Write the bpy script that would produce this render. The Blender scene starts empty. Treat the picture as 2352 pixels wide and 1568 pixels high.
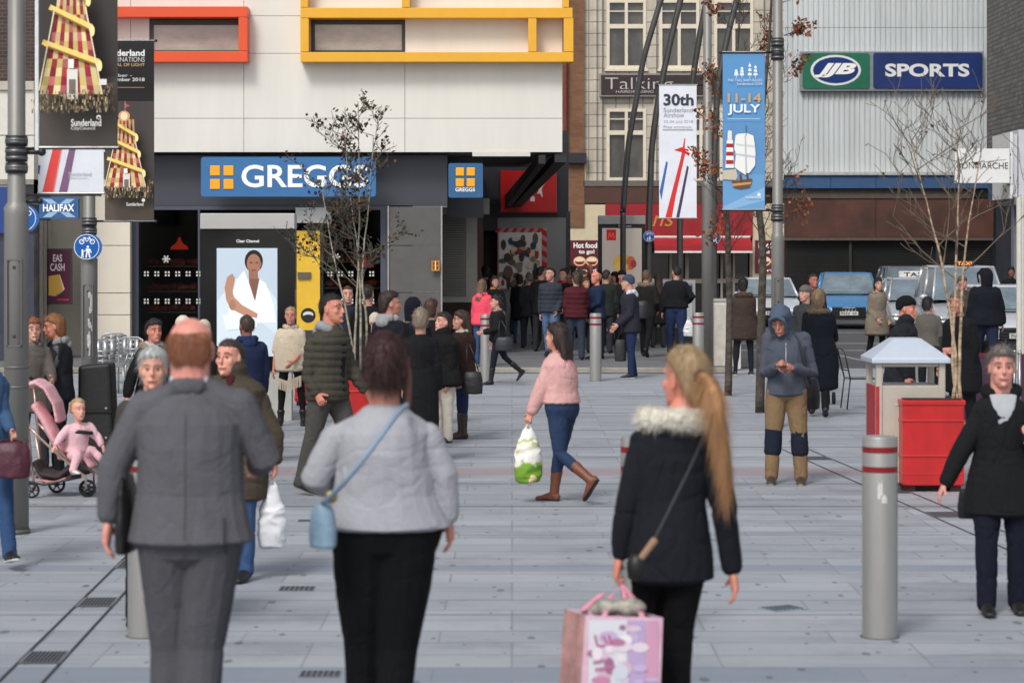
import bpy, bmesh, math, random
import numpy as np
from mathutils import Vector, Matrix
R = math.radians
sc = bpy.context.scene
col = sc.collection
# ---------------------------------------------------------------- camera, sky, sun, exposure
F, H0, HY, CX = 5500.0, 2.266, 576.0, 1176.0      # focal length (px of a 2352 px wide frame), eye height, horizon row, centre column
cam = bpy.data.cameras.new('camera'); camo = bpy.data.objects.new('camera', cam); col.objects.link(camo)
cam.sensor_width = 36; cam.lens = 36*F/2352; cam.shift_y = -(784-HY)/2352
cam.clip_start = .5; cam.clip_end = 1500
cam.dof.use_dof = True; cam.dof.focus_distance = 38; cam.dof.aperture_fstop = 4.0
camo.location = (0, 0, H0); camo.rotation_euler = (R(90), 0, 0)
sc.camera = camo
w = bpy.data.worlds.new('World'); sc.world = w; w.use_nodes = True
nt = w.node_tree; bg = nt.nodes['Background']
sky = nt.nodes.new('ShaderNodeTexSky'); sky.sky_type = 'NISHITA'; sky.sun_disc = False
sky.sun_elevation = R(47); sky.sun_rotation = R(204); sky.air_density = 1.0; sky.dust_density = 3.0
hs = nt.nodes.new('ShaderNodeHueSaturation'); hs.inputs['Saturation'].default_value = .30
nt.links.new(sky.outputs[0], hs.inputs['Color']); nt.links.new(hs.outputs[0], bg.inputs[0])
bg.inputs[1].default_value = .122
sun = bpy.data.lights.new('sun', 'SUN'); suno = bpy.data.objects.new('sun', sun); col.objects.link(suno)
sun.energy = 1.45; sun.angle = R(16); sun.color = (1, .97, .92)
suno.rotation_euler = (R(43), 0, R(-24))
sc.view_settings.view_transform = 'Standard'; sc.view_settings.look = 'None'
sc.view_settings.exposure = 0.30; sc.view_settings.gamma = 1
sc.render.resolution_x = 1024; sc.render.resolution_y = 682

# ---------------------------------------------------------------- helpers
rng = random.Random(7)
def X(px, s): return (px-CX)/s
def Z(py, s): return H0-(py-HY)/s
def Y(s): return F/s
def P(px, py, s, dy=0): return Vector(((px-CX)/s*(1+dy*s/F), F/s+dy, H0-(py-HY)/s*(1+dy*s/F)))
def GS(py, z=0): return (py-HY)/(H0-z)             # scale of something standing on the ground at image row py
def lin(c):
    return tuple(((v/255)/12.92 if v/255 <= .04045 else ((v/255+.055)/1.055)**2.4) for v in c)
MATS = {}
def M(c, rough=.6, metal=0, var=.1, vs=6, bump=0, bs=40, emit=0, name=None, spec=.5, stretch=None, c2=None, coat=0):
    """procedural material: sRGB colour with noise variation and optional bump"""
    key = (tuple(c), rough, metal, var, vs, bump, bs, emit, spec, stretch, c2, coat)
    if key in MATS: return MATS[key]
    m = bpy.data.materials.new(name or 'surface'); m.use_nodes = True; n = m.node_tree.nodes; l = m.node_tree.links
    b = n['Principled BSDF']; b.inputs['Roughness'].default_value = rough; b.inputs['Metallic'].default_value = metal
    b.inputs['Specular IOR Level'].default_value = spec
    if coat: b.inputs['Coat Weight'].default_value = coat; b.inputs['Coat Roughness'].default_value = .08
    L = lin(c); L2 = lin(c2) if c2 else tuple(v*(1-3*var) for v in L)
    tc = n.new('ShaderNodeTexCoord'); mp = n.new('ShaderNodeMapping'); l.new(tc.outputs['Object'], mp.inputs[0])
    if stretch: mp.inputs['Scale'].default_value = stretch
    if var or c2:
        t = n.new('ShaderNodeTexNoise'); t.inputs['Scale'].default_value = vs; t.inputs['Detail'].default_value = 5; t.inputs['Roughness'].default_value = .65
        l.new(mp.outputs[0], t.inputs['Vector'])
        r = n.new('ShaderNodeValToRGB'); r.color_ramp.elements[0].position = .3; r.color_ramp.elements[1].position = .68
        r.color_ramp.elements[0].color = (*L2, 1); r.color_ramp.elements[1].color = (*L, 1)
        l.new(t.outputs['Fac'], r.inputs[0]); l.new(r.outputs[0], b.inputs['Base Color'])
        if emit: l.new(r.outputs[0], b.inputs['Emission Color'])
    else:
        b.inputs['Base Color'].default_value = (*L, 1); b.inputs['Emission Color'].default_value = (*L, 1)
    if emit: b.inputs['Emission Strength'].default_value = emit
    if bump:
        t = n.new('ShaderNodeTexNoise'); t.inputs['Scale'].default_value = bs; t.inputs['Detail'].default_value = 4
        l.new(mp.outputs[0], t.inputs['Vector'])
        bp = n.new('ShaderNodeBump'); bp.inputs['Strength'].default_value = bump; bp.inputs['Distance'].default_value = .02
        l.new(t.outputs['Fac'], bp.inputs['Height']); l.new(bp.outputs[0], b.inputs['Normal'])
    MATS[key] = m; return m
def cloth(c, rough=.92):
    key = ('cloth', c)
    if key in MATS: return MATS[key]
    m = M(c, rough, 0, .05, 5, .3, 90, spec=.18, name='cloth'); n = m.node_tree.nodes; l = m.node_tree.links   # weave bump, plus sharper creases on top
    tc = [q for q in n if q.type == 'TEX_COORD'][0]; mp = n.new('ShaderNodeMapping'); mp.inputs['Rotation'].default_value = (.5, .6, .3); mp.inputs['Scale'].default_value = (1, 1, .55); l.new(tc.outputs['Object'], mp.inputs[0])
    t = n.new('ShaderNodeTexNoise'); t.inputs['Scale'].default_value = 7; t.inputs['Detail'].default_value = 3; t.inputs['Distortion'].default_value = .6; l.new(mp.outputs[0], t.inputs[0])
    a = n.new('ShaderNodeMath'); a.operation = 'SUBTRACT'; a.inputs[1].default_value = .5; l.new(t.outputs[0], a.inputs[0]); b2 = n.new('ShaderNodeMath'); b2.operation = 'ABSOLUTE'; l.new(a.outputs[0], b2.inputs[0])
    b3 = n.new('ShaderNodeMath'); b3.operation = 'POWER'; b3.inputs[1].default_value = .6; l.new(b2.outputs[0], b3.inputs[0])
    bp = n.new('ShaderNodeBump'); bp.inputs['Strength'].default_value = .3; bp.inputs['Distance'].default_value = .03; l.new(b3.outputs[0], bp.inputs['Height'])
    old = n['Principled BSDF'].inputs['Normal'].links[0].from_node; l.new(old.outputs[0], bp.inputs['Normal']); l.new(bp.outputs[0], n['Principled BSDF'].inputs['Normal'])
    MATS[key] = m; return m
def hairm(c): return M(c, .55, 0, .17, 45, .6, 60, name='hair', stretch=(1, 1, .12))
def paint(c, rough=.45): return M(c, rough, 0, .05, 3, name='paint')
def metalm(c, rough=.4): return M(c, rough, .75, .07, 4, .05, 30, name='metal')
def glassm(tint=(.55, .6, .62), refl=.25):
    key = ('glass', tint, refl)
    if key in MATS: return MATS[key]
    m = bpy.data.materials.new('glass'); m.use_nodes = True; n = m.node_tree.nodes; l = m.node_tree.links
    n.remove(n['Principled BSDF']); out = n['Material Output']
    tr = n.new('ShaderNodeBsdfTransparent'); tr.inputs[0].default_value = (*tint, 1)
    gl = n.new('ShaderNodeBsdfGlossy'); gl.inputs['Roughness'].default_value = .04
    lw = n.new('ShaderNodeLayerWeight'); lw.inputs[0].default_value = refl
    mx = n.new('ShaderNodeMixShader'); l.new(lw.outputs['Fresnel'], mx.inputs[0]); l.new(tr.outputs[0], mx.inputs[1]); l.new(gl.outputs[0], mx.inputs[2])
    l.new(mx.outputs[0], out.inputs[0]); MATS[key] = m; return m
def attrm():
    if 'attr' in MATS: return MATS['attr']
    m = bpy.data.materials.new('print'); m.use_nodes = True; n = m.node_tree.nodes; l = m.node_tree.links
    b = n['Principled BSDF']; b.inputs['Roughness'].default_value = .55; b.inputs['Specular IOR Level'].default_value = .25
    a = n.new('ShaderNodeAttribute'); a.attribute_name = 'Col'; l.new(a.outputs['Color'], b.inputs['Base Color'])
    MATS['attr'] = m; return m
def attrem():
    if 'attre' in MATS: return MATS['attre']
    m = attrm().copy(); m.name = 'lit_screen'; n = m.node_tree.nodes; b = n['Principled BSDF']
    m.node_tree.links.new(n['Attribute'].outputs['Color'], b.inputs['Emission Color']); b.inputs['Emission Strength'].default_value = .3
    MATS['attre'] = m; return m

def tag(o, label=None, cat=None, group=None, kind=None):
    if label: o['label'] = label
    if cat: o['category'] = cat
    if group: o['group'] = group
    if kind: o['kind'] = kind
    return o
def empty(name, loc, label, cat, group=None, rz=0):
    o = bpy.data.objects.new(name, None); col.objects.link(o); o.location = loc; o.rotation_euler = (0, 0, rz)
    o.empty_display_size = .1
    return tag(o, label, cat, group)
def wloc(o):
    v = Vector((0, 0, 0))
    while o is not None: v += o.location; o = o.parent
    return v
class MB:
    """mesh collector"""
    def __init__(s): s.v = []; s.f = []; s.m = []; s.c = []; s.mi = 0
    def add(s, vs, fs, c=None):
        o = len(s.v); s.v += [tuple(v) for v in vs]
        for f in fs: s.f.append(tuple(i+o for i in f)); s.m.append(s.mi); s.c.append(c)
        return s
    def box(s, x0, x1, y0, y1, z0, z1, c=None):
        if x0 > x1: x0, x1 = x1, x0
        if y0 > y1: y0, y1 = y1, y0
        if z0 > z1: z0, z1 = z1, z0
        vs = [(x, y, z) for z in (z0, z1) for y in (y0, y1) for x in (x0, x1)]
        return s.add(vs, [(0, 2, 3, 1), (4, 5, 7, 6), (0, 1, 5, 4), (2, 6, 7, 3), (0, 4, 6, 2), (1, 3, 7, 5)], c)
    def fb(s, x0, y0, x1, y1, sc_, depth=.1, proud=0, c=None):
        """box whose front face is the image rectangle at scale sc_, running back by depth"""
        yy = Y(sc_)-proud
        return s.box(X(x0, sc_), X(x1, sc_), yy, yy+depth, Z(y1, sc_), Z(y0, sc_), c)
    def prism(s, pts, y0, y1, c=None):
        """polygon in XZ (list of (x,z)) extruded from y0 to y1"""
        n = len(pts); a = sum(pts[i][0]*pts[(i+1) % n][1]-pts[(i+1) % n][0]*pts[i][1] for i in range(n))
        if a < 0: pts = pts[::-1]
        vs = [(x, y0, z) for x, z in pts]+[(x, y1, z) for x, z in pts]
        fs = [tuple(range(n)), tuple(range(2*n-1, n-1, -1))]+[(i, i+n, (i+1) % n+n, (i+1) % n) for i in range(n)]
        return s.add(vs, fs, c)
    def poly(s, pts, y, c=None):
        n = len(pts); a = sum(pts[i][0]*pts[(i+1) % n][1]-pts[(i+1) % n][0]*pts[i][1] for i in range(n))
        if a < 0: pts = pts[::-1]
        return s.add([(x, y, z) for x, z in pts], [tuple(range(n))], c)
    def tube(s, pts, rads, n=10, cap=True, c=None):
        pts = [Vector(p) for p in pts]
        if not hasattr(rads, '__len__'): rads = [rads]*len(pts)
        o = []; u = None
        for i, p in enumerate(pts):
            d = (pts[min(i+1, len(pts)-1)]-pts[max(i-1, 0)]).normalized()
            if u is None: u = d.cross(Vector((0, 1, 0)) if abs(d.y) < .9 else Vector((1, 0, 0))).normalized()
            else: u = (u-d*u.dot(d)).normalized()
            v = d.cross(u)
            for k in range(n):
                a = 2*math.pi*k/n; o.append(p+(u*math.cos(a)+v*math.sin(a))*rads[i])
        fs = [(i*n+k, i*n+(k+1) % n, (i+1)*n+(k+1) % n, (i+1)*n+k) for i in range(len(pts)-1) for k in range(n)]
        if cap: fs += [tuple(range(n))[::-1], tuple((len(pts)-1)*n+k for k in range(n))]
        return s.add(o, fs, c)
    def disc(s, cx, y, cz, r, n=28, c=None, rx=None):
        return s.poly([(cx+(rx or r)*math.cos(2*math.pi*k/n), cz+r*math.sin(2*math.pi*k/n)) for k in range(n)], y, c)
    def ell(s, cx, cy, cz, rx, ry, rz, n=12, c=None):
        vs = [(cx, cy, cz-rz)]; m = max(5, n//2)
        for i in range(1, m):
            t = math.pi*i/m
            for k in range(n):
                a = 2*math.pi*k/n; vs.append((cx+rx*math.sin(t)*math.cos(a), cy+ry*math.sin(t)*math.sin(a), cz-rz*math.cos(t)))
        vs.append((cx, cy, cz+rz)); L = len(vs)-1
        fs = [(0, 1+(k+1) % n, 1+k) for k in range(n)]+[(1+(m-2)*n+k, 1+(m-2)*n+(k+1) % n, L) for k in range(n)]
        fs += [(1+i*n+k, 1+i*n+(k+1) % n, 1+(i+1)*n+(k+1) % n, 1+(i+1)*n+k) for i in range(m-2) for k in range(n)]
        return s.add(vs, fs, c)
    def build(s, name, mats, parent=None, smooth=False, world=True, bevel=0, label=None):
        """link as one mesh object; with world=True the vertices are world coordinates and the parent's location is taken off"""
        me = bpy.data.meshes.new(name); vs = s.v; off = Vector((0, 0, 0)); loc = Vector((0, 0, 0))
        if parent is not None:
            if world: off = wloc(parent)
        elif world and vs:
            a = np.array(vs); loc = Vector(((a[:, 0].min()+a[:, 0].max())/2, (a[:, 1].min()+a[:, 1].max())/2, a[:, 2].min())); off = loc
        me.from_pydata([(v[0]-off.x, v[1]-off.y, v[2]-off.z) for v in vs], [], s.f)
        mats = mats if isinstance(mats, (list, tuple)) else [mats]
        for m in mats: me.materials.append(m)
        me.polygons.foreach_set('material_index', s.m)
        if any(c is not None for c in s.c):
            at = me.color_attributes.new('Col', 'FLOAT_COLOR', 'CORNER'); buf = []
            for f, c in zip(s.f, s.c): buf += [*(lin(c) if c else (.5, .5, .5)), 1]*len(f)
            at.data.foreach_set('color', buf)
        if smooth: me.polygons.foreach_set('use_smooth', [True]*len(me.polygons))
        me.update()
        o = bpy.data.objects.new(name, me); col.objects.link(o)
        if parent is not None: o.parent = parent
        else: o.location = loc
        if bevel:
            md = o.modifiers.new('bevel', 'BEVEL'); md.width = bevel; md.segments = 2; md.limit_method = 'ANGLE'
        if smooth == 'auto':
            me.polygons.foreach_set('use_smooth', [True]*len(me.polygons)); me.set_sharp_from_angle(angle=R(35))
        if label: o['label'] = label
        return o
def split_loose(names):
    '''gives every separate piece of the named meshes an object of its own under the same thing'''
    for o in list(bpy.data.objects):
        if o.type != 'MESH' or o.name.split('.')[0] not in names: continue
        me = o.data; par = list(range(len(me.vertices)))
        def find(a):
            while par[a] != a: par[a] = par[par[a]]; a = par[a]
            return a
        for e in me.edges:
            a, b = find(e.vertices[0]), find(e.vertices[1])
            if a != b: par[a] = b
        grp = {}
        for f in me.polygons: grp.setdefault(find(f.vertices[0]), []).append(f)
        if len(grp) < 2 or len(grp) > 40: continue
        base = o.name.split('.')[0]; base = base[:-1] if base.endswith('s') and base != 'shop_glass' and not base.endswith('ss') else base
        for fs in grp.values():
            ids = sorted({i for f in fs for i in f.vertices}); mp = {v: k for k, v in enumerate(ids)}; m2 = bpy.data.meshes.new(base)
            m2.from_pydata([me.vertices[i].co[:] for i in ids], [], [[mp[i] for i in f.vertices] for f in fs])
            for mt in me.materials: m2.materials.append(mt)
            m2.polygons.foreach_set('use_smooth', [f.use_smooth for f in fs]); m2.update(); n = bpy.data.objects.new(base, m2); col.objects.link(n); n.parent = o.parent; n.location = o.location
            for md in o.modifiers:
                if md.type == 'BEVEL': k = n.modifiers.new('bevel', 'BEVEL'); k.width = md.width; k.segments = 2; k.limit_method = 'ANGLE'
        bpy.data.objects.remove(o)
def text(s, x0, x1, y0, y1, sc_, mat, parent, bold=0, name='lettering', proud=.006, shear=0, thick=.004, rot=0):
    """lettering fitted into the image rectangle x0..x1, y0..y1 on the plane at scale sc_"""
    cu = bpy.data.curves.new('t', 'FONT'); cu.body = s; cu.offset = bold; cu.extrude = .5; cu.shear = shear; cu.resolution_u = 4; cu.space_line = .9
    cu.align_x = 'CENTER' if '\n' in s else 'LEFT'
    o = bpy.data.objects.new('t', cu); me = o.to_mesh(); n = len(me.vertices); a = np.empty(n*3); me.vertices.foreach_get('co', a); a = a.reshape(-1, 3)
    fs = [tuple(p.vertices) for p in me.polygons]; o.to_mesh_clear(); bpy.data.objects.remove(o); bpy.data.curves.remove(cu)
    mn, mx = a.min(0), a.max(0); u = (a[:, 0]-mn[0])/(mx[0]-mn[0]); v = (a[:, 1]-mn[1])/(mx[1]-mn[1]); t = a[:, 2]+.5
    X0, X1, Z0, Z1 = X(x0, sc_), X(x1, sc_), Z(y1, sc_), Z(y0, sc_)
    px = X0+u*(X1-X0); pz = Z0+v*(Z1-Z0)
    mb = MB(); mb.v = list(zip(px, Y(sc_)-proud-t*thick, pz)); mb.f = fs; mb.m = [0]*len(fs); mb.c = [None]*len(fs)
    return mb.build(name, mat, parent)
def picture(name, shapes, sc_, parent, proud=.006, step=.0012, mat=None):
    """printed picture: coloured flat shapes in image coordinates lying on the plane at scale sc_"""
    mb = MB()
    for i, sh in enumerate(shapes):
        kind, c = sh[0], sh[1]; y = Y(sc_)-proud-i*step
        if kind == 'r': x0, y0, x1, y1 = sh[2:6]; pts = [(x0, y0), (x1, y0), (x1, y1), (x0, y1)]
        elif kind == 'e': cx, cy, rx, ry = sh[2:6]; pts = [(cx+rx*math.cos(k*math.pi/12), cy+ry*math.sin(k*math.pi/12)) for k in range(24)]
        elif kind == 'l':
            (ax, ay), (bx, by), wd = sh[2], sh[3], sh[4]; dx, dy = bx-ax, by-ay; L = math.hypot(dx, dy) or 1; nx, ny = -dy/L*wd/2, dx/L*wd/2
            pts = [(ax+nx, ay+ny), (bx+nx, by+ny), (bx-nx, by-ny), (ax-nx, ay-ny)]
        else: pts = sh[2]
        mb.poly([(X(a, sc_), Z(b, sc_)) for a, b in pts], y, c)
    return mb.build(name, mat or attrm(), parent)
# ---------------------------------------------------------------- figures
UP = Vector((0, 0, 1))
class LF:
    """collects closed elliptical lofts (numpy-free lists) to be merged by a voxel remesh"""
    def __init__(s): s.v = []; s.f = []
    def loft(s, cs, As, Bs, n=14, tip=.35):
        m = len(cs); rings = []
        d0 = (cs[1]-cs[0]); d0 = d0.normalized() if d0.length > 0 else UP
        d1 = (cs[-1]-cs[-2]).normalized()
        r0 = min(As[0].length, Bs[0].length); r1 = min(As[-1].length, Bs[-1].length)
        C = [cs[0]-d0*r0*tip]+list(cs)+[cs[-1]+d1*r1*tip]; A = [As[0]*.7]+list(As)+[As[-1]*.7]; B = [Bs[0]*.7]+list(Bs)+[Bs[-1]*.7]
        o = len(s.v)
        for c, a, b in zip(C, A, B):
            for k in range(n):
                t = 2*math.pi*k/n; s.v.append(c+a*math.cos(t)+b*math.sin(t))
        m = len(C)
        for i in range(m-1):
            for k in range(n): s.f.append((o+i*n+k, o+i*n+(k+1) % n, o+(i+1)*n+(k+1) % n, o+(i+1)*n+k))
        s.f.append(tuple(o+k for k in range(n))[::-1]); s.f.append(tuple(o+(m-1)*n+k for k in range(n)))
        return s
    def limb(s, pts, rads, side=None, flat=None, n=14, tip=.5):
        """round tube through pts; rads radii or (ra, rb); side = direction of ra"""
        pts = [Vector(p) for p in pts]; As = []; Bs = []
        for i, p in enumerate(pts):
            d = (pts[min(i+1, len(pts)-1)]-pts[max(i-1, 0)]).normalized()
            u = side if side is not None else (Vector((1, 0, 0)) if abs(d.x) < .8 else Vector((0, 1, 0)))
            u = (u-d*u.dot(d)).normalized(); v = d.cross(u); r = rads[i]
            ra, rb = r if isinstance(r, tuple) else (r, r)
            As.append(u*ra); Bs.append(v*rb)
        return s.loft(pts, As, Bs, n, tip)
    def ball(s, c, rx, ry=None, rz=None, ax=None):
        ry = ry or rx; rz = rz or rx; c = Vector(c)
        X_, Y_, Z_ = ax or (Vector((1, 0, 0)), Vector((0, 1, 0)), UP)
        cs, A, B = [], [], []
        for k in (-.92, -.7, -.38, 0, .38, .7, .92):
            q = math.sqrt(1-k*k); cs.append(c+Z_*rz*k); A.append(X_*rx*q); B.append(Y_*ry*q)
        return s.loft(cs, A, B, 14, .2)
def waves(co, seed, freq, aniso=(1, 1, 1)):
    r = np.random.RandomState(seed); v = np.zeros(len(co)); q = co*np.array(aniso)
    for i in range(6):
        k = r.normal(size=3); k /= np.linalg.norm(k); k2 = r.normal(size=3); k2 /= np.linalg.norm(k2)
        f = freq*r.uniform(.6, 1.7)
        v += np.sin(q@k*f+1.8*np.sin(q@k2*f*.7+r.uniform(0, 6))+r.uniform(0, 6))/(1+.3*i)
    return v/3
def remesh(lf, vox, smooth=4, disp=None, sfac=.5):
    me = bpy.data.meshes.new('tmp'); me.from_pydata([tuple(v) for v in lf.v], [], lf.f)
    o = bpy.data.objects.new('tmp', me); col.objects.link(o)
    m = o.modifiers.new('r', 'REMESH'); m.mode = 'VOXEL'; m.voxel_size = vox; m.use_smooth_shade = True
    if smooth: k = o.modifiers.new('s', 'SMOOTH'); k.iterations = smooth; k.factor = sfac
    dg = bpy.context.evaluated_depsgraph_get(); ev = o.evaluated_get(dg)
    out = bpy.data.meshes.new_from_object(ev); bpy.data.objects.remove(o); bpy.data.meshes.remove(me)
    n = len(out.vertices)
    if disp and n:
        co = np.empty(n*3); out.vertices.foreach_get('co', co); co = co.reshape(-1, 3)
        no = np.empty(n*3); out.vertex_normals.foreach_get('vector', no); no = no.reshape(-1, 3)
        co += no*disp(co)[:, None]; out.vertices.foreach_set('co', co.ravel())
    out.polygons.foreach_set('use_smooth', [True]*len(out.polygons)); out.update()
    return out
def link(name, me, mat, parent, label=None):
    me.name = name; me.materials.clear(); me.materials.append(mat)
    o = bpy.data.objects.new(name, me); col.objects.link(o); o.parent = parent
    if label: o['label'] = label
    return o
SKIN = (205, 160, 142)
HEAD = [(0, .020, .046, .006), (.12, .031, .053, -.012), (.27, .037, .054, -.030), (.42, .041, .052, -.048), (.54, .043, .0475, -.056), (.66, .0435, .053, -.059), (.80, .043, .050, -.057), (.92, .033, .036, -.044), (1.0, .012, .012, -.016)]
HAIRS = {
 'short': [(.32, .030, -.040, -.060), (.45, .0435, -.022, -.065), (.60, .0465, -.010, -.068), (.72, .0475, .014, -.069), (.82, .0465, .028, -.067), (.90, .042, .043, -.062), (.98, .033, .039, -.051), (1.05, .018, .022, -.032)],
 'bald': [(.30, .030, -.038, -.058), (.42, .0432, -.022, -.062), (.56, .0462, -.018, -.0645), (.68, .0462, -.020, -.0650), (.76, .040, -.030, -.062)],
 'bob': [(.02, .038, -.006, -.055), (.22, .048, .008, -.070), (.45, .0515, .018, -.074), (.65, .0515, .028, -.075), (.80, .050, .046, -.074), (.90, .045, .053, -.067), (1.0, .036, .046, -.056), (1.09, .020, .024, -.034)],
 'full': [(.20, .034, -.034, -.064), (.38, .046, -.020, -.071), (.58, .050, -.006, -.073), (.72, .051, .016, -.075), (.83, .050, .040, -.073), (.93, .046, .052, -.068), (1.03, .038, .045, -.056), (1.12, .022, .026, -.036)],
 'beanie': [(.46, .046, -.030, -.064), (.60, .0495, .020, -.070), (.70, .0505, .058, -.071), (.84, .050, .059, -.071), (.98, .042, .048, -.062), (1.10, .024, .026, -.040)],
 'hood': [(-.22, .062, .024, -.070), (.05, .056, .020, -.078), (.30, .058, .024, -.082), (.55, .060, .034, -.086), (.78, .059, .058, -.085), (.95, .052, .068, -.076), (1.10, .034, .046, -.056)],
}
class Fig: pass
def fuzz(me, n, ln, wd, d, seed, out=.3, rnd=.35):
    """strands rooted on a mesh: thin triangles that leave the surface and fall towards d"""
    r = np.random.RandomState(seed); nv = len(me.vertices)
    if not nv: return
    co = np.empty(nv*3); me.vertices.foreach_get('co', co); co = co.reshape(-1, 3); no = np.empty(nv*3); me.vertex_normals.foreach_get('vector', no); no = no.reshape(-1, 3)
    idx = r.randint(0, nv, n); p = co[idx]; q = no[idx]; dv = np.array(d)[None]-q*(q@np.array(d))[:, None]*.8+q*out+r.normal(size=(n, 3))*rnd; dv /= np.linalg.norm(dv, axis=1)[:, None]
    sd = np.cross(dv, q+.01); sd /= np.linalg.norm(sd, axis=1)[:, None]; L = ln*r.uniform(.4, 1.2, n)[:, None]
    a, b, c = p-sd*wd, p+sd*wd, p+dv*L+np.array([0, 0, -1])*L*.1
    bm = bmesh.new(); bm.from_mesh(me); vs = [bm.verts.new(v) for v in np.stack([a, b, c], 1).reshape(-1, 3)]
    for i in range(n): bm.faces.new(vs[3*i:3*i+3]).smooth = True
    bm.to_mesh(me); bm.free()
def person(label, x, s, h, face, top=((60, 60, 65), -.06, .012), leg=((40, 42, 48), 1.0), shoe=((28, 26, 26), None), hair=('short', (60, 45, 38)),
           armL=(0, 8, 12, 0), armR=(0, 8, 12, 0), legL=(0, 0, 3), legR=(0, 0, 3), lean=0, hy=0, hp=0, g=1.0, sh=None, ov={}, z0=0, skin=SKIN,
           quilt=0, ext=None, front=None, hoodc=None, fur=None, scarf=None, collar=None, group=None, toptype='jacket', boots=0, grip=(), wide=1.0, fem=False, shirtcol=None, hs=1.0, trap=.008, neckw=1.0, furw=.022, pads=None, fold=1.0, sleeve=1.0, legw=None, hands=True, cat='person', flare=0):
    """x = image column of the body, s = image px per metre there, h = height; face: 0 towards the camera, 90 to image right, 180 away"""
    f = Fig(); o = Vector((X(x, s), Y(s), z0)); a = R(face)
    root = empty('person', o, label, cat, group); f.root = root
    Fd = Vector((math.sin(a), -math.cos(a), 0)); L = Vector((math.cos(a), math.sin(a), 0)); u = h
    T = (UP*math.cos(R(lean))+Fd*math.sin(R(lean)))
    sw = sh or (.082 if fem else .094)
    vox = max(.0045, min(.017, .95/(s*.435)))
    J = {}; drops = []
    for nm, sd, lg in (('L', 1, legL), ('R', -1, legR)):
        fw, kn, ab = map(R, lg)
        td = (-UP*math.cos(fw)*math.cos(ab)+Fd*math.sin(fw)+L*sd*math.sin(ab)).normalized()
        k = fw-kn; sdv = (-UP*math.cos(k)+Fd*math.sin(k)+L*sd*math.sin(ab)*.5).normalized()
        pit = k*.95 if k < R(-14) else (k*.7 if k > R(12) and kn < .2 else 0)
        fd = (Fd*math.cos(pit)+UP*math.sin(pit)).normalized()
        hi = L*sd*.05*u; kne = hi+td*.245*u; an = kne+sdv*.245*u
        J['hi'+nm], J['kn'+nm], J['an'+nm], J['fd'+nm] = hi, kne, an, fd
        up_ = fd.cross(L).normalized(); up_ = up_ if up_.z > 0 else -up_; J['fu'+nm] = up_
        low = min((an-up_*.042*u-fd*.03*u).z, (an-up_*.042*u+fd*.11*u).z); drops.append(-low)
    pz = max(drops); pel = UP*pz
    for k in list(J):
        if k[:2] in ('hi', 'kn', 'an'): J[k] = J[k]+pel
    J['pel'] = pel; nb = pel+T*.300*u; J['nb'] = nb
    for nm, sd, ar in (('L', 1, armL), ('R', -1, armR)):
        fw, ab, el, inw = map(R, ar)
        s0 = pel+T*.256*u+L*sd*sw*u
        ud = (-T*math.cos(fw)*math.cos(ab)+Fd*math.sin(fw)+L*sd*math.sin(ab)).normalized()
        k = fw+el; fo = (-T*math.cos(k)+Fd*math.sin(k)+L*sd*(math.sin(ab)*.6-math.sin(inw)*1.2)).normalized()
        J['sh'+nm] = s0; J['el'+nm] = s0+ud*.165*u; J['wr'+nm] = s0+ud*.165*u+fo*.145*u
    for k, v in ov.items():                                          # joints measured on the photograph (column, row, depth offset in m)
        if isinstance(v, Vector): J[k] = v
        else: J[k] = P(v[0], v[1], s, 0)+Vector((0, v[2] if len(v) > 2 else 0, 0))-o
    f.J = J; f.o = o; f.u = u
    # head
    b = R(face+hy); FH = Vector((math.sin(b), -math.cos(b), 0)); LH = Vector((math.cos(b), math.sin(b), 0))
    pt = R(hp); FHp = FH*math.cos(pt)-UP*math.sin(pt); UH = UP*math.cos(pt)+FH*math.sin(pt)
    nbk = J['nb']; hb = J.get('head', nbk+(T*.55+UP*.45)*.030*u+Fd*.014*u); HH = .135*u*hs; hk = 1.03*hs
    def hpnt(lx, fy, z): return hb+LH*lx*u*hk+FHp*fy*u*hk+UH*z*HH
    f.hp = hpnt
    def rings(lst, kw=1.0, grow=0):
        cs, A, B = [], [], []
        for z, wv, fr, bk in lst:
            cs.append(hpnt(0, (fr+bk)/2, z)); A.append(LH*(wv*kw+grow)*u*hk); B.append(FHp*((fr-bk)/2+grow)*u*hk)
        return cs, A, B
    sk = LF(); sk.loft(*rings(HEAD), 18, .2)
    sk.limb([hpnt(0, .050, .62), hpnt(0, .060, .50), hpnt(0, .0640, .40), hpnt(0, .058, .36)], [.0050*u, .0056*u, .0080*u, .005*u])
    sk.limb([hpnt(-.031, .039, .665), hpnt(0, .0500, .655), hpnt(.031, .039, .665)], [.005*u]*3)
    for sd in (1, -1):
        sk.ball(hpnt(.0455*sd, -.006, .48), .005*u, .011*u, .02*u, (LH, FHp, UH)); sk.ball(hpnt(.026*sd, .036, .42), .012*u, .011*u, .016*u)
    sk.ball(hpnt(0, .052, .06), .011*u, .008*u, .009*u); sk.limb([hpnt(-.013, .053, .245), hpnt(0, .0575, .25), hpnt(.013, .053, .245)], [.0048*u]*3)
    sk.limb([J['pel']+T*.27*u, nbk, hpnt(0, -.018, .10), hpnt(0, -.016, .35)], [.034*u*g, .036*u*g**.5*neckw, .034*u*neckw, .034*u*neckw])
    tw = [(-.03, .088, .062), (.09, .075, .052), (.19, .085, .058), (.24, .082, .05), (.275, .05, .038)]
    sk.loft([J['pel']+T*t*u for t, _, _ in tw], [L*w_*u*g for _, w_, _ in tw], [Fd*d*u*g for _, _, d in tw])
    arms = {}
    fingers = []
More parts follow.
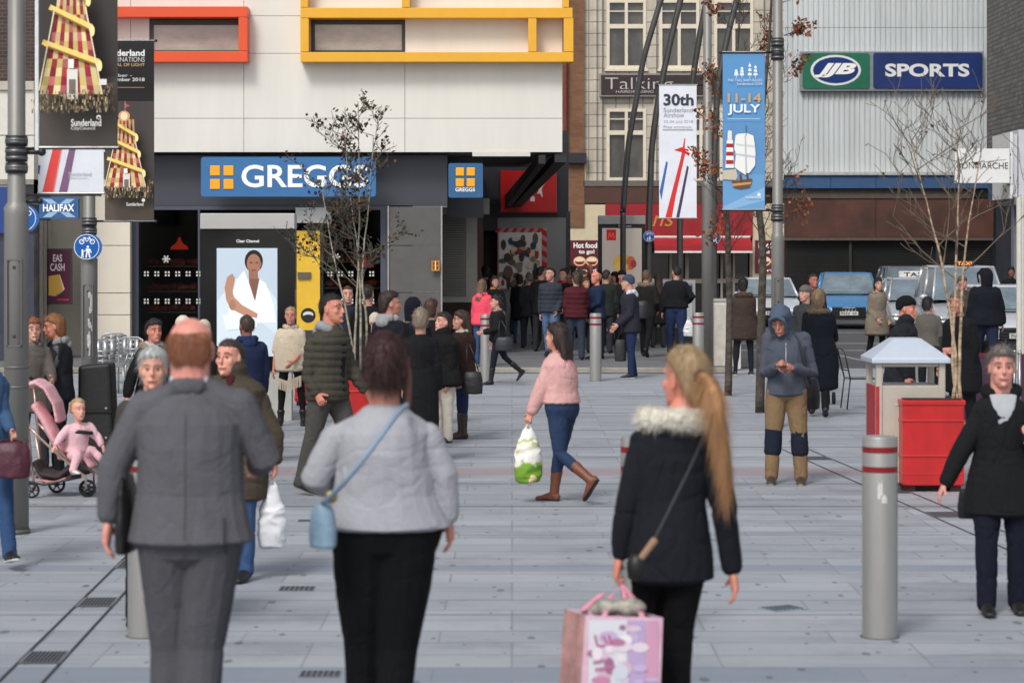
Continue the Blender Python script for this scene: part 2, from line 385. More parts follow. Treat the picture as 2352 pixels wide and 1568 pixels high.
    for nm, sd in (('L', 1), ('R', -1)):
        S, E, W = J['sh'+nm], J['el'+nm], J['wr'+nm]; d = (W-E).normalized()
        sk.limb([S, (S+E)/2, E, E+(W-E)*.3, W], [.027*u, .026*u, .021*u, .022*u, .0145*u])
        # palm, four fingers and a thumb
        pn = J.get('palm'+nm, L*-sd); pn = (pn-d*pn.dot(d)).normalized(); sp = d.cross(pn).normalized()   # palm normal; spread direction
        if sp.dot(Fd) < 0: sp = -sp
        pc = W+d*.052*u
        sk.limb([W-d*.005*u, W+d*.02*u, pc], [(.014*u, .010*u), (.021*u, .0115*u), (.0225*u, .010*u)], side=sp)
        cu = 1.25 if nm in grip else .38
        for i, (off, ln) in enumerate(((.0165, .040), (.0055, .045), (-.0055, .042), (-.016, .033))):
            p0 = pc+sp*off*u-d*.006*u; pts = [p0]; ang = .12+.1*i*.3
            for j, fr in enumerate((.45, .3, .25)):
                dd = d*math.cos(ang)+pn*math.sin(ang); pts.append(pts[-1]+dd*ln*fr*u); ang += cu*(1.1 if j == 0 else .8)
            fingers.append((pts, [.0055*u, .0052*u, .0047*u, .0038*u]))
        tp = W+d*.016*u+sp*.018*u; td_ = (d*.7+sp*.6+pn*.35).normalized()
        fingers.append(([tp-sp*.008*u, tp+td_*.02*u, tp+td_*.036*u+pn*.006*u], [.0075*u, .0062*u, .0048*u]))
        f.__dict__['hand'+nm] = o+W+d*.062*u+pn*.012*u
        H_, K, A_ = J['hi'+nm], J['kn'+nm], J['an'+nm]
        sk.limb([H_, (H_+K)/2, K, K+(A_-K)*.35, A_], [.040*u, .034*u, .020*u, .022*u, .015*u])
        fd, fu = J['fd'+nm], J['fu'+nm]
        sk.limb([A_-fu*.02*u-fd*.012*u, A_-fu*.024*u+fd*.03*u, A_-fu*.031*u+fd*.08*u], [.014*u, .012*u, .007*u])
    fine = vox <= .0075
    if fine and hands:
        for p, r in fingers: sk.limb(p, r, n=8)
    me = remesh(sk, vox*.9, 2, None, .4)
    if not fine and hands:
        bm = bmesh.new(); bm.from_mesh(me); q = LF()
        for p, r in fingers: q.limb(p, [v*1.15 for v in r], n=8)
        vs = [bm.verts.new(v) for v in q.v]
        for ff in q.f:
            try: bm.faces.new([vs[i] for i in ff]).smooth = True
            except ValueError: pass
        bm.to_mesh(me); bm.free()
    link('body', me, M(skin, .55, 0, .06, 18, .1, 60, c2=tuple(int(v*k) for v, k in zip(skin, (.93, .8, .77))), name='skin'), root)
    seed = int(abs(x*7+s)) % 9973
    def folds(amp, fr=26, qs=0):
        amp *= fold
        def fn(co):
            v = waves(co, seed, fr*1.5, (1, 1, .6)); v2 = waves(co, seed+5, fr*.9, (.8, .8, 1.3))
            r = amp*.9*waves(co, seed+8, fr*.5)-amp*.5*np.exp(-(v*v)/.03)*(waves(co, seed+11, fr*.4) > -.1)-amp*.4*np.exp(-(v2*v2)/.02)*(waves(co, seed+12, fr*.4) > 0)+amp*.2
            if qs: r += .011*np.abs(np.sin(co[:, 2]*math.pi/qs+.3*waves(co, seed+2, 6)))-.006
            return r
        return fn
    # lower garment
    lc, lw = leg[0], leg[1]
    tr = LF(); hipw = (.101 if fem else .096)*g*wide; pl = J['pel']
    sec = [(.085, hipw*.86, .066*g), (.04, hipw*.97, .073*g), (0, hipw, .076*g), (-.045, hipw*.9, .068*g)]
    if flare:                                                         # skirt
        sec += [(-.12, hipw*(1+flare*.5), .075*g), (-flare*.9-.1, hipw*(1+flare), .085*g)]
    tr.loft([pl+T*t*u if t >= 0 else pl+UP*t*u for t, _, _ in sec], [L*w_*u for _, w_, _ in sec], [Fd*d*u for _, _, d in sec], 18, .3)
    lwd = legw or (.056, .040, .034, .033)
    for nm in 'LR':
        H_, K, A_ = J['hi'+nm], J['kn'+nm], J['an'+nm]; fu = J['fu'+nm]
        end = A_-(A_-K).normalized()*boots*.85*u if boots else A_-fu*.012*u
        tr.limb([H_-UP*.01*u, H_+(K-H_)*.45, K, K+(end-K)*.4, end], [lwd[0]*u*lw*g, lwd[0]*.9*u*lw*g, lwd[1]*u*lw, lwd[2]*1.06*u*lw, lwd[3]*u*lw*(.8 if lw < .95 else 1)])
    link('skirt' if flare else 'trousers', remesh(tr, vox, 5, folds(.009, 18)), cloth(lc), root)
    # shoes
    for nm in 'LR':
        A_, fd, fu, K = J['an'+nm], J['fd'+nm], J['fu'+nm], J['kn'+nm]; q = LF(); sd = (A_-K).normalized()
        q.limb([A_-fu*.020*u-fd*.026*u, A_-fu*.014*u+fd*.004*u, A_-fu*.022*u+fd*.045*u, A_-fu*.030*u+fd*.085*u, A_-fu*.031*u+fd*.112*u],
               [(.019*u, .021*u), (.024*u, .030*u), (.026*u, .022*u), (.027*u, .014*u), (.018*u, .011*u)], side=L)
        if boots: q.limb([A_-fu*.015*u, A_-sd*.04*u, A_-sd*boots*u], [.028*u, .027*u, .034*u])
        ob = link('boot' if boots else 'shoe', remesh(q, max(.006, vox*.7), 2, folds(.002)), M(shoe[0], .5, 0, .08, 12, .1, name='leather'), root)
        if shoe[1]:
            q = LF(); q.limb([A_-fu*.036*u-fd*.03*u, A_-fu*.037*u+fd*.03*u, A_-fu*.038*u+fd*.085*u, A_-fu*.038*u+fd*.116*u], [(.020*u, .006*u), (.023*u, .006*u), (.027*u, .006*u), (.017*u, .006*u)], side=L)
            so = link('sole', remesh(q, max(.005, vox*.5), 1), M(shoe[1], .6), ob)
    # upper garment
    tc_, hem, thk = top; tk = thk*g
    prof = [(-.60, hipw*1.05, .085), (-.40, hipw*1.05, .083), (-.25, hipw*1.05, .082), (-.10, hipw*1.05, .080), (-.03, hipw*1.03, .077), (.09, (.082 if fem else .089)*wide, .066), (.19, (.092 if fem else .099), .072), (.242, (.095 if fem else .106), .066), (.268, (.078 if fem else .088), .058), (.286, .058, .050), (.303, .040, .042)]
    def at(t):
        for (a0, w0, d0), (a1, w1, d1) in zip(prof, prof[1:]):
            if a0 <= t <= a1: q = (t-a0)/(a1-a0); return w0+(w1-w0)*q, d0+(d1-d0)*q
        return prof[-1][1:]
    def tp_(t): return pl+(T*t*u if t > 0 else UP*t*u)
    ts = [t for t in (hem, hem+.03) if t < .2]+[t for t, _, _ in prof if t > hem+.05]
    fl = (ext or 0)
    tq = LF(); cs, A, B = [], [], []
    for t in ts:
        w_, d_ = at(t); w_ *= g if t < .27 else 1; d_ *= g if t < .27 else 1
        e = 1+fl*max(0, (.05-t))
        cs.append(tp_(t)); A.append(L*(w_*e*u+tk)); B.append(Fd*(d_*e*u+tk))
    if toptype == 'poncho':
        cs = [tp_(-.06), tp_(.05), tp_(.16), tp_(.24), tp_(.285), tp_(.30)]
        A = [L*.135*u, L*.142*u, L*.138*u, L*.122*u, L*.075*u, L*.045*u]; B = [Fd*v*u for v in (.09, .095, .095, .085, .06, .045)]
    tq.loft(cs, A, B, 20, .15)
    for nm in 'LR':
        S, E, W = J['sh'+nm], J['el'+nm], J['wr'+nm]; k = sleeve; cuff = W-(W-E).normalized()*.004*u
        if toptype == 'poncho': cuff = E
        if toptype != 'poncho':
            tq.limb([nbk+T*(trap-.022)*u, S*.55+(nbk+T*(trap*.7-.03)*u)*.45, S-(S-E)*.05], [.034*u, .033*u+tk*.4, .031*u+tk*.6])
            tq.ball(S+(E-S)*.03, (.0325*u+tk*.7)*k)
            tq.limb([S+(E-S)*.1, S+(E-S)*.5, E, E+(W-E)*.45, cuff], [(.0315*u+tk*.7)*k, (.0290*u+tk*.7)*k, (.0265*u+tk*.7)*k, (.0235*u+tk*.7)*k, (.0185*u+tk*.6)*k])
        else:
            tq.ball(S, .04*u); tq.limb([S, S+(E-S)*.5, E], [.042*u, .045*u, .04*u])
    if collar == 'up': tq.limb([nbk-T*.015*u, nbk+T*.018*u+Fd*.006*u, nbk+T*.038*u+Fd*.01*u], [(.046*u+tk*.6, .044*u+tk*.6)]*3, side=L)
    jc = link({'jacket': 'jacket', 'sweater': 'sweater', 'poncho': 'poncho', 'coat': 'coat'}[toptype], remesh(tq, vox, 4, folds(.0105 if not quilt else .005, 17, quilt)), cloth(tc_), root)
    f.jacket = jc
    if front:
        fc, fw_, t0, t1 = front; q = LF(); pts = []; rr = []
        for i in range(6):
            t = t0+(t1-t0)*i/5; w_, d_ = at(t); pts.append(tp_(t)+Fd*(d_*u*g+tk-.012)); rr.append((fw_*u*(1-.7*i/5), .013))
        q.limb(pts, rr, side=L); link('shirt', remesh(q, max(.006, vox*.7), 2, folds(.002)), cloth(fc), root)
    def ringaround(c, rad, rw, lift=0, lo=0, hi=360, front_drop=.03, n=12, aw=1.25):
        pts = []
        for i in range(n+1):
            t = R(lo+(hi-lo)*i/n); cx_, sy = math.sin(t), -math.cos(t)       # t=0 back, 180 front
            pts.append(c+L*cx_*rad*aw*u+Fd*sy*rad*u+UP*(lift-front_drop*max(0, sy))*u)
        q = LF(); q.limb(pts, [rw*u]*len(pts), n=10); return q
    if hoodc:
        q = ringaround(nbk+T*.002*u-Fd*.006*u, .044, .026, .012, -130, 130); q.ball(nbk-Fd*.062*u-UP*.018*u, .052*u, .028*u, .036*u, (L, Fd, UP))
        link('hood', remesh(q, vox, 3, folds(.005)), cloth(hoodc), jc)
    if fur:
        q = ringaround(nbk+T*.0*u-Fd*.01*u, .060, furw, .008, -125, 125)
        fme = remesh(q, vox*.8, 1, lambda co: .007*waves(co, seed+9, 90)); fuzz(fme, 3000 if s > 240 else 900, .032, max(.0013, .25/(s*.435)), (0, 0, -.4), seed, 1.0, .5)
        link('fur_trim', fme, M(fur, .95, 0, .12, 60, .6, 90, name='fur'), jc)
    if scarf:
        q = ringaround(nbk+T*.012*u, .040, .021, 0, 0, 352, .012)
        link('scarf', remesh(q, vox*.9, 2, folds(.006, 60)), M(scarf[0], .95, 0, .2, 22, .5, c2=scarf[1] if len(scarf) > 1 else None, name='knit'), root)
    if shirtcol:
        q = ringaround(nbk+T*.026*u+Fd*.004*u, .041, .010, 0, 0, 352, .02, 14, 1.0); link('shirt_collar', remesh(q, max(.005, vox*.7), 1), cloth(shirtcol), root)
    if pads:
        for nm in 'LR':
            K, A_ = J['kn'+nm], J['an'+nm]; q = LF(); q.limb([K+(J['hi'+nm]-K)*.08, K+(A_-K)*.18, K+(A_-K)*.46], [.0425*u*lw]*3); link('knee_patch', remesh(q, vox, 3, folds(.006)), cloth(pads), root)
    # hair / hats
    st, hc = hair[0], hair[1]; hm = hairm(hc); hd = lambda co: (.0045*waves(co, seed+3, 60, (1, 1, .35))+.001)*hs
    base = {'long': 'bob', 'pony': 'short', 'updo': 'full', 'none': None}.get(st, st)
    if base:
        q = LF(); q.loft(*rings(HAIRS[base]), 18, .25)
        if st == 'long':
            ln = hair[2]
            q.limb([hpnt(0, -.040, .75), hpnt(0, -.055, .3), nbk-Fd*.055*u, nbk-Fd*.062*u*1.2-UP*ln*.55*u, nbk-Fd*.062*u*1.2-UP*ln*u], [(.045*u, .03*u), (.050*u, .026*u), (.052*u, .022*u), (.045*u, .020*u), (.020*u, .010*u)], side=L)
        if st == 'updo': q.ball(hpnt(0, -.072, .62), .03*u, .024*u, .03*u)
        if st == 'pony':
            ln = hair[2]; off = hair[3] if len(hair) > 3 else 0
            p0 = hpnt(0, -.062, .72); pts = [p0+FHp*.01*u, p0-FH*.035*u+UP*.008*u, p0-FH*.06*u-UP*.03*u+LH*off*.3*u, p0-FH*.06*u-UP*ln*.55*u+LH*off*.8*u, p0-FH*.05*u-UP*ln*u+LH*off*u]
            q.limb(pts, [.014*u, .020*u, .026*u, .024*u, .006*u])
        if st == 'hood':
            q.limb([hpnt(-.040, .040, .10), hpnt(-.046, .050, .45), hpnt(-.040, .060, .80), hpnt(0, .066, .97), hpnt(.040, .060, .80), hpnt(.046, .050, .45), hpnt(.040, .040, .10)], [.010*u]*7)
        cloth_hat = st in ('beanie', 'hood')
        if not cloth_hat:
            pf = hd
        else: pf = folds(.003)
        hme = remesh(q, vox*.9, 2, pf, .4)
        if not cloth_hat: fuzz(hme, 2600 if s > 240 else 900, (.030 if st in ('short', 'bald') else .085 if st == 'updo' else .055)*(u/1.7), max(.0011, .22/(s*.435)), -UH-FHp*.25, seed, .22 if st != 'bald' else .1)
        ho = link('hood' if st == 'hood' else 'woollen_hat' if st == 'beanie' else 'hair', hme, cloth(hc) if cloth_hat else hm, root)
        f.hair = ho
        if st == 'beanie' and len(hair) > 2:
            q = LF(); pts = []
            for i in range(15):
                t = 2*math.pi*i/14.2; pts.append(hpnt(.0465*math.sin(t), -.006+.060*math.cos(t), .66+.03*math.cos(t)))
            q.limb(pts, [(.006*u, .006*u)]*15, n=8); link('hat_band', remesh(q, max(.006, vox*.8), 1), cloth(hair[2]), ho)
    # features of the face
    fc = FH.dot(Vector((0, -1, 0)))
    if fc > -.25 and s > 90 and st != 'none':
        dm = M((74, 56, 50), .4, 0, 0)
        for sd in (1, -1):
            mb = MB(); c = hpnt(.0185*sd, .0465, .555); mb.ell(0, 0, 0, .0072*u, .0048*u, .0032*u, 10)
            m2 = MB(); m2.v = [tuple(LH*v[0]+FHp*v[1]+UH*v[2]+c) for v in mb.v]; m2.f = mb.f; m2.m = mb.m; m2.c = mb.c
            e = m2.build('eye', M((140, 118, 108), .4, 0, 0), root, True, world=False)
            mb = MB(); c = hpnt(.0185*sd, .0508, .555); mb.ell(c.x, c.y, c.z, .0040*u, .0026*u, .0030*u, 8); mb.build('iris', dm, e, True, world=False)
            q = LF(); q.limb([hpnt(.009*sd, .0535, .675), hpnt(.02*sd, .0510, .695), hpnt(.031*sd, .0435, .675)], [.0017*u]*3, n=6)
            mb = MB(); mb.v = [tuple(v) for v in q.v]; mb.f = q.f; mb.m = [0]*len(q.f); mb.c = [None]*len(q.f)
            mb.build('eyebrow', hairm(hc if not st in ('beanie', 'hood', 'bald') else (90, 70, 58)), root, True, world=False)
        q = LF(); q.limb([hpnt(-.014, .0535, .225), hpnt(0, .0605, .235), hpnt(.014, .0535, .225)], [.0035*u]*3, n=8)
        mb = MB(); mb.v = [tuple(v) for v in q.v]; mb.f = q.f; mb.m = [0]*len(q.f); mb.c = [None]*len(q.f)
        mb.build('lips', M((182, 118, 108), .5, 0, 0), root, True, world=False)
    return f
def blob(name, lf, vox, mat, root_label=None, cat=None, group=None, smooth=3, disp=None, parent=None):
    me = remesh(lf, vox, smooth, disp); me.name = name; me.materials.clear(); me.materials.append(mat)
    n = len(me.vertices); co = np.empty(n*3); me.vertices.foreach_get('co', co); co = co.reshape(-1, 3)
    o = bpy.data.objects.new(name, me); col.objects.link(o)
    if parent is None:
        c = np.array([co[:, 0].mean(), co[:, 1].mean(), co[:, 2].min()]); co -= c; o.location = c
    else:
        co -= np.array(wloc(parent)); o.parent = parent
    me.vertices.foreach_set('co', co.ravel()); me.update()
    return tag(o, root_label, cat, group)
def strap(pts, r, mat, parent, name='strap', n=8):
    """smooth strap through world points"""
    pts = [Vector(p) for p in pts]; out = []
    for i in range(len(pts)-1):
        p0, p1, p2, p3 = pts[max(i-1, 0)], pts[i], pts[i+1], pts[min(i+2, len(pts)-1)]
        for k in range(5):
            t = k/5; out.append(.5*((2*p1)+(p2-p0)*t+(2*p0-5*p1+4*p2-p3)*t*t+(3*p1-p0-3*p2+p3)*t**3))
    out.append(pts[-1]); mb = MB(); mb.tube(out, r, n); return mb.build(name, mat, parent, True)
def handbag(label, c, w_, h_, d_, colr, handle_to=None, yaw=0, group=None, cat='handbag', name='handbag', vox=.012, crumple=.003):
    """rounded bag hanging below the world point c (its top centre); handle loop up to handle_to"""
    c = Vector(c); a = R(yaw); ax = Vector((math.cos(a), math.sin(a), 0)); ay = Vector((-math.sin(a), math.cos(a), 0))
    root = empty(name, (c.x, c.y, c.z-h_), label, cat, group)
    q = LF(); q.loft([c-UP*.01, c-UP*h_*.25, c-UP*h_*.6, c-UP*h_*.97], [ax*w_*.40, ax*w_*.46, ax*w_*.5, ax*w_*.47], [ay*d_*.25, ay*d_*.42, ay*d_*.5, ay*d_*.48], 20, .1)
    blob('bag_body', q, vox, M(colr, .5, 0, .1, 14, .25, 40, name='leather'), smooth=3, disp=lambda co: crumple*waves(co, 3, 30), parent=root)
    if handle_to is not None:
        t = Vector(handle_to); m = MB(); m.tube([c-ax*w_*.28, c.lerp(t, .6)-ax*w_*.17, t-ax*.015, t+ax*.015, c.lerp(t, .6)+ax*w_*.17, c+ax*w_*.28], .008, 8)
        m.build('handle', M(colr, .5, 0, .1, 14, .2), root, True)
    return root
# ---------------------------------------------------------------- the ground
def ground_mat():
    m = bpy.data.materials.new('granite_paving'); m.use_nodes = True; n = m.node_tree.nodes; l = m.node_tree.links; b = n['Principled BSDF']
    def nd(t, **k):
        q = n.new('ShaderNode'+t)
        for a, v in k.items(): setattr(q, a, v)
        return q
    def mth(op, a, b_=None, cl=False):
        q = nd('Math', operation=op, use_clamp=cl)
        for i, v in enumerate((a, b_)):
            if v is None: continue
            if isinstance(v, (int, float)): q.inputs[i].default_value = v
            else: l.new(v, q.inputs[i])
        return q.outputs[0]
    def mix(fac, a, c, ty='MIX'):
        q = nd('Mix', data_type='RGBA', blend_type=ty); l.new(fac, q.inputs[0]) if not isinstance(fac, (int, float)) else setattr(q.inputs[0], 'default_value', fac)
        for i, v in ((6, a), (7, c)):
            if isinstance(v, tuple): q.inputs[i].default_value = (*v, 1)
            else: l.new(v, q.inputs[i])
        return q.outputs[2]
    tc = nd('TexCoord'); sep = nd('SeparateXYZ'); l.new(tc.outputs['Object'], sep.inputs[0])
    br = nd('TexBrick'); l.new(tc.outputs['Object'], br.inputs[0]); br.inputs['Scale'].default_value = 1; br.inputs['Brick Width'].default_value = 1.15; br.inputs['Row Height'].default_value = .42
    br.inputs['Mortar Size'].default_value = .009; br.inputs['Mortar Smooth'].default_value = .2; br.inputs['Bias'].default_value = 0; br.offset = .37; br.offset_frequency = 3
    br.inputs['Color1'].default_value = (*lin((160, 165, 172)), 1); br.inputs['Color2'].default_value = (*lin((139, 145, 154)), 1); br.inputs['Mortar'].default_value = (*lin((128, 131, 138)), 1)
    # tone of each row, and long streaks
    row = mth('FLOOR', mth('DIVIDE', sep.outputs[1], .42)); wn = nd('TexWhiteNoise', noise_dimensions='1D'); l.new(row, wn.inputs['W'])
    c = mix(mth('MULTIPLY', mth('SUBTRACT', wn.outputs['Value'], .3, True), .45), br.outputs[0], lin((124, 130, 141)))
    mp = nd('Mapping'); l.new(tc.outputs['Object'], mp.inputs[0]); mp.inputs['Scale'].default_value = (.55, 2.2, 1)
    no = nd('TexNoise'); no.inputs['Scale'].default_value = 1.0; no.inputs['Detail'].default_value = 8; no.inputs['Roughness'].default_value = .7; l.new(mp.outputs[0], no.inputs[0])
    c = mix(mth('MULTIPLY', mth('SUBTRACT', no.outputs[0], .42, True), 1.6, True), c, lin((176, 177, 180)))
    c = mix(mth('MULTIPLY', mth('SUBTRACT', .47, no.outputs[0], True), 2.2, True), c, lin((118, 121, 130)))
    fr = mth('FRACT', mth('DIVIDE', sep.outputs[1], .42)); wj = nd('TexWhiteNoise', noise_dimensions='1D'); l.new(mth('ADD', row, 77.3), wj.inputs['W'])
    c = mix(mth('MULTIPLY', mth('LESS_THAN', fr, .045), mth('MULTIPLY', wj.outputs['Value'], .75)), c, lin((84, 86, 92)))
    n3 = nd('TexNoise'); n3.inputs['Scale'].default_value = .9; n3.inputs['Detail'].default_value = 9; n3.inputs['Roughness'].default_value = .75; l.new(tc.outputs['Object'], n3.inputs[0])
    c = mix(mth('MULTIPLY', mth('SUBTRACT', n3.outputs[0], .50, True), 2.2, True), c, lin((104, 106, 112)))
    # darker bands across the square
    def band(y0, y1): return mth('MULTIPLY', mth('GREATER_THAN', sep.outputs[1], y0), mth('LESS_THAN', sep.outputs[1], y1))
    for y0, y1, cc, k in ((12.6, 13.05, (112, 124, 140), .6), (16.95, 17.3, (118, 128, 143), .55), (21.2, 21.3, (80, 82, 88), .8), (24.1, 25.1, (150, 128, 134), .6), (23.2, 23.4, (110, 112, 120), .7), (27.6, 27.75, (96, 98, 104), .7), (30.2, 30.35, (96, 98, 104), .6), (33.4, 33.6, (100, 100, 106), .6), (37.2, 37.45, (100, 102, 108), .6), (14.9, 14.95, (90, 94, 104), .6), (19.1, 19.14, (90, 94, 104), .6), (26.3, 26.36, (96, 98, 104), .7), (28.9, 28.95, (96, 98, 104), .7), (35.2, 35.3, (96, 98, 104), .7)):
        c = mix(mth('MULTIPLY', band(y0, y1), k), c, lin(cc))
    # fine speckle of the granite
    sp = nd('TexNoise'); sp.inputs['Scale'].default_value = 90; sp.inputs['Detail'].default_value = 3; l.new(tc.outputs['Object'], sp.inputs[0])
    c = mix(mth('MULTIPLY', mth('SUBTRACT', sp.outputs[0], .5, True), .9, True), c, lin((120, 122, 128)))
    # trodden-in dark spots on the near part
    for sc_, off, th in ((2.9, 0, .052), (2.2, 5.3, .046), (3.6, 9.1, .040)):
        m2 = nd('Mapping'); l.new(tc.outputs['Object'], m2.inputs[0]); m2.inputs['Scale'].default_value = (1, .42, 1); m2.inputs['Location'].default_value = (off, off, 0); m2.inputs['Rotation'].default_value = (0, 0, .25 if off else -.15)
        vo = nd('TexVoronoi', voronoi_dimensions='2D'); vo.inputs['Scale'].default_value = sc_; l.new(m2.outputs[0], vo.inputs[0])
        s2 = nd('SeparateColor'); l.new(vo.outputs['Color'], s2.inputs[0])
        spot = mth('MULTIPLY', mth('LESS_THAN', vo.outputs['Distance'], mth('MULTIPLY', s2.outputs[0], th*1.45)), mth('GREATER_THAN', s2.outputs[1], .3))
        spot = mth('MULTIPLY', spot, mth('LESS_THAN', sep.outputs[1], 24))
        c = mix(mth('MULTIPLY', spot, .6), c, lin((66, 70, 78)))
    l.new(c, b.inputs['Base Color'])
    rr = nd('MapRange'); l.new(no.outputs[0], rr.inputs[0]); rr.inputs[3].default_value = .5; rr.inputs[4].default_value = .75; l.new(rr.outputs[0], b.inputs['Roughness']); b.inputs['Specular IOR Level'].default_value = .4
    bp = nd('Bump'); bp.inputs['Strength'].default_value = .25; bp.inputs['Distance'].default_value = .01; l.new(br.outputs['Fac'], bp.inputs['Height']); bp.invert = True; l.new(bp.outputs[0], b.inputs['Normal'])
    return m
g = MB(); g.add([(-160, -60, 0), (160, -60, 0), (160, 240, 0), (-160, 240, 0)], [(0, 1, 2, 3)])
o = g.build('ground', ground_mat(), world=False); tag(o, kind='structure')
KY = Y(123.5); PZ = .09                                                  # the far pavement starts here behind a kerb
asph = M((112, 113, 118), .8, 0, .09, 1.2, .2, 60, name='asphalt', stretch=(.6, 1, 1)); dark = M((84, 85, 90), .85, 0, .1, 1.4, .25, 70, name='asphalt')
g = MB(); g.box(-40, X(1690, 123.5), KY+.14, 110, -.02, PZ); tag(g.build('pavement', asph), kind='structure')
g = MB(); g.box(-40, X(1690, 123.5), KY, KY+.14, -.02, PZ+.004); tag(g.build('kerb', M((165, 160, 150), .8, 0, .12, 3, name='stone'), bevel=.01), kind='structure')
g = MB(); g.box(-40, X(1690, 123.5), KY-.32, KY-.003, -.02, .006); tag(g.build('gutter', M((92, 92, 94), .8, 0, .12, 3)), kind='structure')
g = MB(); g.box(X(1690, 123.5)+.004, 60, KY+1.6, 130, -.02, .006); tag(g.build('road', dark), kind='structure')
g = MB()
for yy, x0, x1 in ((P(0, 806, GS(806)).y, 2.5, 9), (P(0, 790, GS(790)).y, 3, 9.5), (P(0, 765, GS(765)).y, 5, 12)): g.box(x0+2, x1+2, yy, yy+.35, .006, .011)
g.add([(7.2, 48.5, .0112), (7.35, 48.5, .0112), (6.4, 62, .0112), (6.25, 62, .0112)], [(0, 1, 2, 3)])
tag(g.build('road_marking', M((150, 148, 138), .8, 0, .15, 6)), kind='structure')
g = MB(); g.box(-6, 6, -3, Y(486), -.02, .17); tag(g.build('step', M((150, 154, 162), .75, 0, .08, 5, .1), bevel=.01), kind='structure')

# ---------------------------------------------------------------- drains and covers
def slot(x0, y0, x1, y1, w_=.012):
    d = Vector((x1-x0, y1-y0, 0)).normalized(); nn = Vector((-d.y, d.x, 0))*w_; a, b_ = Vector((x0, y0, 0)), Vector((x1, y1, 0))
    q = MB(); z = Vector((0, 0, .004)); q.add([a-nn+z, b_-nn+z, b_+nn+z, a+nn+z], [(0, 1, 2, 3)]); return q
iron = M((58, 60, 64), .6, .4, .1, 20)
def channel(label, pA, pB, wd, ts):
    a, b_ = Vector((*pA, 0)), Vector((*pB, 0)); d = (b_-a).normalized(); nn = Vector((-d.y, d.x, 0))
    rt = empty('drain_channel', a, label, 'drain')
    for k in (-1, 1):
        p, q = a+nn*wd/2*k, b_+nn*wd/2*k; slot(p.x, p.y, q.x, q.y, .009).build('slot', M((46, 47, 50), .8, 0, 0), rt)
    for t in ts:
        c = a+d*t; m = MB()
        for i in range(9):
            e = c+nn*(-wd/2+.03+(wd-.06)*i/8); u1 = d*.17; w2 = nn*.006; z = Vector((0, 0, .007)); m.add([e-u1-w2+z, e+u1-w2+z, e+u1+w2+z, e-u1+w2+z], [(0, 1, 2, 3)])
        gr = MB(); z = Vector((0, 0, .005)); gr.add([c-d*.2-nn*wd/2+z, c+d*.2-nn*wd/2+z, c+d*.2+nn*wd/2+z, c-d*.2+nn*wd/2+z], [(0, 1, 2, 3)])
        go = gr.build('grate', M((118, 122, 130), .5, .3, .1, 12), rt); m.build('slots', M((30, 31, 33), .8, 0, 0), go, world=True) if False else m.build('bars', M((34, 35, 38), .8, 0, 0), rt)
channel('long narrow drain channel with slotted grates running away at the lower left', (-2.57, 12.2), (-2.83, 20.5), .235, (1.15, 3.25, 5.1, 7.3))
channel('narrow drain channel slanting beside the red planter on the right', (3.95, 17.6), (3.15, 28.5), .30, (3.0, 5.0, 8.6))
def cover(label, px, py, wpx, light=False, rz=0):
    s = GS(py); w2 = wpx/s/2; rt = empty('drain_cover', (X(px, s), Y(s), 0), label, 'drain cover', rz=rz)
    q = MB(); q.box(-w2, w2, -w2*.9, w2*.9, 0, .005); q.build('frame', M((150, 160, 170) if light else (120, 122, 128), .5, .3, .1), rt, world=False)
    q = MB()
    for i in range(7): xx = -w2*.85+w2*1.7*i/6; q.box(xx-w2*.07, xx+w2*.07, -w2*.7, w2*.7, .005, .009)
    q.build('bars', M((60, 64, 70) if not light else (84, 100, 108), .6), rt, world=False)
cover('slotted drain cover behind the man in the grey suit', 682, 1352, 80); cover('slotted drain cover at the bottom edge left of the black trousers', 735, 1548, 92)
cover('pale slotted cover turned askew near the largest bollard', 1797, 1397, 84, True, .5); cover('small slotted drain cover beside the white carrier bag', 705, 1196, 40)

# ---------------------------------------------------------------- white panelled retail building
SW = 112.0
white = M((224, 221, 212), .45, 0, .03, 1.1, .02, 3, name='panel', stretch=(1.6, 1.6, .25)); cream = M((226, 217, 200), .55, 0, .02, 2, name='panel')
rb = empty('retail_building', (X(690, SW), Y(SW)+4, 0), 'white panelled retail building with orange and yellow frames and overhanging first floor', 'building')
x0b, x1b = 80, 1292; ytop = -260
m = MB()
ys = [ytop, -120, 37, 123, 272, 350]; xs = [x0b, 300, 560, 930, 1292]
gap = .55
wins = [(345, 45, 558, 123), (716, 44, 930, 123)]
for i in range(len(ys)-1):
    for j in range(len(xs)-1):
        if i == 2:
            if j == 1: m.fb(xs[j]+gap, ys[i]+gap, 343, ys[i+1]-gap, SW, .06); continue
            if j == 2: m.fb(562, ys[i]+gap, 714, ys[i+1]-gap, SW, .06); continue
        m.fb(xs[j]+gap, ys[i]+gap, xs[j+1]-gap, ys[i+1]-gap, SW, .06)
m.build('cladding', white, rb)
m = MB(); m.box(X(x0b, SW), X(343, SW), Y(SW)+.05, Y(SW)+9, Z(349, SW), Z(ytop, SW)); m.box(X(343, SW), X(931, SW), Y(SW)+.05, Y(SW)+9, Z(349, SW), Z(124, SW)); m.box(X(343, SW), X(931, SW), Y(SW)+.05, Y(SW)+9, Z(36, SW), Z(ytop, SW)); m.box(X(558, SW), X(716, SW), Y(SW)+.05, Y(SW)+9, Z(124, SW), Z(36, SW)); m.box(X(930, SW), X(1291, SW), Y(SW)+.05, Y(SW)+9, Z(349, SW), Z(ytop, SW)); m.box(X(343, SW), X(930, SW), Y(SW)+3, Y(SW)+9, Z(124, SW), Z(36, SW))
m.build('wall', M((176, 174, 166), .7, 0, .03), rb)
fd = .42
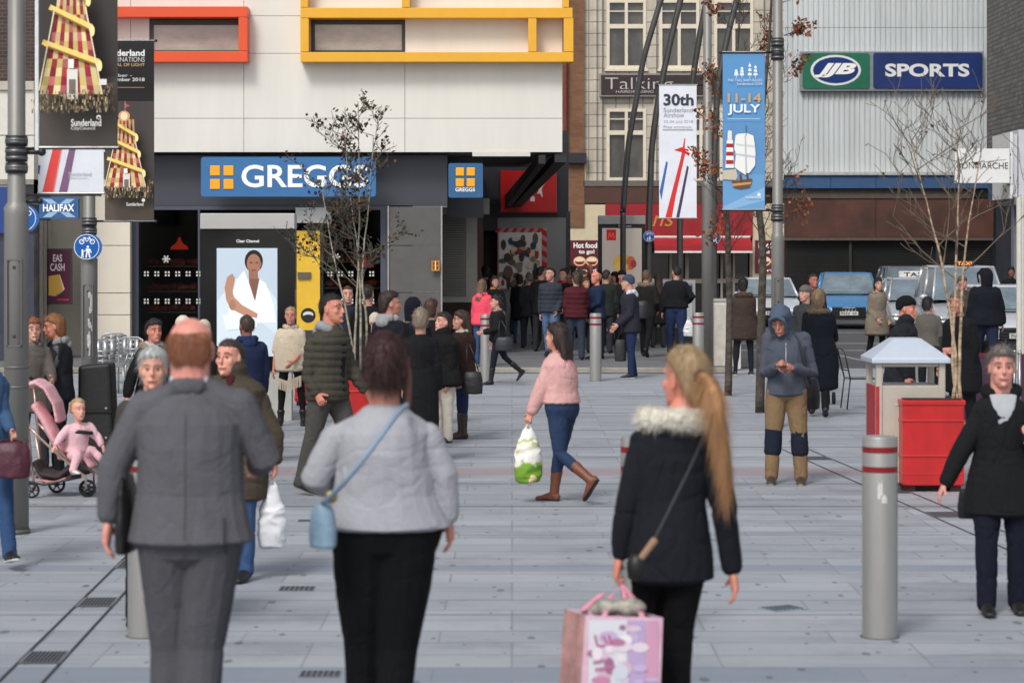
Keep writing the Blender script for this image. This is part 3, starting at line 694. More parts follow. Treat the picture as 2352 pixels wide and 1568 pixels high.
def bars(lst, c, name):
    m = MB()
    for k, r in enumerate(lst): m.fb(*r, SW, fd, fd-.01-.002*(k % 3))
    return m.build(name, M(c, .4, 0, .02, 2, name='paint'), rb, bevel=.006)
bars([(180, 20, 573, 44), (180, 122, 573, 146), (553, 45, 573, 121)], (226, 82, 38), 'orange_frame')
bars([(694, 23, 1314, 46), (694, 124, 1316, 146), (694, -140, 711, 22), (694, 47, 713, 123), (925, -140, 943, 22), (1213, 47, 1232, 123), (1294, 47, 1316, 123), (1292, -140, 1306, 22)], (232, 172, 46), 'yellow_frame')
def win(x0, y0, x1, y1, s, par, fr=(58, 56, 55), t=7, inner=None, pane=(.5, .5, .5), depth=.12, refl=(178, 168, 160), proud=0):
    q = MB(); q.fb(x0, y0, x1, y0+t*1.8, s, depth, .02+proud); q.fb(x0, y1-t, x1, y1, s, depth, .02+proud); q.fb(x0, y0+t*1.8, x0+t, y1-t, s, depth, .018+proud); q.fb(x1-t, y0+t*1.8, x1, y1-t, s, depth, .018+proud)
    fo = q.build('window', M(fr, .5, 0, .03), par); p = MB(); p.fb(x0+t, y0+t*1.8, x1-t, y1-t, s, .02, -.03+proud); p.build('pane', M(refl, .12, 0, .13, 1.2, name='dull_glass', stretch=(1, 1, 2.5), spec=.9), fo); return fo
win(*wins[0], SW, rb); win(*wins[1], SW, rb)
# soffit under the overhang, its beams, ground-floor walls
m = MB(); zs = Z(350, SW); ax, ay = X(1291, SW), Y(SW)
m.add([(X(x0b, SW), ay+.02, zs), (ax, ay+.02, zs), (X(1196, 98), Y(98), zs-.03), (X(x0b, SW), Y(98), zs-.03)], [(0, 1, 2, 3)])
m.add([(X(x0b, SW), ay+.02, zs+.02), (ax, ay+.02, zs+.02), (X(1196, 98), Y(98), zs+.02), (X(x0b, SW), Y(98), zs+.02)], [(3, 2, 1, 0)])
m.build('soffit', M((98, 96, 92), .8, 0, .05), rb)
m = MB(); A0 = Vector((ax-.03, ay+.05, zs-.0)); B0 = Vector((X(1178, 86), Y(86), Z(474, 86)))
for k, (dx, dz, c) in enumerate(((0, -.02, 0), (-.38, -.05, 0))):
    a, b_ = A0+Vector((dx, 0, dz)), B0+Vector((dx*.6, 0, dz)); w1 = .07 if k else .12
    m.add([a+Vector((-w1, 0, -.18)), a+Vector((w1, 0, -.18)), a+Vector((w1, 0, 0)), a+Vector((-w1, 0, 0)), b_+Vector((-w1, 0, -.1)), b_+Vector((w1, 0, -.1)), b_+Vector((w1, 0, .25)), b_+Vector((-w1, 0, .25))], [(0, 1, 2, 3), (4, 7, 6, 5), (0, 4, 5, 1), (1, 5, 6, 2), (2, 6, 7, 3), (3, 7, 4, 0)])
m.build('beam', M((38, 38, 40), .5, 0, .03), rb)
m = MB(); m.fb(1085, 349, 1218, 359, SW, .25, .015); m.build('edge_trim', M((214, 210, 202), .6, 0, .03), rb)
m = MB(); m.fb(300, 356, 1027, 472, SW-1, .5, -.1); m.build('fascia', M((66, 68, 78), .45, 0, .04, 1.5), rb)
m = MB(); m.fb(1027, 362, 1110, 500, 108, .3, 0); m.build('side_fascia', M((58, 59, 66), .5, 0, .04), rb)
m = MB(); m.fb(1028, 456, 1124, 492, 107, .3, .12); m.build('shutter_box', M((150, 145, 136), .6, 0, .05), rb)
# shop front: pillar, frames, glass, interior
m = MB()
for a, b_ in ((475, 563), (564.5, 671), (672.5, 760), (761.5, 828)): m.fb(894, a, 1012, b_, 111.5, .5, .02)
m.build('pillar', M((94, 92, 90), .45, 0, .07, 2.5, name='tile'), rb)
m = MB(); m.fb(890.5, 473, 893.5, 828, 111.5, .1, .05); m.fb(1012.5, 473, 1016, 828, 111.5, .1, .05); m.build('pillar_trim', metalm((190, 188, 184)), rb)
m = MB(); m.fb(874, 473, 890, 828, 111, .3, 0); m.fb(300, 473, 318, 828, 111, .3, 0); m.fb(735, 473, 742, 828, 111, .2, .01); m.fb(318, 473, 874, 482, 111, .2, 0); m.fb(455, 482, 459, 828, 111, .1, .02)
m.build('shopfront_frame', M((76, 80, 94), .45, 0, .04), rb)
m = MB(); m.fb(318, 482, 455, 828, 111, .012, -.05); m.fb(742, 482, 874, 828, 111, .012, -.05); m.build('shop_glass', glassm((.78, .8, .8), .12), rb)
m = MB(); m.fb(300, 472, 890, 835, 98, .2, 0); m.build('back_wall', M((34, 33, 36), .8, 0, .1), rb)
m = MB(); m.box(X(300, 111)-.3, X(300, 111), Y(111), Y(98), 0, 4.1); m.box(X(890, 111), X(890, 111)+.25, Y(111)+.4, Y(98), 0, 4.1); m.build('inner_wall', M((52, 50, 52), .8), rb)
m = MB()
for a, b_ in ((412, 563), (564.5, 672), (673.5, 722), (723.5, 835)):
    m.fb(196, a, 299, b_, 111.6, .25, .02)
m.build('cream_panels', cream, rb)
m = MB(); m.fb(84, 349, 300, 835, 110.5, .2, 0); m.build('ground_floor_wall', M((196, 188, 172), .6, 0, .03), rb)
m = MB(); m.fb(680, 477, 762, 512, 111.4, .1, .12); m.build('light_box', M((205, 205, 202), .4, 0, .04), rb)
m = MB(); m.fb(677, 530, 735, 758, 111.3, .06, .02); yd = m.build('yellow_door', M((232, 188, 52), .5, 0, .05, 3), rb)
m = MB(); m.fb(684, 625, 714, 640, 111.3, .06, .07); m.build('handle', metalm((120, 110, 100)), yd)
picture('door_print', [('e', (44, 42, 44), 708, 724, 17, 17), ('e', (210, 210, 206), 708, 722, 12, 7), ('e', (44, 42, 44), 708, 728, 12, 6)], 111.3, rb, .026)
m = MB(); m.fb(677, 758, 735, 830, 111.3, .06, .02); m.build('door_base', M((60, 58, 60), .6), rb)
# shutter wall and alley
m = MB(); m.fb(1012, 476, 1096, 694, 105, .25, 0); m.build('shutter_frame', M((176, 172, 162), .6, 0, .04), rb)
m = MB()
for k in range(34): a = 494+k*5.5; m.fb(1017, a, 1071, a+4.3, 105, .05, .03+.012*(k % 2))
m.build('roller_shutter', M((128, 126, 120), .55, .2, .08, 4), rb)
brickm = lambda c, c2, sc_=1, mo=(70, 66, 62): _brick(c, c2, sc_, mo)
def _brick(c, c2, sc_, mo, axis='X'):
    key = ('brick', c, c2, sc_, axis)
    if key in MATS: return MATS[key]
    m = bpy.data.materials.new('brick'); m.use_nodes = True; n = m.node_tree.nodes; l = m.node_tree.links; b = n['Principled BSDF']; b.inputs['Roughness'].default_value = .85
    tc = n.new('ShaderNodeTexCoord'); sp = n.new('ShaderNodeSeparateXYZ'); cb = n.new('ShaderNodeCombineXYZ'); l.new(tc.outputs['Object'], sp.inputs[0])
    l.new(sp.outputs[0 if axis == 'X' else 1], cb.inputs[0]); l.new(sp.outputs[2], cb.inputs[1])
    t = n.new('ShaderNodeTexBrick'); l.new(cb.outputs[0], t.inputs[0]); t.inputs['Scale'].default_value = sc_; t.inputs['Brick Width'].default_value = .225; t.inputs['Row Height'].default_value = .075; t.inputs['Mortar Size'].default_value = .008
    t.inputs['Color1'].default_value = (*lin(c), 1); t.inputs['Color2'].default_value = (*lin(c2), 1); t.inputs['Mortar'].default_value = (*lin(mo), 1)
    no = n.new('ShaderNodeTexNoise'); no.inputs['Scale'].default_value = 1.3; no.inputs['Detail'].default_value = 6; l.new(tc.outputs['Object'], no.inputs[0])
    mx = n.new('ShaderNodeMix'); mx.data_type = 'RGBA'; mx.blend_type = 'MULTIPLY'; mx.inputs[0].default_value = .6; l.new(t.outputs[0], mx.inputs[6]); l.new(no.outputs['Color'], mx.inputs[7])
    h = n.new('ShaderNodeHueSaturation'); h.inputs['Saturation'].default_value = 0; h.inputs['Value'].default_value = 1.5; l.new(no.outputs['Color'], h.inputs['Color']); l.new(h.outputs[0], mx.inputs[7]); l.new(mx.outputs[2], b.inputs['Base Color'])
    bp = n.new('ShaderNodeBump'); bp.inputs['Strength'].default_value = .4; bp.inputs['Distance'].default_value = .01; bp.invert = True; l.new(t.outputs['Fac'], bp.inputs['Height']); l.new(bp.outputs[0], b.inputs['Normal'])
    MATS[key] = m; return m
m = MB(); m.fb(1012, 694, 1096, 840, 105, .25, 0); m.build('plinth', _brick((72, 48, 42), (58, 40, 36), 1, (50, 46, 44)), rb)
m = MB(); m.box(X(1096, 105)-.02, X(1096, 105)+.02, Y(104), Y(87), 0, 4.2); m.build('alley_wall', _brick((104, 58, 46), (84, 46, 38), 1, (62, 52, 48), 'Y'), rb)
# ---------------------------------------------------------------- signs on it
bluem = M((54, 112, 166), .35, 0, .04, 2, name='paint'); wm = M((244, 244, 242), .5, 0, 0); orm = M((246, 168, 20), .45, 0, 0)
def squares(x0, y0, sz, gp, s, par, pr):
    q = MB()
    for i in (0, 1):
        for j in (0, 1): a, b_ = x0+i*(sz+gp), y0+j*(sz+gp); q.fb(a, b_, a+sz, b_+sz, s, .02, pr)
    return q.build('emblem', orm, par, bevel=.02)
def rbox(x0, y0, x1, y1, s, dep, proud, r=.06):
    q = MB(); X0, X1, Z0, Z1 = X(x0, s), X(x1, s), Z(y1, s), Z(y0, s); pts = []
    for cx_, cz_, a0 in ((X1-r, Z1-r, 0), (X0+r, Z1-r, 90), (X0+r, Z0+r, 180), (X1-r, Z0+r, 270)):
        for k in range(6): t = R(a0+18*k); pts.append((cx_+r*math.cos(t), cz_+r*math.sin(t)))
    q.prism(pts, Y(s)-proud, Y(s)-proud+dep); return q
s_ = 112.6
rt = empty('shop_sign', P(663, 453, s_), 'wide blue bakery sign with white capitals and four orange squares', 'shop sign')
rbox(463, 361, 864, 452, s_, .14, .1).build('panel', bluem, rt); squares(484, 381, 23, 8, s_, rt, .12); text('GREGGS', 556, 846, 379, 431, s_, wm, rt, .018, proud=.105)
s_ = 116
rt = empty('shop_sign', P(1068, 454, s_), 'small square blue sign with four orange squares on the corner', 'shop sign')
rbox(1030, 375, 1109, 454, s_, .16, 0, .04).build('panel', M((48, 96, 140), .35, 0, .04), rt); squares(1047, 385, 19, 6, s_, rt, .02); text('GREGGS', 1046, 1091, 431, 440, s_, wm, rt, .02)
rt = empty('wall_sign', P(1000, 622, 111.7), 'little square orange notice on the grey tiled pillar', 'sign')
q = MB(); q.fb(991, 598, 1010, 622, 111.7, .02, .06); q.build('plate', M((190, 130, 30), .5), rt); picture('print', [('r', (120, 40, 24), 995, 602, 1006, 608), ('r', (120, 40, 24), 995, 611, 1006, 618), ('r', (240, 220, 160), 999, 600, 1002, 620)], 111.7, rt, .065)
rt = empty('poster_frame', P(137, 700, 113), 'maroon poster in a dark frame on the cream wall at the left', 'poster')
q = MB(); q.fb(109, 571, 167, 699, 113, .06, .06); q.build('frame', M((62, 52, 56), .4), rt)
picture('print', [('r', (92, 40, 66), 114, 576, 162, 694), ('p', (222, 176, 82), [(113, 634), (137, 630), (147, 664), (128, 680), (113, 678)]), ('p', (250, 232, 190), [(139, 632), (150, 664), (130, 681), (147, 664), (137, 630)]), ('r', (200, 60, 90), 132, 686, 160, 690)], 113, rt, .065)
text('EAS\nCASH', 117, 150, 584, 622, 113, M((236, 220, 226), .6, 0, 0), rt, .02, proud=.075)

# things behind the bakery glass
def shelf(label, x0, x1, ys_, s, c1, seed):
    rt = empty('display_shelf', P((x0+x1)/2, 760, s), label, 'shelf'); r = random.Random(seed)
    for k, yy in enumerate(ys_):
        q = MB(); q.fb(x0, yy, x1, yy+3, s, .4, 0); q.build('shelf_board', M((120, 92, 70), .6), rt)
        q = MB()
        for i in range(26):
            xx = x0+4+(x1-x0-8)*r.random(); q.ell(X(xx, s), Y(s)+.1+.25*r.random(), Z(yy, s)+.05+.05*r.random(), .06+.05*r.random(), .06, .05+.03*r.random(), 8)
        q.build('baked_goods', M(c1, .6, 0, .25, 9, c2=(60, 22, 18)), rt, True)
    return rt
shelf('shelf of loaves and packets behind the left bakery window', 322, 452, (610, 668, 716), 106, (170, 78, 50), 3)
shelf('shelf of loaves behind the bakery window next to the tiled pillar', 746, 870, (600, 660, 712), 106, (150, 84, 50), 4)
for (x0, n_, lab) in ((330, 6, 'row of white four-square stickers on the left bakery window'), (752, 5, 'row of white four-square stickers on the right bakery window')):
    rt = empty('window_sticker', P(x0+60, 700, 111.2), lab, 'sticker'); sh = []
    for yy in (630, 693):
        for i in range(n_):
            cx_ = x0+i*24+4
            for a in (-4, 3):
                for b_ in (-4, 3): sh.append(('r', (196, 194, 186), cx_+a, yy+b_-3, cx_+a+4, yy+b_+1.5))
    picture('print', sh, 111.2, rt, -.04, 0)
for px, py, lab in ((381, 595, 'white snowflake sticker on the left bakery window'), (772, 590, 'white snowflake sticker behind the leafy birch')):
    rt = empty('snowflake_sticker', P(px, py+9, 111.2), lab, 'sticker')
    picture('print', [('l', (222, 222, 220), (px+9*math.cos(t), py+9*math.sin(t)), (px-9*math.cos(t), py-9*math.sin(t)), 2.2) for t in (0, 1.047, 2.094)]+[('l', (222, 222, 220), (px+6*math.cos(t)-2*math.sin(t), py+6*math.sin(t)+2*math.cos(t)), (px+6*math.cos(t)+2*math.sin(t), py+6*math.sin(t)-2*math.cos(t)), 1.6) for t in [k*1.047 for k in range(6)]], 111.2, rt, -.04, 0)
def pendant(px, py, label, s=106):
    rt = empty('pendant_lamp', P(px, py, s), label, 'lamp'); c = P(px, py, s); q = MB(); n = 18
    for i, (r_, z_) in enumerate(((.20, 0), (.17, .07), (.08, .13), (.035, .2), (.03, .26))): q.v += [(c.x+r_*math.cos(2*math.pi*k/n), c.y+r_*math.sin(2*math.pi*k/n), c.z+z_) for k in range(n)]
    for i in range(4):
        for k in range(n): q.f.append((i*n+k, i*n+(k+1) % n, (i+1)*n+(k+1) % n, (i+1)*n+k)); q.m.append(0); q.c.append(None)
    q.build('lamp_shade', M((226, 62, 40), .4, 0, 0, emit=.25), rt, True); q = MB(); q.tube([c+Vector((0, 0, .26)), c+Vector((0, 0, 1.0))], .008, 6); q.build('cord', M((20, 20, 20)), rt)
pendant(412, 573, 'red pendant lamp behind the left bakery window'); pendant(838, 614, 'red pendant lamp seen through the birch twigs')

# ---------------------------------------------------------------- left building (dark brick above)
sL = 116
lb = empty('corner_building', (X(-60, sL), Y(sL)+3, 0), 'dark brick building with pale panels and a blue shopfront at the left edge', 'building')
m = MB(); m.box(X(-700, sL), X(78, sL), Y(sL), Y(sL)+8, Z(186, sL), Z(-300, sL)); m.build('brick_wall', _brick((84, 64, 58), (66, 50, 46), 1, (96, 88, 82)), lb)
m = MB(); m.fb(-700, 187, 79, 207, sL, .5, .06); m.build('sill_band', M((190, 182, 166), .7, 0, .06), lb)
m = MB(); m.fb(-700, 208, 78, 310, sL, .5, 0); m.fb(-700, 312, 78, 448, sL, .5, 0); m.build('pale_panels', M((216, 212, 200), .6, 0, .04), lb)
m = MB(); m.fb(-700, 412, 78, 424, sL, .6, .05); m.build('canopy_edge', M((150, 142, 132), .7), lb)
m = MB(); m.fb(-700, 430, 20, 536, sL, .3, .12); m.build('blue_fascia', M((28, 62, 128), .4, 0, .03), lb)
m = MB(); m.fb(-700, 536, 78, 870, sL, .4, 0); m.build('shopfront', M((58, 64, 80), .35, 0, .12, 1.5), lb)
m = MB(); m.fb(20, 424, 78, 536, sL, .4, .02); m.build('dark_head', M((34, 36, 42), .5), lb)
m = MB(); xx = X(78, sL); m.box(xx-.3, xx, Y(sL)+.45, Y(SW), 0, Z(424, sL)); m.build('side_wall', M((70, 72, 80), .6, 0, .05), lb)
m = MB()
for k, (dy, c) in enumerate(((.55, 0), (.95, 0), (1.4, 0))): m.box(xx, xx+.04, Y(sL)+dy, Y(sL)+dy+.16, 0, Z(505, sL))
m.build('pilasters', M((168, 160, 146), .6), lb)
rt = empty('projecting_sign', P(134, 503, 128), 'blue projecting bank sign with a pale cross on the left', 'sign')
q = rbox(90, 453, 180, 502, 128, .12, 0, .03); q.build('panel', M((44, 92, 146), .4, 0, .04), rt)
picture('cross', [('p', (150, 180, 208), [(98, 457), (118, 457), (174, 499), (154, 499)]), ('p', (150, 180, 208), [(172, 457), (152, 457), (98, 499), (118, 499)]), ('r', (44, 92, 146), 96, 468, 174, 487)], 128, rt)
text('HALIFAX', 99, 171, 469, 486, 128, wm, rt, .03, proud=.012)
q = MB(); q.tube([P(92, 470, 128, .06), P(74, 470, 117)], .03, 8); q.build('bracket', M((40, 42, 48)), rt)
# ---------------------------------------------------------------- sports-shoe shop at the end of the alley
sP = 88
pb = empty('shoe_shop', (X(1220, sP), Y(sP)+3, 0), 'grey-framed shoe shop with a red sign panel at the end of the passage', 'shop')
m = MB(); m.fb(1060, 486, 1306, 530, sP, .5, 0); m.fb(1060, 300, 1306, 392, sP, 1, 0); m.fb(1060, 392, 1150, 486, sP, .8, 0); m.fb(1279, 392, 1306, 486, sP, .6, -.01); m.build('header', M((54, 56, 62), .5, 0, .05), pb)
m = MB(); m.fb(1143, 500, 1300, 770, sP, .3, .03); m.build('grey_panel', M((142, 142, 140), .55, 0, .05, 1.5), pb)
m = MB(); m.fb(1300, 486, 1310, 770, sP, .4, .04); m.build('frame_post', M((70, 72, 76), .5), pb)
m = MB(); m.fb(1098, 500, 1143, 770, sP, .3, -.4); m.build('doorway', M((46, 34, 32), .7, 0, .1), pb)
m = MB()
for k in range(5): m.fb(1130, 456+k*7, 1206, 460+k*7, sP, .08, .1+.004*k)
m.build('louvre', M((40, 40, 42), .5), pb)
rt = empty('shop_sign', P(1214, 486, sP), 'red square sign panel with a white leaping cat and letters', 'shop sign')
q = MB(); q.fb(1150, 392, 1278, 485, sP, .1, .14); q.build('panel', M((206, 26, 28), .35, 0, .05), rt)
def cpt(l_): return [((1280+a/2.8)*.92235, b*.92235/2.8) for a, b in l_]
picture('emblem', [('p', (238, 232, 228), cpt([(232, 1248), (205, 1272), (186, 1296), (152, 1300), (134, 1312), (160, 1316), (172, 1330), (160, 1352), (182, 1350), (192, 1372), (200, 1374), (196, 1346), (192, 1326), (200, 1302), (222, 1272)])), ('r', (238, 232, 228), 1216, 437, 1224, 452), ('r', (238, 232, 228), 1218, 452, 1228, 463)], sP, rt, .145)
q = MB(); q.fb(1146, 485, 1282, 489, sP, .12, .16); q.build('edge', M((160, 20, 24), .4), rt)
rt = empty('wall_poster', P(1200, 660, sP), 'photo poster in a red and pink striped frame on the grey shop wall', 'poster')
q = MB(); q.fb(1143, 524, 1256, 665, sP, .03, .07); q.build('frame', M((214, 150, 152), .5), rt)
sh = []
for k in range(12): sh.append(('p', (196, 44, 46), [(1143+k*19, 524), (1152+k*19, 524), (1145+k*19, 534), (1136+k*19, 534)] if k < 6 else [(1244, 524+(k-6)*24), (1256, 532+(k-6)*24), (1256, 545+(k-6)*24), (1244, 537+(k-6)*24)]))
r_ = random.Random(5); sh.append(('r', (226, 222, 214), 1146, 534, 1244, 662))
for k in range(60): sh.append(('e', r_.choice([(196, 160, 128), (70, 66, 72), (172, 60, 50), (60, 76, 104), (226, 206, 176), (110, 92, 80), (140, 130, 120)]), 1152+r_.random()*84, 545+r_.random()*110, 3+r_.random()*8, 4+r_.random()*10))
picture('print', sh, sP, rt, .075, .0006)
# ---------------------------------------------------------------- brick gable and glazed-tile building
sF = 74
gb = empty('brick_building', (X(1330, sF), Y(sF)+4, 0), 'narrow brown brick wall between the white building and the tiled building', 'building')
m = MB(); m.box(X(1180, sF), X(1342, sF), Y(sF)-.15, Y(sF)+6, 3, Z(-300, sF)); m.build('wall', _brick((140, 100, 70), (122, 84, 58), 1, (120, 96, 76)), gb)
q = MB(); q.tube([P(1299, -200, sF, -.3), P(1299, 356, sF, -.3)], .06, 10); q.build('downpipe', M((126, 56, 48), .5), gb)
m = MB(); m.fb(1296, 352, 1346, 375, sF, .5, .35); m.build('ledge', M((44, 46, 54), .5), gb)
fb_ = empty('tiled_building', (X(1570, sF), Y(sF)+4, 0), 'beige glazed-tile building with white sash windows over a red-fronted cafe', 'building')
def tile_mat():
    m = _brick((204, 196, 180), (190, 181, 166), 1, (134, 128, 116)).copy(); t = [n for n in m.node_tree.nodes if n.type == 'TEX_BRICK'][0]
    t.inputs['Brick Width'].default_value = .42; t.inputs['Row Height'].default_value = .36; t.inputs['Mortar Size'].default_value = .016; t.offset = 0; m.node_tree.nodes['Principled BSDF'].inputs['Roughness'].default_value = .4; return m
TM = tile_mat()
holes = [(1393, 0, 1484, 158), (1514, 0, 1606, 158), (1640, 0, 1730, 158), (1393, 250, 1484, 415), (1560, 250, 1660, 415)]
def wall_holes(x0, x1, y0, y1, holes, s, depth, mat, par, name='wall'):
    xs = sorted({x0, x1, *[h[0] for h in holes], *[h[2] for h in holes]}); ys = sorted({y0, y1, *[h[1] for h in holes], *[h[3] for h in holes]}); m = MB()
    for i in range(len(xs)-1):
        for j in range(len(ys)-1):
            cx_, cy_ = (xs[i]+xs[i+1])/2, (ys[j]+ys[j+1])/2
            if any(h[0] < cx_ < h[2] and h[1] < cy_ < h[3] for h in holes): continue
            m.fb(xs[i], ys[j], xs[i+1], ys[j+1], s, depth, 0)
    return m.build(name, mat, par)
wall_holes(1342, 1800, -300, 430, holes, sF, .5, TM, fb_)
m = MB(); m.box(X(1343, sF), X(1800, sF), Y(sF)+.5, Y(sF)+8, 0, Z(-300, sF)); m.build('rear_wall', M((80, 76, 70), .8), fb_)
m = MB()
for xx in (1362, 1376, 1500, 1622, 1745, 1770): m.fb(xx, -300, xx+8, 425, sF, .1, .1)
m.build('pilasters', TM, fb_)
def sash(x0, y0, x1, y1, ty, label=None, seed=1):
    fr = M((228, 216, 196), .5, 0, .04); q = MB(); b_ = 7; xm = (x0+x1)/2
    for r_ in ((x0, y0, x1, y0+b_), (x0, y1-b_, x1, y1), (x0, y0+b_, x0+b_, y1-b_), (x1-b_, y0+b_, x1, y1-b_), (xm-3.5, y0+b_, xm+3.5, y1-b_), (x0+b_, ty, xm-3.5, ty+10), (xm+3.5, ty, x1-b_, ty+10)): q.fb(*r_, sF, .12, .04)
    q.fb(x0-4, y1, x1+4, y1+6, sF, .2, .1); q.fb(x0+b_, ty*.45+y0*.55, xm-3.5, ty*.45+y0*.55+2.5, sF, .06, .03); q.fb(xm+3.5, ty*.45+y0*.55, x1-b_, ty*.45+y0*.55+2.5, sF, .06, .03)
    w_ = q.build('window', fr, fb_); q = MB(); q.fb(x0+b_, y0+b_, x1-b_, y1-b_, sF, .02, -.08); q.build('pane', M((92, 88, 84), .1, 0, .12, 1.5, c2=(44, 44, 48), spec=.8, name='dark_glass', stretch=(1, 1, .6)), w_)
for h, ty in zip(holes, (56, 56, 56, 300, 300)): sash(*h, ty)
m = MB(); m.fb(1340, 415, 1800, 428, sF, .3, .15); m.build('string_course', M((110, 104, 96), .7, 0, .08), fb_)
rt = empty('shop_sign', P(1500, 222, sF), 'dark brown first-floor sign with thin pale lettering', 'shop sign')
q = MB(); q.fb(1376, 170, 1680, 223, sF, .1, .22); q.build('frame', M((150, 142, 132), .5, 0, .05), rt); q = MB(); q.fb(1380, 174, 1676, 219, sF, .02, .24); q.build('panel', M((52, 38, 40), .5, 0, .05), rt)
text('Talking', 1389, 1545, 180, 215, sF, M((190, 186, 182), .5, 0, 0), rt, -.012, proud=.245); text('HAIRDRESSING', 1414, 1500, 209, 215, sF, M((190, 186, 182), .5, 0, 0), rt, proud=.245)
# ground floor: cream pier, brown band, red cafe front
m = MB(); m.fb(1305, 378, 1346, 425, sF, .3, .1); m.fb(1305, 470, 1390, 745, sF, .3, .1); m.build('cream_pier', M((212, 196, 166), .6, 0, .05), fb_)
m = MB(); m.fb(1308, 429, 1665, 467, sF, .3, .12); m.build('brown_band', M((84, 54, 44), .5, 0, .06), fb_)
rd = M((156, 28, 38), .45, 0, .08, 2)
m = MB(); m.fb(1391, 468, 1728, 545, sF, .3, .14); m.build('red_fascia', rd, fb_)
m = MB(); m.fb(1620, 552, 1726, 556, sF, .7, .7); 
A_, B_ = Z(546, sF), Z(566, sF-0); yy = Y(sF)-.14
m.v = []; m.f = []; m.m = []; m.c = []
m.prism([(0, 0), (0, 0), (0, 0)], 0, 0) if False else None
x0_, x1_ = X(1500, sF), X(1722, sF)
m.add([(x0_, yy, A_), (x1_, yy, A_), (x1_, yy-.7, B_+.02), (x0_, yy-.7, B_+.02), (x0_, yy-.7, B_-.16), (x1_, yy-.7, B_-.16), (x0_, yy, A_-.05), (x1_, yy, A_-.05)], [(0, 3, 2, 1), (3, 4, 5, 2), (6, 7, 5, 4), (0, 6, 4, 3), (1, 2, 5, 7)])
m.build('awning', M((164, 30, 38), .6, 0, .08, 3), fb_)
m = MB(); m.box(x0_, x1_, yy-.72, yy-.7, B_-.2, B_-.14); m.box(x0_, x1_, yy-.03, yy, A_+.0, A_+.06); m.build('white_edge', M((226, 222, 216), .5, 0, .03), fb_)
text('ns', 1498, 1548, 495, 520, sF, M((190, 130, 64), .5, 0, 0), fb_, .0, proud=.15, shear=.3)
m = MB(); m.fb(1480, 570, 1728, 745, sF, .1, -.3); m.build('dark_glass', M((36, 33, 34), .12, 0, .2, 2, spec=.8, c2=(20, 20, 22)), fb_)
m = MB()
for xx, w_ in ((1484, 6), (1538, 5), (1574, 8), (1632, 6), (1655, 5), (1683, 5), (1722, 8)): m.fb(xx, 570, xx+w_, 745, sF, .12, .02)
m.fb(1480, 640, 1728, 650, sF, .1, 0); m.build('shopfront_frame', M((150, 140, 126), .5, 0, .06), fb_)
m = MB(); m.fb(1728, 468, 1800, 745, sF, .3, .1); m.build('end_pier', M((206, 190, 160), .6, 0, .05), fb_)
def hotfood(x0, lab, h=False):
    rt = empty('food_poster', P(x0+34, 628, sF), lab, 'poster')
    q = MB(); q.fb(x0, 552, x0+68, 628, sF, .04, .16); q.build('board', M((92, 22, 30), .5, 0, .04), rt)
    text('Hot food', x0+8, x0+62, 557, 570, sF, wm, rt, .03, proud=.165); text('to go!', x0+20, x0+56, 573, 585, sF, wm, rt, .03, proud=.165)
    sh = []
    for cx_ in (x0+22, x0+50): sh += [('e', (226, 190, 156), cx_, 600, 14, 11), ('e', (170, 84, 52), cx_, 601, 11, 7), ('e', (240, 214, 180), cx_, 596, 12, 5), ('e', (120, 30, 26), cx_, 604, 9, 2.5)]
    picture('print', sh, sF, rt, .165); text('Served', x0+10, x0+60, 617, 624, sF, wm, rt, .01, proud=.165)
hotfood(1309, 'maroon hot food poster on the cream pier beside the digital panel'); hotfood(1733, 'maroon hot food poster right of the red cafe, behind the street trees')
# ---------------------------------------------------------------- corrugated sports building, grey brick building, right-hand shops
sJ = 55
jb = empty('corrugated_building', (X(2030, sJ), Y(sJ)+5, 0), 'tall pale grey corrugated metal building over a dark shuttered front', 'building')
m = MB(); x0_, x1_, zz0, zz1 = X(1786, sJ), X(2277, sJ), Z(397, sJ), Z(-260, sJ); pts = []; pitch = .215; n_ = int((x1_-x0_)/pitch)
for i in range(n_):
    a = x0_+i*pitch
    for dx, dy in ((0, 0), (.09, 0), (.115, -.055), (.185, -.055)): pts.append((a+dx, Y(sJ)+dy))
pts.append((x1_, Y(sJ)))
for i in range(len(pts)-1):
    (a, b_), (c_, d_) = pts[i], pts[i+1]
    for za, zb in ((zz0, Z(64, sJ)-.01), (Z(64, sJ)+.01, zz1)): m.add([(a, b_, za), (c_, d_, za), (c_, d_, zb), (a, b_, zb)], [(0, 1, 2, 3)])
m.build('corrugated_cladding', M((206, 211, 212), .5, .0, .06, .9, name='metal', stretch=(2.5, 1, .25)), jb)
m = MB(); m.box(x0_, x1_, Y(sJ)+.02, Y(sJ)+12, 4.5, zz1); m.box(x0_-2, x1_+1, Y(sJ)+1, Y(sJ)+12, 0, 4.5); m.build('rear_wall', M((96, 98, 98), .7), jb)
m = MB(); m.fb(1786, 396, 2280, 403, sJ, .6, .5); m.build('white_gutter', M((196, 196, 194), .5, 0, .1, 4), jb)
m = MB()
for k in range(5): m.fb(1700+k*103, 404, 1802+k*103, 433, sJ, .3, .4)
m.fb(2215, 404, 2280, 433, sJ, .3, .4); m.build('blue_fascia', M((58, 92, 134), .45, 0, .06, 1), jb)
m = MB(); m.fb(1786, 434, 2230, 456, sJ, .3, .2); m.build('grey_band', M((92, 82, 76), .6, 0, .1), jb)
m = MB(); m.fb(1786, 457, 2010, 545, sJ, .3, .15); m.fb(2011, 457, 2280, 545, sJ, .3, .15); m.build('rust_fascia', M((98, 62, 50), .5, 0, .12, .8, c2=(62, 42, 38)), jb)
m = MB(); m.fb(1786, 546, 2280, 552, sJ, .3, .2); m.build('lintel', M((100, 86, 78), .6), jb)
m = MB()
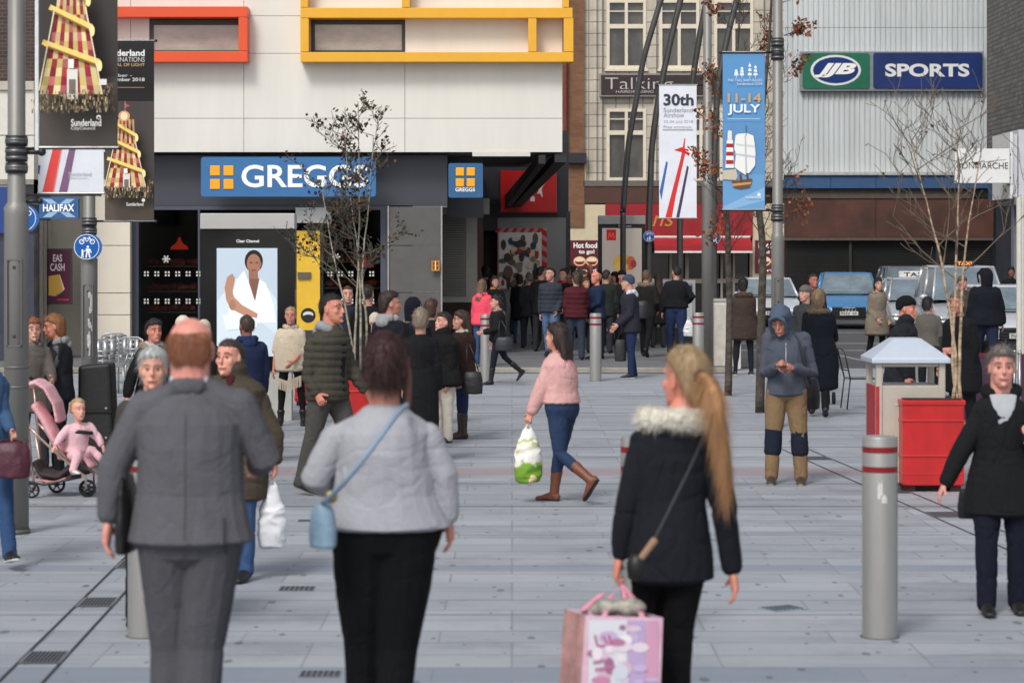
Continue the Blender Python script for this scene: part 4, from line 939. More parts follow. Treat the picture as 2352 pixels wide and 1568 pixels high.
for k in range(26): m.fb(1786, 553+k*6, 2280, 557.5+k*6, sJ, .1, -.2+.03*(k % 2))
m.build('dark_shutter', M((38, 37, 36), .5, .2, .12, 1), jb)
m = MB(); m.fb(2150, 553, 2158, 705, sJ, .2, .05); m.fb(1950, 553, 1956, 705, sJ, .2, .05); m.build('shutter_guide', M((52, 50, 50), .6), jb)
rt = empty('shop_sign', P(2046, 208, sJ), 'long green and dark blue sports sign with white capitals', 'shop sign')
q = MB(); q.fb(1836, 120, 2256, 210, sJ, .3, .3); q.build('frame', M((150, 154, 160), .4, .3, .06), rt)
rbox(1841, 124, 1995, 205, sJ, .05, .34, .12).build('green_panel', M((30, 112, 84), .4, 0, .08, 1), rt); rbox(2003, 123, 2253, 205, sJ, .05, .34, .12).build('blue_panel', M((28, 54, 118), .4, 0, .08, 1, c2=(22, 44, 92)), rt)
picture('emblem', [('e', (226, 226, 226), 1917, 163, 58, 35), ('e', (28, 54, 118), 1917, 163, 52, 30)], sJ, rt, .345, .006)
text('JJB', 1868, 1964, 147, 180, sJ, wm, rt, .05, proud=.37, shear=.35); text('SPORTS', 2030, 2223, 148, 178, sJ, M((226, 226, 226), .5, 0, 0), rt, .035, proud=.345)
gbr = empty('grey_brick_building', (19.5, 84, 0), 'grey brick side wall running back along the right edge', 'building')
m = MB(); m.box(18.2, 26, 62, 91.8, 6.0, 22); m.build('wall', _brick((128, 124, 118), (104, 101, 97), .45, (72, 70, 68), 'Y'), gbr)
m = MB(); m.box(18.6, 26, 62, 92, 0, 5.9); m.build('ground_floor', M((62, 66, 76), .5, 0, .15, .8), gbr)
m = MB()
for k, yy in enumerate((88, 84.5, 80, 75, 69.5, 64)): m.box(18.45, 18.6, yy, yy+.5, 0, 5.9)
m.build('pilasters', M((140, 142, 148), .5, 0, .05), gbr)
m = MB(); m.box(18.1, 18.6, 62, 91, 4.2, 5.6); m.build('blue_fascia', M((50, 82, 122), .5, 0, .08), gbr)
s_ = 120
cb = empty('canopy_kiosk', (X(2420, s_), Y(s_)+1, 0), 'pale panelled shop canopy on a slim column at the right edge', 'canopy')
m = MB()
for k in range(9): m.fb(2323+k*16, 300+(8-k)*1.0 if k == 0 else 298, 2337+k*16, 452, s_, 1.6, .02*(k % 2))
m.build('panels', M((196, 197, 202), .4, .1, .04), cb)
m = MB(); m.fb(2319, 304, 2325, 456, s_, 1.7, .05); m.build('corner_post', M((216, 216, 214), .5, 0, .04), cb)
q = MB(); q.tube([P(2341, 452, s_), P(2341, 848, s_)], .055, 12); q.tube([P(2349, 452, s_), P(2349, 848, s_)], .03, 10); q.build('column', M((206, 202, 192), .5, 0, .04), cb)
m = MB(); m.fb(2330, 452, 2480, 470, s_, 1.6, 0); m.build('soffit', M((110, 112, 118), .6), cb)
rt = empty('projecting_sign', P(2254, 422, s_), 'square white projecting sign with thin dark capitals at the right', 'sign')
q = MB(); q.fb(2192, 342, 2317, 421, s_, .12, .1); q.build('panel', M((222, 222, 220), .45, 0, .05, 2), rt, bevel=.008); text('BONMARCHE', 2196, 2313, 374, 388, s_, M((60, 58, 60), .5, 0, 0), rt, -.006, proud=.105)
q = MB()
for yy in (355, 408): q.tube([P(2316, yy, s_, -.05), P(2322, yy, s_, -.05)], .015, 6)
q.build('bracket', M((60, 60, 62)), rt)

# ---------------------------------------------------------------- posts, banners, masts, bollards
post = M((136, 134, 130), .5, .35, .07, 3, .05, 20, name='galvanised', stretch=(1, 1, .3)); blk = M((34, 34, 38), .45, 0, .05)
def lamp_post(label, px, s, r0, r1, ystep, ytop, clamps=(), plate=None):
    rt = empty('lamp_post', (X(px, s), Y(s), 0), label, 'lamp post', 'tall grey lamp posts'); c = Vector(rt.location); q = MB(); zt = Z(ytop, s); zs = Z(ystep, s)
    q.tube([c, c+UP*(zs-.05), c+UP*(zs), c+UP*(zs+.03), c+UP*(zs+.05), c+UP*zt], [r0, r0, r0*1.02, r1*1.15, r1, r1*.92], 28); q.build('pole', post, rt, True)
    if plate:
        q = MB(); y0, y1 = plate; w_ = r0*.62; zz0, zz1 = Z(y1, s), Z(y0, s)
        for x0_, x1_, a, b_ in ((-w_, w_, zz1, zz1+.012), (-w_, w_, zz0, zz0+.012), (-w_, -w_+.008, zz0, zz1), (w_-.008, w_, zz0, zz1)): q.box(c.x+x0_, c.x+x1_, c.y-r0*1.02, c.y-r0*.7, a, b_)
        q.build('access_door', M((112, 110, 106), .5, .3, .05), rt)
        q = MB()
        for t in (.12, .92): q.ell(c.x, c.y-r0*1.0, zz0+(zz1-zz0)*t, .014, .01, .014, 10)
        q.build('locks', M((60, 58, 56)), rt)
    for yy in (ystep+335, ystep+560) if r0 > .095 else (): pass
    for ya, yb in clamps:
        q = MB(); q.tube([c+UP*Z(yb, s), c+UP*Z(ya, s)], r1*1.22, 24); q.build('clamp', blk, rt, True)
        q = MB(); q.tube([c+UP*(Z(yb, s)+.02), c+UP*(Z(yb, s)+.045)], r1*1.28, 24); q.tube([c+UP*(Z(ya, s)-.045), c+UP*(Z(ya, s)-.02)], r1*1.28, 24); q.build('band', metalm((120, 120, 120)), rt, True)
    return rt
def arm(rt, px0, px1, py, s, name='banner_arm', t=.02):
    q = MB(); q.tube([P(px0, py, s), P(px1, py, s)], t, 10); q.ell(*P(px1, py, s), t*1.6, t*1.6, t*1.6, 8); q.build(name, blk, rt, True)
sA = 286
pA = lamp_post('thick grey lamp post nearest the left edge, beside the pushchair', 38, sA, 28/sA, 20.5/sA, 478, -500, ((312, 336), (338, 372), (374, 398)), (598, 795)); arm(pA, 56, 96, 349, sA, t=.022); arm(pA, 56, 275, 341, sA, t=.01)
q = MB(); c = Vector(pA.location)
for yy in (840, 885, 1010): q.tube([c+UP*Z(yy, sA), c+UP*(Z(yy, sA)-.02)], 28.8/sA, 28)
q.build('collar', M((112, 110, 106), .5, .3), pA, True)
q = MB(); q.tube([c, c+UP*.035], 31/sA, 28); q.build('base_flange', M((96, 94, 90), .6, .2), pA, True)
sB = 198
pB = lamp_post('grey lamp post with peeling white paper behind the pushchair', 205, sB, 19/sB, 14/sB, 596, -400, ((500, 520), (521, 540)), (655, 822)); arm(pB, 214, 358, 508, sB, t=.012); arm(pB, 214, 358, 94, sB, t=.012)
q = MB(); r_ = random.Random(4); c = Vector(pB.location)
for yy in range(676, 812, 7):
    if 715 < yy < 735 or 757 < yy < 765: continue
    xx = 205+6+r_.uniform(-4, 3); ang = math.asin(max(-.9, min(.9, (xx-205)/19))); zc = Z(yy, sB); h_ = .03+.02*r_.random(); w_ = .16+.22*r_.random(); rr_ = 19/sB+.002; vv = []
    for k in range(5):
        t = ang+w_*(k/4-.5); jz = r_.uniform(-.008, .008); vv += [(c.x+rr_*math.sin(t), c.y-rr_*math.cos(t), zc-h_+jz), (c.x+rr_*math.sin(t), c.y-rr_*math.cos(t), zc+h_-jz)]
    q.add(vv, [(2*k, 2*k+2, 2*k+3, 2*k+1) for k in range(4)])
q.build('peeling_paper', M((206, 204, 200), .8, 0, .15, 30), pB)
sC = 226
pC = lamp_post('grey lamp post mostly hidden behind the thick post at the left edge', 44, sC, 20/sC, 14/sC, 596, -300, ((452, 480),)); arm(pC, 55, 92, 462, sC); arm(pC, 55, 230, 448, sC, t=.01)
def rsign(label, px, py, r_, s, par_px, small=False):
    rt = empty('cycle_sign', P(px, py+r_, s, -.14), label, 'sign'); c = P(px, py, s, -.14); R_ = r_/s; q = MB(); n = 36
    for k in range(2): q.v += [(c.x+R_*math.cos(2*math.pi*i/n), c.y+k*.012, c.z+R_*math.sin(2*math.pi*i/n)) for i in range(n)]
    q.f = [tuple(range(n)), tuple(range(2*n-1, n-1, -1))]+[(i, i+n, (i+1) % n+n, (i+1) % n) for i in range(n)]; q.m = [0]*len(q.f); q.c = [None]*len(q.f); q.build('plate', M((20, 92, 170), .4, 0, .03), rt)
    W_ = (240, 242, 244); k = r_/30; sh = []
    def cc(x, y): return (px+x*k, py+y*k)
    def el(x, y, a, b_): sh.append(('e', W_, px+x*k, py+y*k, a*k, b_*k))
    def ln(a, b_, w_): sh.append(('l', W_, cc(*a), cc(*b_), w_*k))
    for x in (-11, 13):
        el(x, -12, 6, 6); sh.append(('e', (20, 92, 170), px+x*k, py-12*k, 4*k, 4*k))
    for a, b_ in (((-11, -12), (-5, -19)), ((-5, -19), (8, -20)), ((8, -20), (13, -12)), ((-5, -19), (1, -12)), ((1, -12), (8, -20)), ((8, -20), (6, -24)), ((-8, -21), (-2, -21))): ln(a, b_, 1.8)
    el(3, 0, 3, 3); sh.append(('p', W_, [cc(-2, 4), cc(8, 4), cc(7, 13), cc(0, 13)])); ln((1, 12), (-1, 25), 3.4); ln((5, 12), (8, 25), 3.4); ln((8, 5), (11, 14), 2.4); el(-9, 8, 2.4, 2.4); ln((-9, 10), (-9, 18), 4.4); ln((-10, 17), (-11, 25), 2.2); ln((-8, 17), (-7, 25), 2.2); ln((-7, 11), (-1, 8), 1.8)
    rim = [('e', (236, 238, 240), px, py, r_*.97, r_*.97), ('e', (20, 92, 170), px, py, r_*.92, r_*.92)]
    picture('symbols', rim+sh, s, rt, .144, .0006)
    q = MB(); q.box(c.x-.03, c.x+.03, c.y+.012, c.y+.10, c.z-.04, c.z+.04); q.build('bracket', metalm((120, 120, 120)), rt)
rsign('blue round cycle and pedestrian sign on the post with peeling paper', 204, 567, 30, sB, 205)
rsign('blue round sign half hidden behind the thick left post', 60, 502, 30, sC, 44)
sE, sD = 121.0, 178.0
pE = lamp_post('grey lamp post holding the white air-show banner', 1625, 121, 13.5/121, 10/121, 420, -500, ((505, 520),)); arm(pE, 1615, 1508, 196, 137 if 0 else 121, t=.014)
pD = lamp_post('grey lamp post holding the pale blue banner', 1786, sD, 14.5/sD, 12/sD, 545, -500, ((88, 108), (110, 138), (470, 488), (490, 508)), (640, 700)); arm(pD, 1776, 1655, 121, sD, t=.014); arm(pD, 1776, 1655, 483, sD, t=.014)
def banner(label, x0, y0, x1, y1, s, base, shapes, texts=(), wav=.0, dy=0):
    rt = empty('banner', P((x0+x1)/2, y1, s), label, 'banner')
    q = MB(); q.fb(x0, y0, x1, y1, s, .008, 0); q.build('fabric', M(base, .7, 0, .05, 2, .08, 8, name='banner_cloth'), rt)
    if shapes: picture('print', shapes, s, rt, .003, .0005)
    for t in texts: text(*t[:5], s, M(t[5], .6, 0, 0), rt, t[6] if len(t) > 6 else 0, proud=.05, thick=.001) if False else text(t[0], t[1], t[2], t[3], t[4], s, M(t[5], .6, 0, 0), rt, t[6] if len(t) > 6 else 0, proud=.003+.0005*(len(shapes)+3), thick=.001)
    q = MB(); q.tube([P(x0-2, y0, s), P(x1+2, y0, s)], .012, 8); q.tube([P(x0-2, y1, s), P(x1+2, y1, s)], .012, 8); q.build('rail', metalm((150, 150, 150)), rt)
    return rt
def slide(cx_, ytop, ybot, w_, clip):
    """helter-skelter tower: striped cone with a spiral slide"""
    H = ybot-ytop; sh = []; rr_ = random.Random(9)
    def wd(t): return w_*(.20+.30*t**1.6)
    N = 14
    for j in range(N):                                               # rows of diamonds: red, yellow, cream
        t0, t1 = j/N, (j+1)/N
        ya, yb = ytop+H*t0, ytop+H*t1
        if ya < clip: continue
        for k in range(9):
            a0, a1 = -1+2*k/9, -1+2*(k+1)/9; c_ = ([(216, 196, 120), (232, 214, 160)][j % 2] if k % 2 == (j//5) % 2 else [(160, 44, 58), (196, 110, 112), (176, 60, 66)][(k+j) % 3])
            v = rr_.uniform(.85, 1.05); c_ = tuple(min(255, int(q*v)) for q in c_)
            sh.append(('p', c_, [(cx_+a0*wd(t0), ya), (cx_+a1*wd(t0), ya), (cx_+a1*wd(t1), yb), (cx_+a0*wd(t1), yb)]))
    for t in (.10, .34, .62):
        y = ytop+H*t
        if y < clip+6: continue
        sh.append(('l', (240, 214, 120), (cx_-wd(t)*1.3, y-w_*.08), (cx_+wd(t)*1.35, y+w_*.24), w_*.085)); sh.append(('l', (150, 104, 48), (cx_-wd(t)*1.2, y-w_*.02), (cx_+wd(t)*1.25, y+w_*.29), w_*.03)); sh.append(('e', (250, 234, 160), cx_+wd(t)*1.38, y+w_*.30, w_*.04, w_*.09))
    for k in (-1, 1): sh.append(('l', (246, 226, 190), (cx_+k*wd(.3), max(clip, ytop+H*.3)), (cx_+k*wd(1)*1.02, ybot), w_*.02))
    sh += [('r', (225, 222, 214), cx_-w_*.05, ytop+H*.80, cx_+w_*.12, ybot+w_*.08), ('r', (120, 112, 100), cx_-w_*.02, ytop+H*.88, cx_+w_*.09, ybot), ('r', (240, 238, 230), cx_-w_*.03, ytop+H*.72, cx_+w_*.06, ytop+H*.79)]
    return sh
def crowd(x0, x1, y0, y1, n, seed):
    r_ = random.Random(seed); sh = []
    for k in range(n):
        x, y = r_.uniform(x0, x1), y0+(y1-y0)*r_.random()**1.3; c_ = r_.choice([(120, 104, 84), (150, 132, 104), (84, 74, 64), (190, 168, 128), (104, 92, 78), (70, 62, 56)]); sh.append(('r', c_, x, y, min(x1, x+1.5+2*r_.random()), min(y1+4, y+4+8*r_.random())))
    return sh
sBn = 286
banner('large dark banner with a lit helter-skelter hanging from the thick left post', 90, -120, 270, 339, sBn, (76, 72, 68), [('r', (66, 62, 60), 92, -100, 268, 175), ('r', (96, 86, 76), 92, 188, 268, 250), ('r', (84, 78, 72), 92, 250, 268, 338)]+crowd(93, 264, 190, 252, 420, 2)+slide(176, -60, 222, 142, -118)+crowd(93, 264, 212, 262, 220, 5)+[('e', (240, 190, 90), 127, 112, 5, 5), ('r', (222, 222, 222), 247, 190, 264, 203), ('e', (226, 226, 226), 246, 276, 5, 5), ('e', (76, 72, 68), 246, 277, 3, 3)], (('Sunderland', 184, 252, 280, 296, (214, 212, 208), .02), ('CityCouncil', 184, 238, 297, 306, (200, 198, 194), .01)))
m = MB(); m.fb(80, -120, 88, 345, 292, .02, 0); m.build('banner_edge_rope', M((226, 228, 230), .6), None); o_ = bpy.data.objects['banner_edge_rope']; tag(o_, 'white edge cord beside the large dark banner', 'cord')
sb2 = 198
banner('dark banner with a whole lit helter-skelter and white heading', 241, 94, 354, 508, sb2, (72, 66, 62), [('r', (38, 34, 36), 242, 98, 353, 232), ('r', (84, 76, 68), 242, 410, 353, 448), ('r', (92, 82, 72), 242, 448, 353, 505)]+crowd(243, 352, 414, 450, 280, 7)+slide(294, 276, 432, 92, 0)+crowd(243, 352, 428, 452, 130, 8)+[('e', (220, 160, 120), 294, 270, 13, 12), ('e', (236, 220, 180), 294, 270, 8, 9), ('l', (170, 160, 150), (296, 236), (296, 262), 1.2), ('p', (196, 70, 66), [(297, 241), (308, 247), (297, 251)]), ('l', (170, 140, 100), (246, 205), (340, 205), 1.2), ('e', (220, 220, 216), 338, 461, 4, 4)], (('Sunderland', 246, 341, 119, 134, (226, 224, 220), .03), ('ILLUMINATIONS', 246, 341, 136, 147, (200, 198, 196), .0), ('FESTIVAL OF LIGHT', 246, 341, 150, 157, (190, 156, 110), .01), ('October -', 246, 312, 174, 181, (196, 194, 192), .01), ('November 2018', 246, 341, 183, 191, (206, 204, 200), .02), ('Sunderland', 299, 338, 466, 474, (214, 212, 208), .02)))
banner('white banner end with red and purple slanting stripes below the dark banner', 88, 250, 238, 444, sC-3, (226, 229, 236), [('p', (222, 76, 70), [(124, 330), (142, 330), (121, 443), (97, 443)]), ('p', (226, 130, 130), [(142, 330), (145, 330), (124, 443), (121, 443)]), ('p', (128, 92, 124), [(162, 330), (176, 330), (154, 443), (135, 443)]), ('p', (40, 60, 110), [(88, 380), (93, 380), (90, 400), (88, 400)])], (('Sunderland', 158, 210, 395, 404, (190, 192, 200), .01), ('CityCouncil', 158, 200, 406, 412, (196, 198, 205), .0)))
banner('white air-show banner with red jet trails among the bare twigs', 1514, 195, 1600, 501, 121.5, (226, 228, 236), [('p', (60, 104, 170), [(1530, 370), (1534, 374), (1519, 460), (1515, 440)]), ('p', (210, 52, 52), [(1567, 350), (1574, 352), (1552, 450), (1543, 500), (1528, 500)]), ('p', (70, 60, 84), [(1578, 380), (1582, 384), (1566, 470), (1560, 500), (1553, 500)]), ('p', (206, 60, 60), [(1572, 318), (1574, 318), (1571, 362), (1563, 366)]), ('p', (214, 40, 44), [(1566, 338), (1548, 345), (1566, 350), (1580, 344)]), ('p', (200, 36, 40), [(1568, 344), (1585, 352), (1582, 358), (1570, 350)]), ('r', (120, 122, 130), 1522, 298, 1592, 299.5)], (('30th', 1524, 1593, 216, 243, (44, 48, 62), .03), ('Sunderland', 1524, 1591, 248, 258, (150, 152, 160), .0), ('Airshow', 1524, 1571, 259, 270, (150, 152, 160), .0), ('22-26 July 2018', 1524, 1592, 276, 284, (170, 172, 180), 0), ('Free entrance', 1524, 1587, 288, 295, (170, 172, 180), 0)))
ship = [('p', (232, 232, 228), [(1689, 312), (1694, 308), (1715, 306), (1730, 312), (1733, 330), (1735, 352), (1734, 380), (1722, 396), (1712, 402), (1696, 392), (1687, 384), (1690, 355), (1686, 340)]), ('p', (206, 208, 210), [(1690, 330), (1733, 334), (1733, 340), (1690, 334)]), ('p', (190, 198, 208), [(1688, 352), (1735, 358), (1735, 364), (1688, 356)]), ('p', (180, 190, 204), [(1710, 310), (1713, 310), (1716, 400), (1712, 400)]), ('l', (100, 80, 70), (1713, 286), (1714, 312), 1.4), ('p', (112, 76, 52), [(1680, 416), (1728, 410), (1722, 430), (1700, 434), (1684, 430)]), ('p', (196, 150, 96), [(1682, 422), (1726, 418), (1724, 423), (1683, 428)]), ('l', (96, 66, 48), (1700, 400), (1702, 420), 5), ('l', (96, 66, 48), (1715, 398), (1718, 416), 4)]
lh = [('p', (236, 234, 230), [(1669, 322), (1683, 322), (1686, 386), (1666, 386)])]+[('p', (170, 40, 48), [(1668.5-k*.4, 330+k*19), (1683.5+k*.4, 330+k*19), (1684+k*.4, 339+k*19), (1668-k*.4, 339+k*19)]) for k in range(3)]+[('r', (225, 225, 222), 1671, 308, 1681, 322), ('e', (225, 225, 222), 1676, 306, 5, 7), ('l', (150, 150, 150), (1676, 290), (1676, 302), 1.5), ('p', (196, 186, 166), [(1660, 392), (1690, 388), (1694, 404), (1690, 414), (1660, 412)])]
logo = []
for k, (xx, hh) in enumerate(((1691, 18), (1704, 26), (1722, 36), (1735, 30))):
    logo += [('l', (224, 232, 240), (xx, 180-hh), (xx, 180), 1.2)]+[('p', (224, 232, 240), [(xx-5+j*.8, 174-j*(hh-6)/3), (xx+5-j*.8, 174-j*(hh-6)/3), (xx+4-j*.8, 168-j*(hh-6)/3), (xx-4+j*.8, 168-j*(hh-6)/3)]) for j in range(3)]
banner('tall pale blue banner with a lighthouse and a sailing ship', 1660, 120, 1757, 482, sD, (92, 146, 196), [('r', (92, 146, 196), 1661, 130, 1756, 280), ('p', (106, 156, 200), [(1661, 404), (1756, 400), (1756, 481), (1661, 481)]), ('p', (134, 176, 212), [(1661, 475), (1756, 430), (1756, 460), (1680, 481), (1661, 481)]), ('r', (170, 196, 200), 1670, 272, 1746, 274), ('e', (226, 232, 240), 1743, 447, 4, 4)]+logo+lh+ship, (('THE TALL SHIPS RACES', 1671, 1750, 182, 188, (206, 220, 234), .0), ('Sunderland 2018', 1692, 1750, 190, 196, (206, 220, 234), 0), ('11-14', 1671, 1748, 215, 236, (196, 160, 112), .02), ('JULY', 1671, 1746, 240, 265, (232, 236, 240), .025), ('Sunderland', 1712, 1747, 450, 456, (220, 228, 238), .0)))
# curved steel masts
masts = [([(1431, 500), (1431, 488), (1437, 405), (1444, 329), (1452, 280), (1461, 231), (1477, 142), (1497, 70), (1520, -5), (1545, -80)], 93, 'slender curved steel mast rising behind the digital panel, leftmost of the four'),
         ([(1490, 800), (1490, 640), (1491, 500), (1494, 420), (1497, 346), (1507, 262), (1520, 188), (1541, 90), (1563, 0), (1583, -80)], 100, 'slender curved steel mast with a small blue sign, second from the left of the four'),
         ([(1562, 780), (1562, 626), (1562, 500), (1567, 400), (1576, 290), (1591, 184), (1604, 100), (1621, 10), (1640, -80)], 98, 'slender curved steel mast behind the white banner, third of the four'),
         ([(1640, 790), (1640, 548), (1640, 420), (1643, 300), (1650, 190), (1661, 130), (1673, 75), (1692, 0), (1712, -80)], 99, 'slender curved steel mast behind the pale blue banner, rightmost of the four')]
for pts, s, lab in masts:
    pw = [P(a, b_, s) for a, b_ in pts]; pw = [Vector((pw[0].x, pw[0].y, PZ))]+pw
    rt = empty('steel_mast', pw[0], lab, 'mast', 'four curved steel masts'); out = []
    for i in range(len(pw)-1):
        p0, p1, p2, p3 = pw[max(i-1, 0)], pw[i], pw[i+1], pw[min(i+2, len(pw)-1)]
        for k in range(4): t = k/4; out.append(.5*((2*p1)+(p2-p0)*t+(2*p0-5*p1+4*p2-p3)*t*t+(3*p1-p0-3*p2+p3)*t**3))
    out.append(pw[-1]); q = MB(); q.tube(out, .072, 14); q.build('mast', M((96, 95, 94), .4, .5, .08, 3), rt, True); q = MB(); q.tube([pw[0], pw[0]+UP*.05], .12, 16); q.build('base', M((60, 60, 62), .5, .4), rt, True)
rsign('small blue round cycle sign on the second curved mast', 1490, 543, 13, 100, 0); rsign('small blue round cycle sign beside the lamp post with the white banner', 1642, 548, 12, 99, 0)
# bollards
bm_ = M((168, 167, 164), .38, .55, .06, 4, .04, 30, name='brushed_steel', stretch=(1, 1, .2)); redb = M((132, 18, 26), .4)
def bollard_proto():
    rt = empty('bollard', (0, 0, 0), 'x', 'bollard', 'steel bollards with two red bands'); r_ = .103; q = MB()
    q.tube([(0, 0, 0), (0, 0, 1.165), (0, 0, 1.178), (0, 0, 1.18)], [r_, r_, r_*.96, r_*.8], 40); q.build('post', bm_, rt, 'auto', world=False)
    for zz in (1.085, .97):
        q = MB(); q.tube([(0, 0, zz), (0, 0, zz+.035)], r_*1.006, 40); q.build('red_band', redb, rt, 'auto', world=False)
    q = MB(); q.tube([(0, 0, 0), (0, 0, .006)], r_*1.12, 40); q.build('base_ring', M((110, 108, 104), .7), rt, world=False); return rt
bp_ = bollard_proto()
def copy_tree(o, parent=None):
    c = o.copy(); col.objects.link(c); c.parent = parent
    for ch in [x for x in bpy.data.objects if x.parent == o]: copy_tree(ch, c)
    return c
bl = [(2021, 1462, 'large near bollard standing alone in front of the red planter'), (1466, 1462, 'near bollard half hidden behind the blonde woman in the black coat'), (334, 1460, 'near bollard whose foot shows beside the grey suit trousers'),
      (1368, 875, 'far bollard right of the woman in the pink jumper'), (1604, 872, 'far bollard just left of the lamp post with the white banner'), (1117, 880, 'far bollard behind the walking woman in black'), (2099, 874, 'far bollard behind the roofed litter bin')]
for i, (px, py, lab) in enumerate(bl):
    o_ = bp_ if i == 0 else copy_tree(bp_); s = GS(py); o_.location = (X(px, s), Y(s), 0); o_.rotation_euler.z = i*.7; o_['label'] = lab
q = MB(); s = GS(1462); c = Vector((X(2021, s), Y(s), 0)); vv = []
q.tube([(0, 0, 0), (0, 0, .001)], .001, 3)
picks = MB()
for (a0, z0_, w_, h_) in ((-.28, .82, .16, .10), (-.12, .84, .12, .09), (.08, .80, .10, .05), (-.05, .795, .3, .05)):
    vv = []
    for k in range(5): t = a0+w_*k/4; vv += [(c.x+.1042*math.sin(t), c.y-.1042*math.cos(t), z0_), (c.x+.1042*math.sin(t), c.y-.1042*math.cos(t), z0_+h_*(1-.3*abs(k-2)/2))]
    picks.add(vv, [(2*k, 2*k+2, 2*k+3, 2*k+1) for k in range(4)])
bo0 = bp_; _r = bo0.rotation_euler.z; picks.build('torn_sticker', M((214, 214, 212), .7, 0, .1, 40), bo0)
# ---------------------------------------------------------------- trees
def tree(label, px, s, stems, crown, leafc, nleaf, barkc, seed, z0=0, stem_r=.03, lean=0, twig=(3, .5), leafsz=.05, spread=.5, up=.8, name='birch_tree', group=None, leafzone=None, bare=False):
    """stems: list of (dx0, [(dx, z), ...]) centre lines; branches leave the stems between crown[0] and crown[1] heights"""
    r_ = random.Random(seed); base = Vector((X(px, s), Y(s), z0)); rt = empty(name, base, label, 'tree', group); tips = []
    tw = MB(); tk = MB()
    def branch(p, d, ln, r, dep):
        pts = [p]; n = 4; rr = [r]
        for i in range(n):
            d = (d+Vector((r_.uniform(-.22, .22), r_.uniform(-.22, .22), r_.uniform(-.05, .20)*up))).normalized(); pts.append(pts[-1]+d*ln/n); rr.append(max(.0028, r*(1-.75*(i+1)/n)))
            if dep > 0:
                for _ in range(twig[0] if i else 1):
                    if r_.random() < .75:
                        side = Vector((r_.uniform(-1, 1), r_.uniform(-1, 1), r_.uniform(-.2, .7))).normalized(); branch(pts[-1], (d*.6+side*.7).normalized(), ln*twig[1]*r_.uniform(.6, 1.1), max(.0028, r*.42), dep-1)
            tips.append(pts[-1])
        tw.tube(pts, rr, 5 if r > .008 else 4, False)
    for st in stems:
        pts = [base+Vector((dx, dy, z-z0)) for dx, dy, z in st]; n = len(pts); out = []; 
        for i in range(n-1):
            p0, p1, p2, p3 = pts[max(i-1, 0)], pts[i], pts[i+1], pts[min(i+2, n-1)]
            for k in range(4): t = k/4; out.append(.5*((2*p1)+(p2-p0)*t+(2*p0-5*p1+4*p2-p3)*t*t+(3*p1-p0-3*p2+p3)*t**3)+Vector((r_.uniform(-.006, .006), r_.uniform(-.006, .006), 0)))
        out.append(pts[-1]); zt = pts[-1].z; z_0 = pts[0].z
        tk.tube(out, [max(.006, stem_r*(1-.85*((q.z-z_0)/(zt-z_0))**1.2)) for q in out], 9)
        for q in out:
            if crown[0] < q.z < crown[1]:
                for _ in range(crown[2]):
                    a = r_.uniform(0, 6.283); h = (q.z-crown[0])/(crown[1]-crown[0]); el = r_.uniform(.2, .9)
                    d = Vector((math.cos(a)*math.cos(el), math.sin(a)*math.cos(el), math.sin(el))); branch(q, d, spread*(1-.45*h)*r_.uniform(.55, 1.15), .008*(1-.4*h), 2 if spread > .3 else 1)
    tk.build('trunk', M(barkc, .8, 0, .28, 9, .3, 30, name='bark', stretch=(1, 1, 2.2)), rt, True)
    tw.build('branches', M(tuple(int(v*.55) for v in barkc) if not bare else barkc, .8, 0, .1), rt)
    lv = MB(); cand = [t for t in tips if leafzone is None or leafzone(t)]
    for k in range(nleaf):
        if not cand: break
        p = r_.choice(cand)+Vector((r_.gauss(0, .035), r_.gauss(0, .035), r_.gauss(0, .03))); sz = leafsz*r_.uniform(.6, 1.25)
        a = Vector((r_.uniform(-1, 1), r_.uniform(-1, 1), r_.uniform(-1, 1))).normalized(); b_ = a.cross(Vector((r_.uniform(-1, 1), r_.uniform(-1, 1), r_.uniform(-1, 1)))).normalized(); c_ = r_.choice(leafc)
        lv.add([p, p+a*sz*.5+b_*sz*.32, p+a*sz, p+a*sz*.5-b_*sz*.32], [(0, 1, 2, 3)], c_)
    if nleaf: lv.build('leaves', attrm(), rt)
    return rt
def planter(label, px, py, wd=.58, ht=.84):
    s = GS(py); rt = empty('red_planter', (X(px, s), Y(s)+wd/2, 0), label, 'planter', 'square red tree planters'); c = rt.location; w2 = wd/2; m = MB()
    red = M((192, 24, 26), .42, 0, .09, 5, .06, 14, name='red_paint', coat=.2, stretch=(1, 1, .5))
    m.box(c.x-w2*.96, c.x+w2*.96, c.y-w2*.96, c.y+w2*.96, .06, ht-.015); m.build('tub', red, rt, bevel=.012)
    for zz, hh, o in ((ht-.02, .045, 1.0), (ht-.19, .022, .99), (.34, .025, .99), (.17, .012, .98)):
        m = MB(); m.box(c.x-w2*o, c.x+w2*o, c.y-w2*o, c.y+w2*o, zz-hh/2, zz+hh/2); m.build('rim', red, rt, bevel=.006)
    m = MB(); m.box(c.x-w2*.88, c.x+w2*.88, c.y-w2*.88, c.y+w2*.88, ht-.02, ht+.012); m.build('soil', M((52, 40, 32), .95, 0, .2, 20, .6, 30), rt)
    for sx in (-1, 1):
        m = MB(); m.box(c.x+sx*w2*.72-.05, c.x+sx*w2*.72+.05, c.y-w2*.8, c.y+w2*.8, 0, .06); m.build('foot', M((60, 20, 22), .6), rt)
    return s
sp_ = planter('red planter with a bare pale-stemmed birch beside the litter bin', 2145, 1130, .60, .86)
planter('red planter with a leafy birch behind the man in the olive jacket', 824, 1029, .6, .84)
planter('small red planter glimpsed behind the woman in the cream poncho', 722, 932, .6, .3)
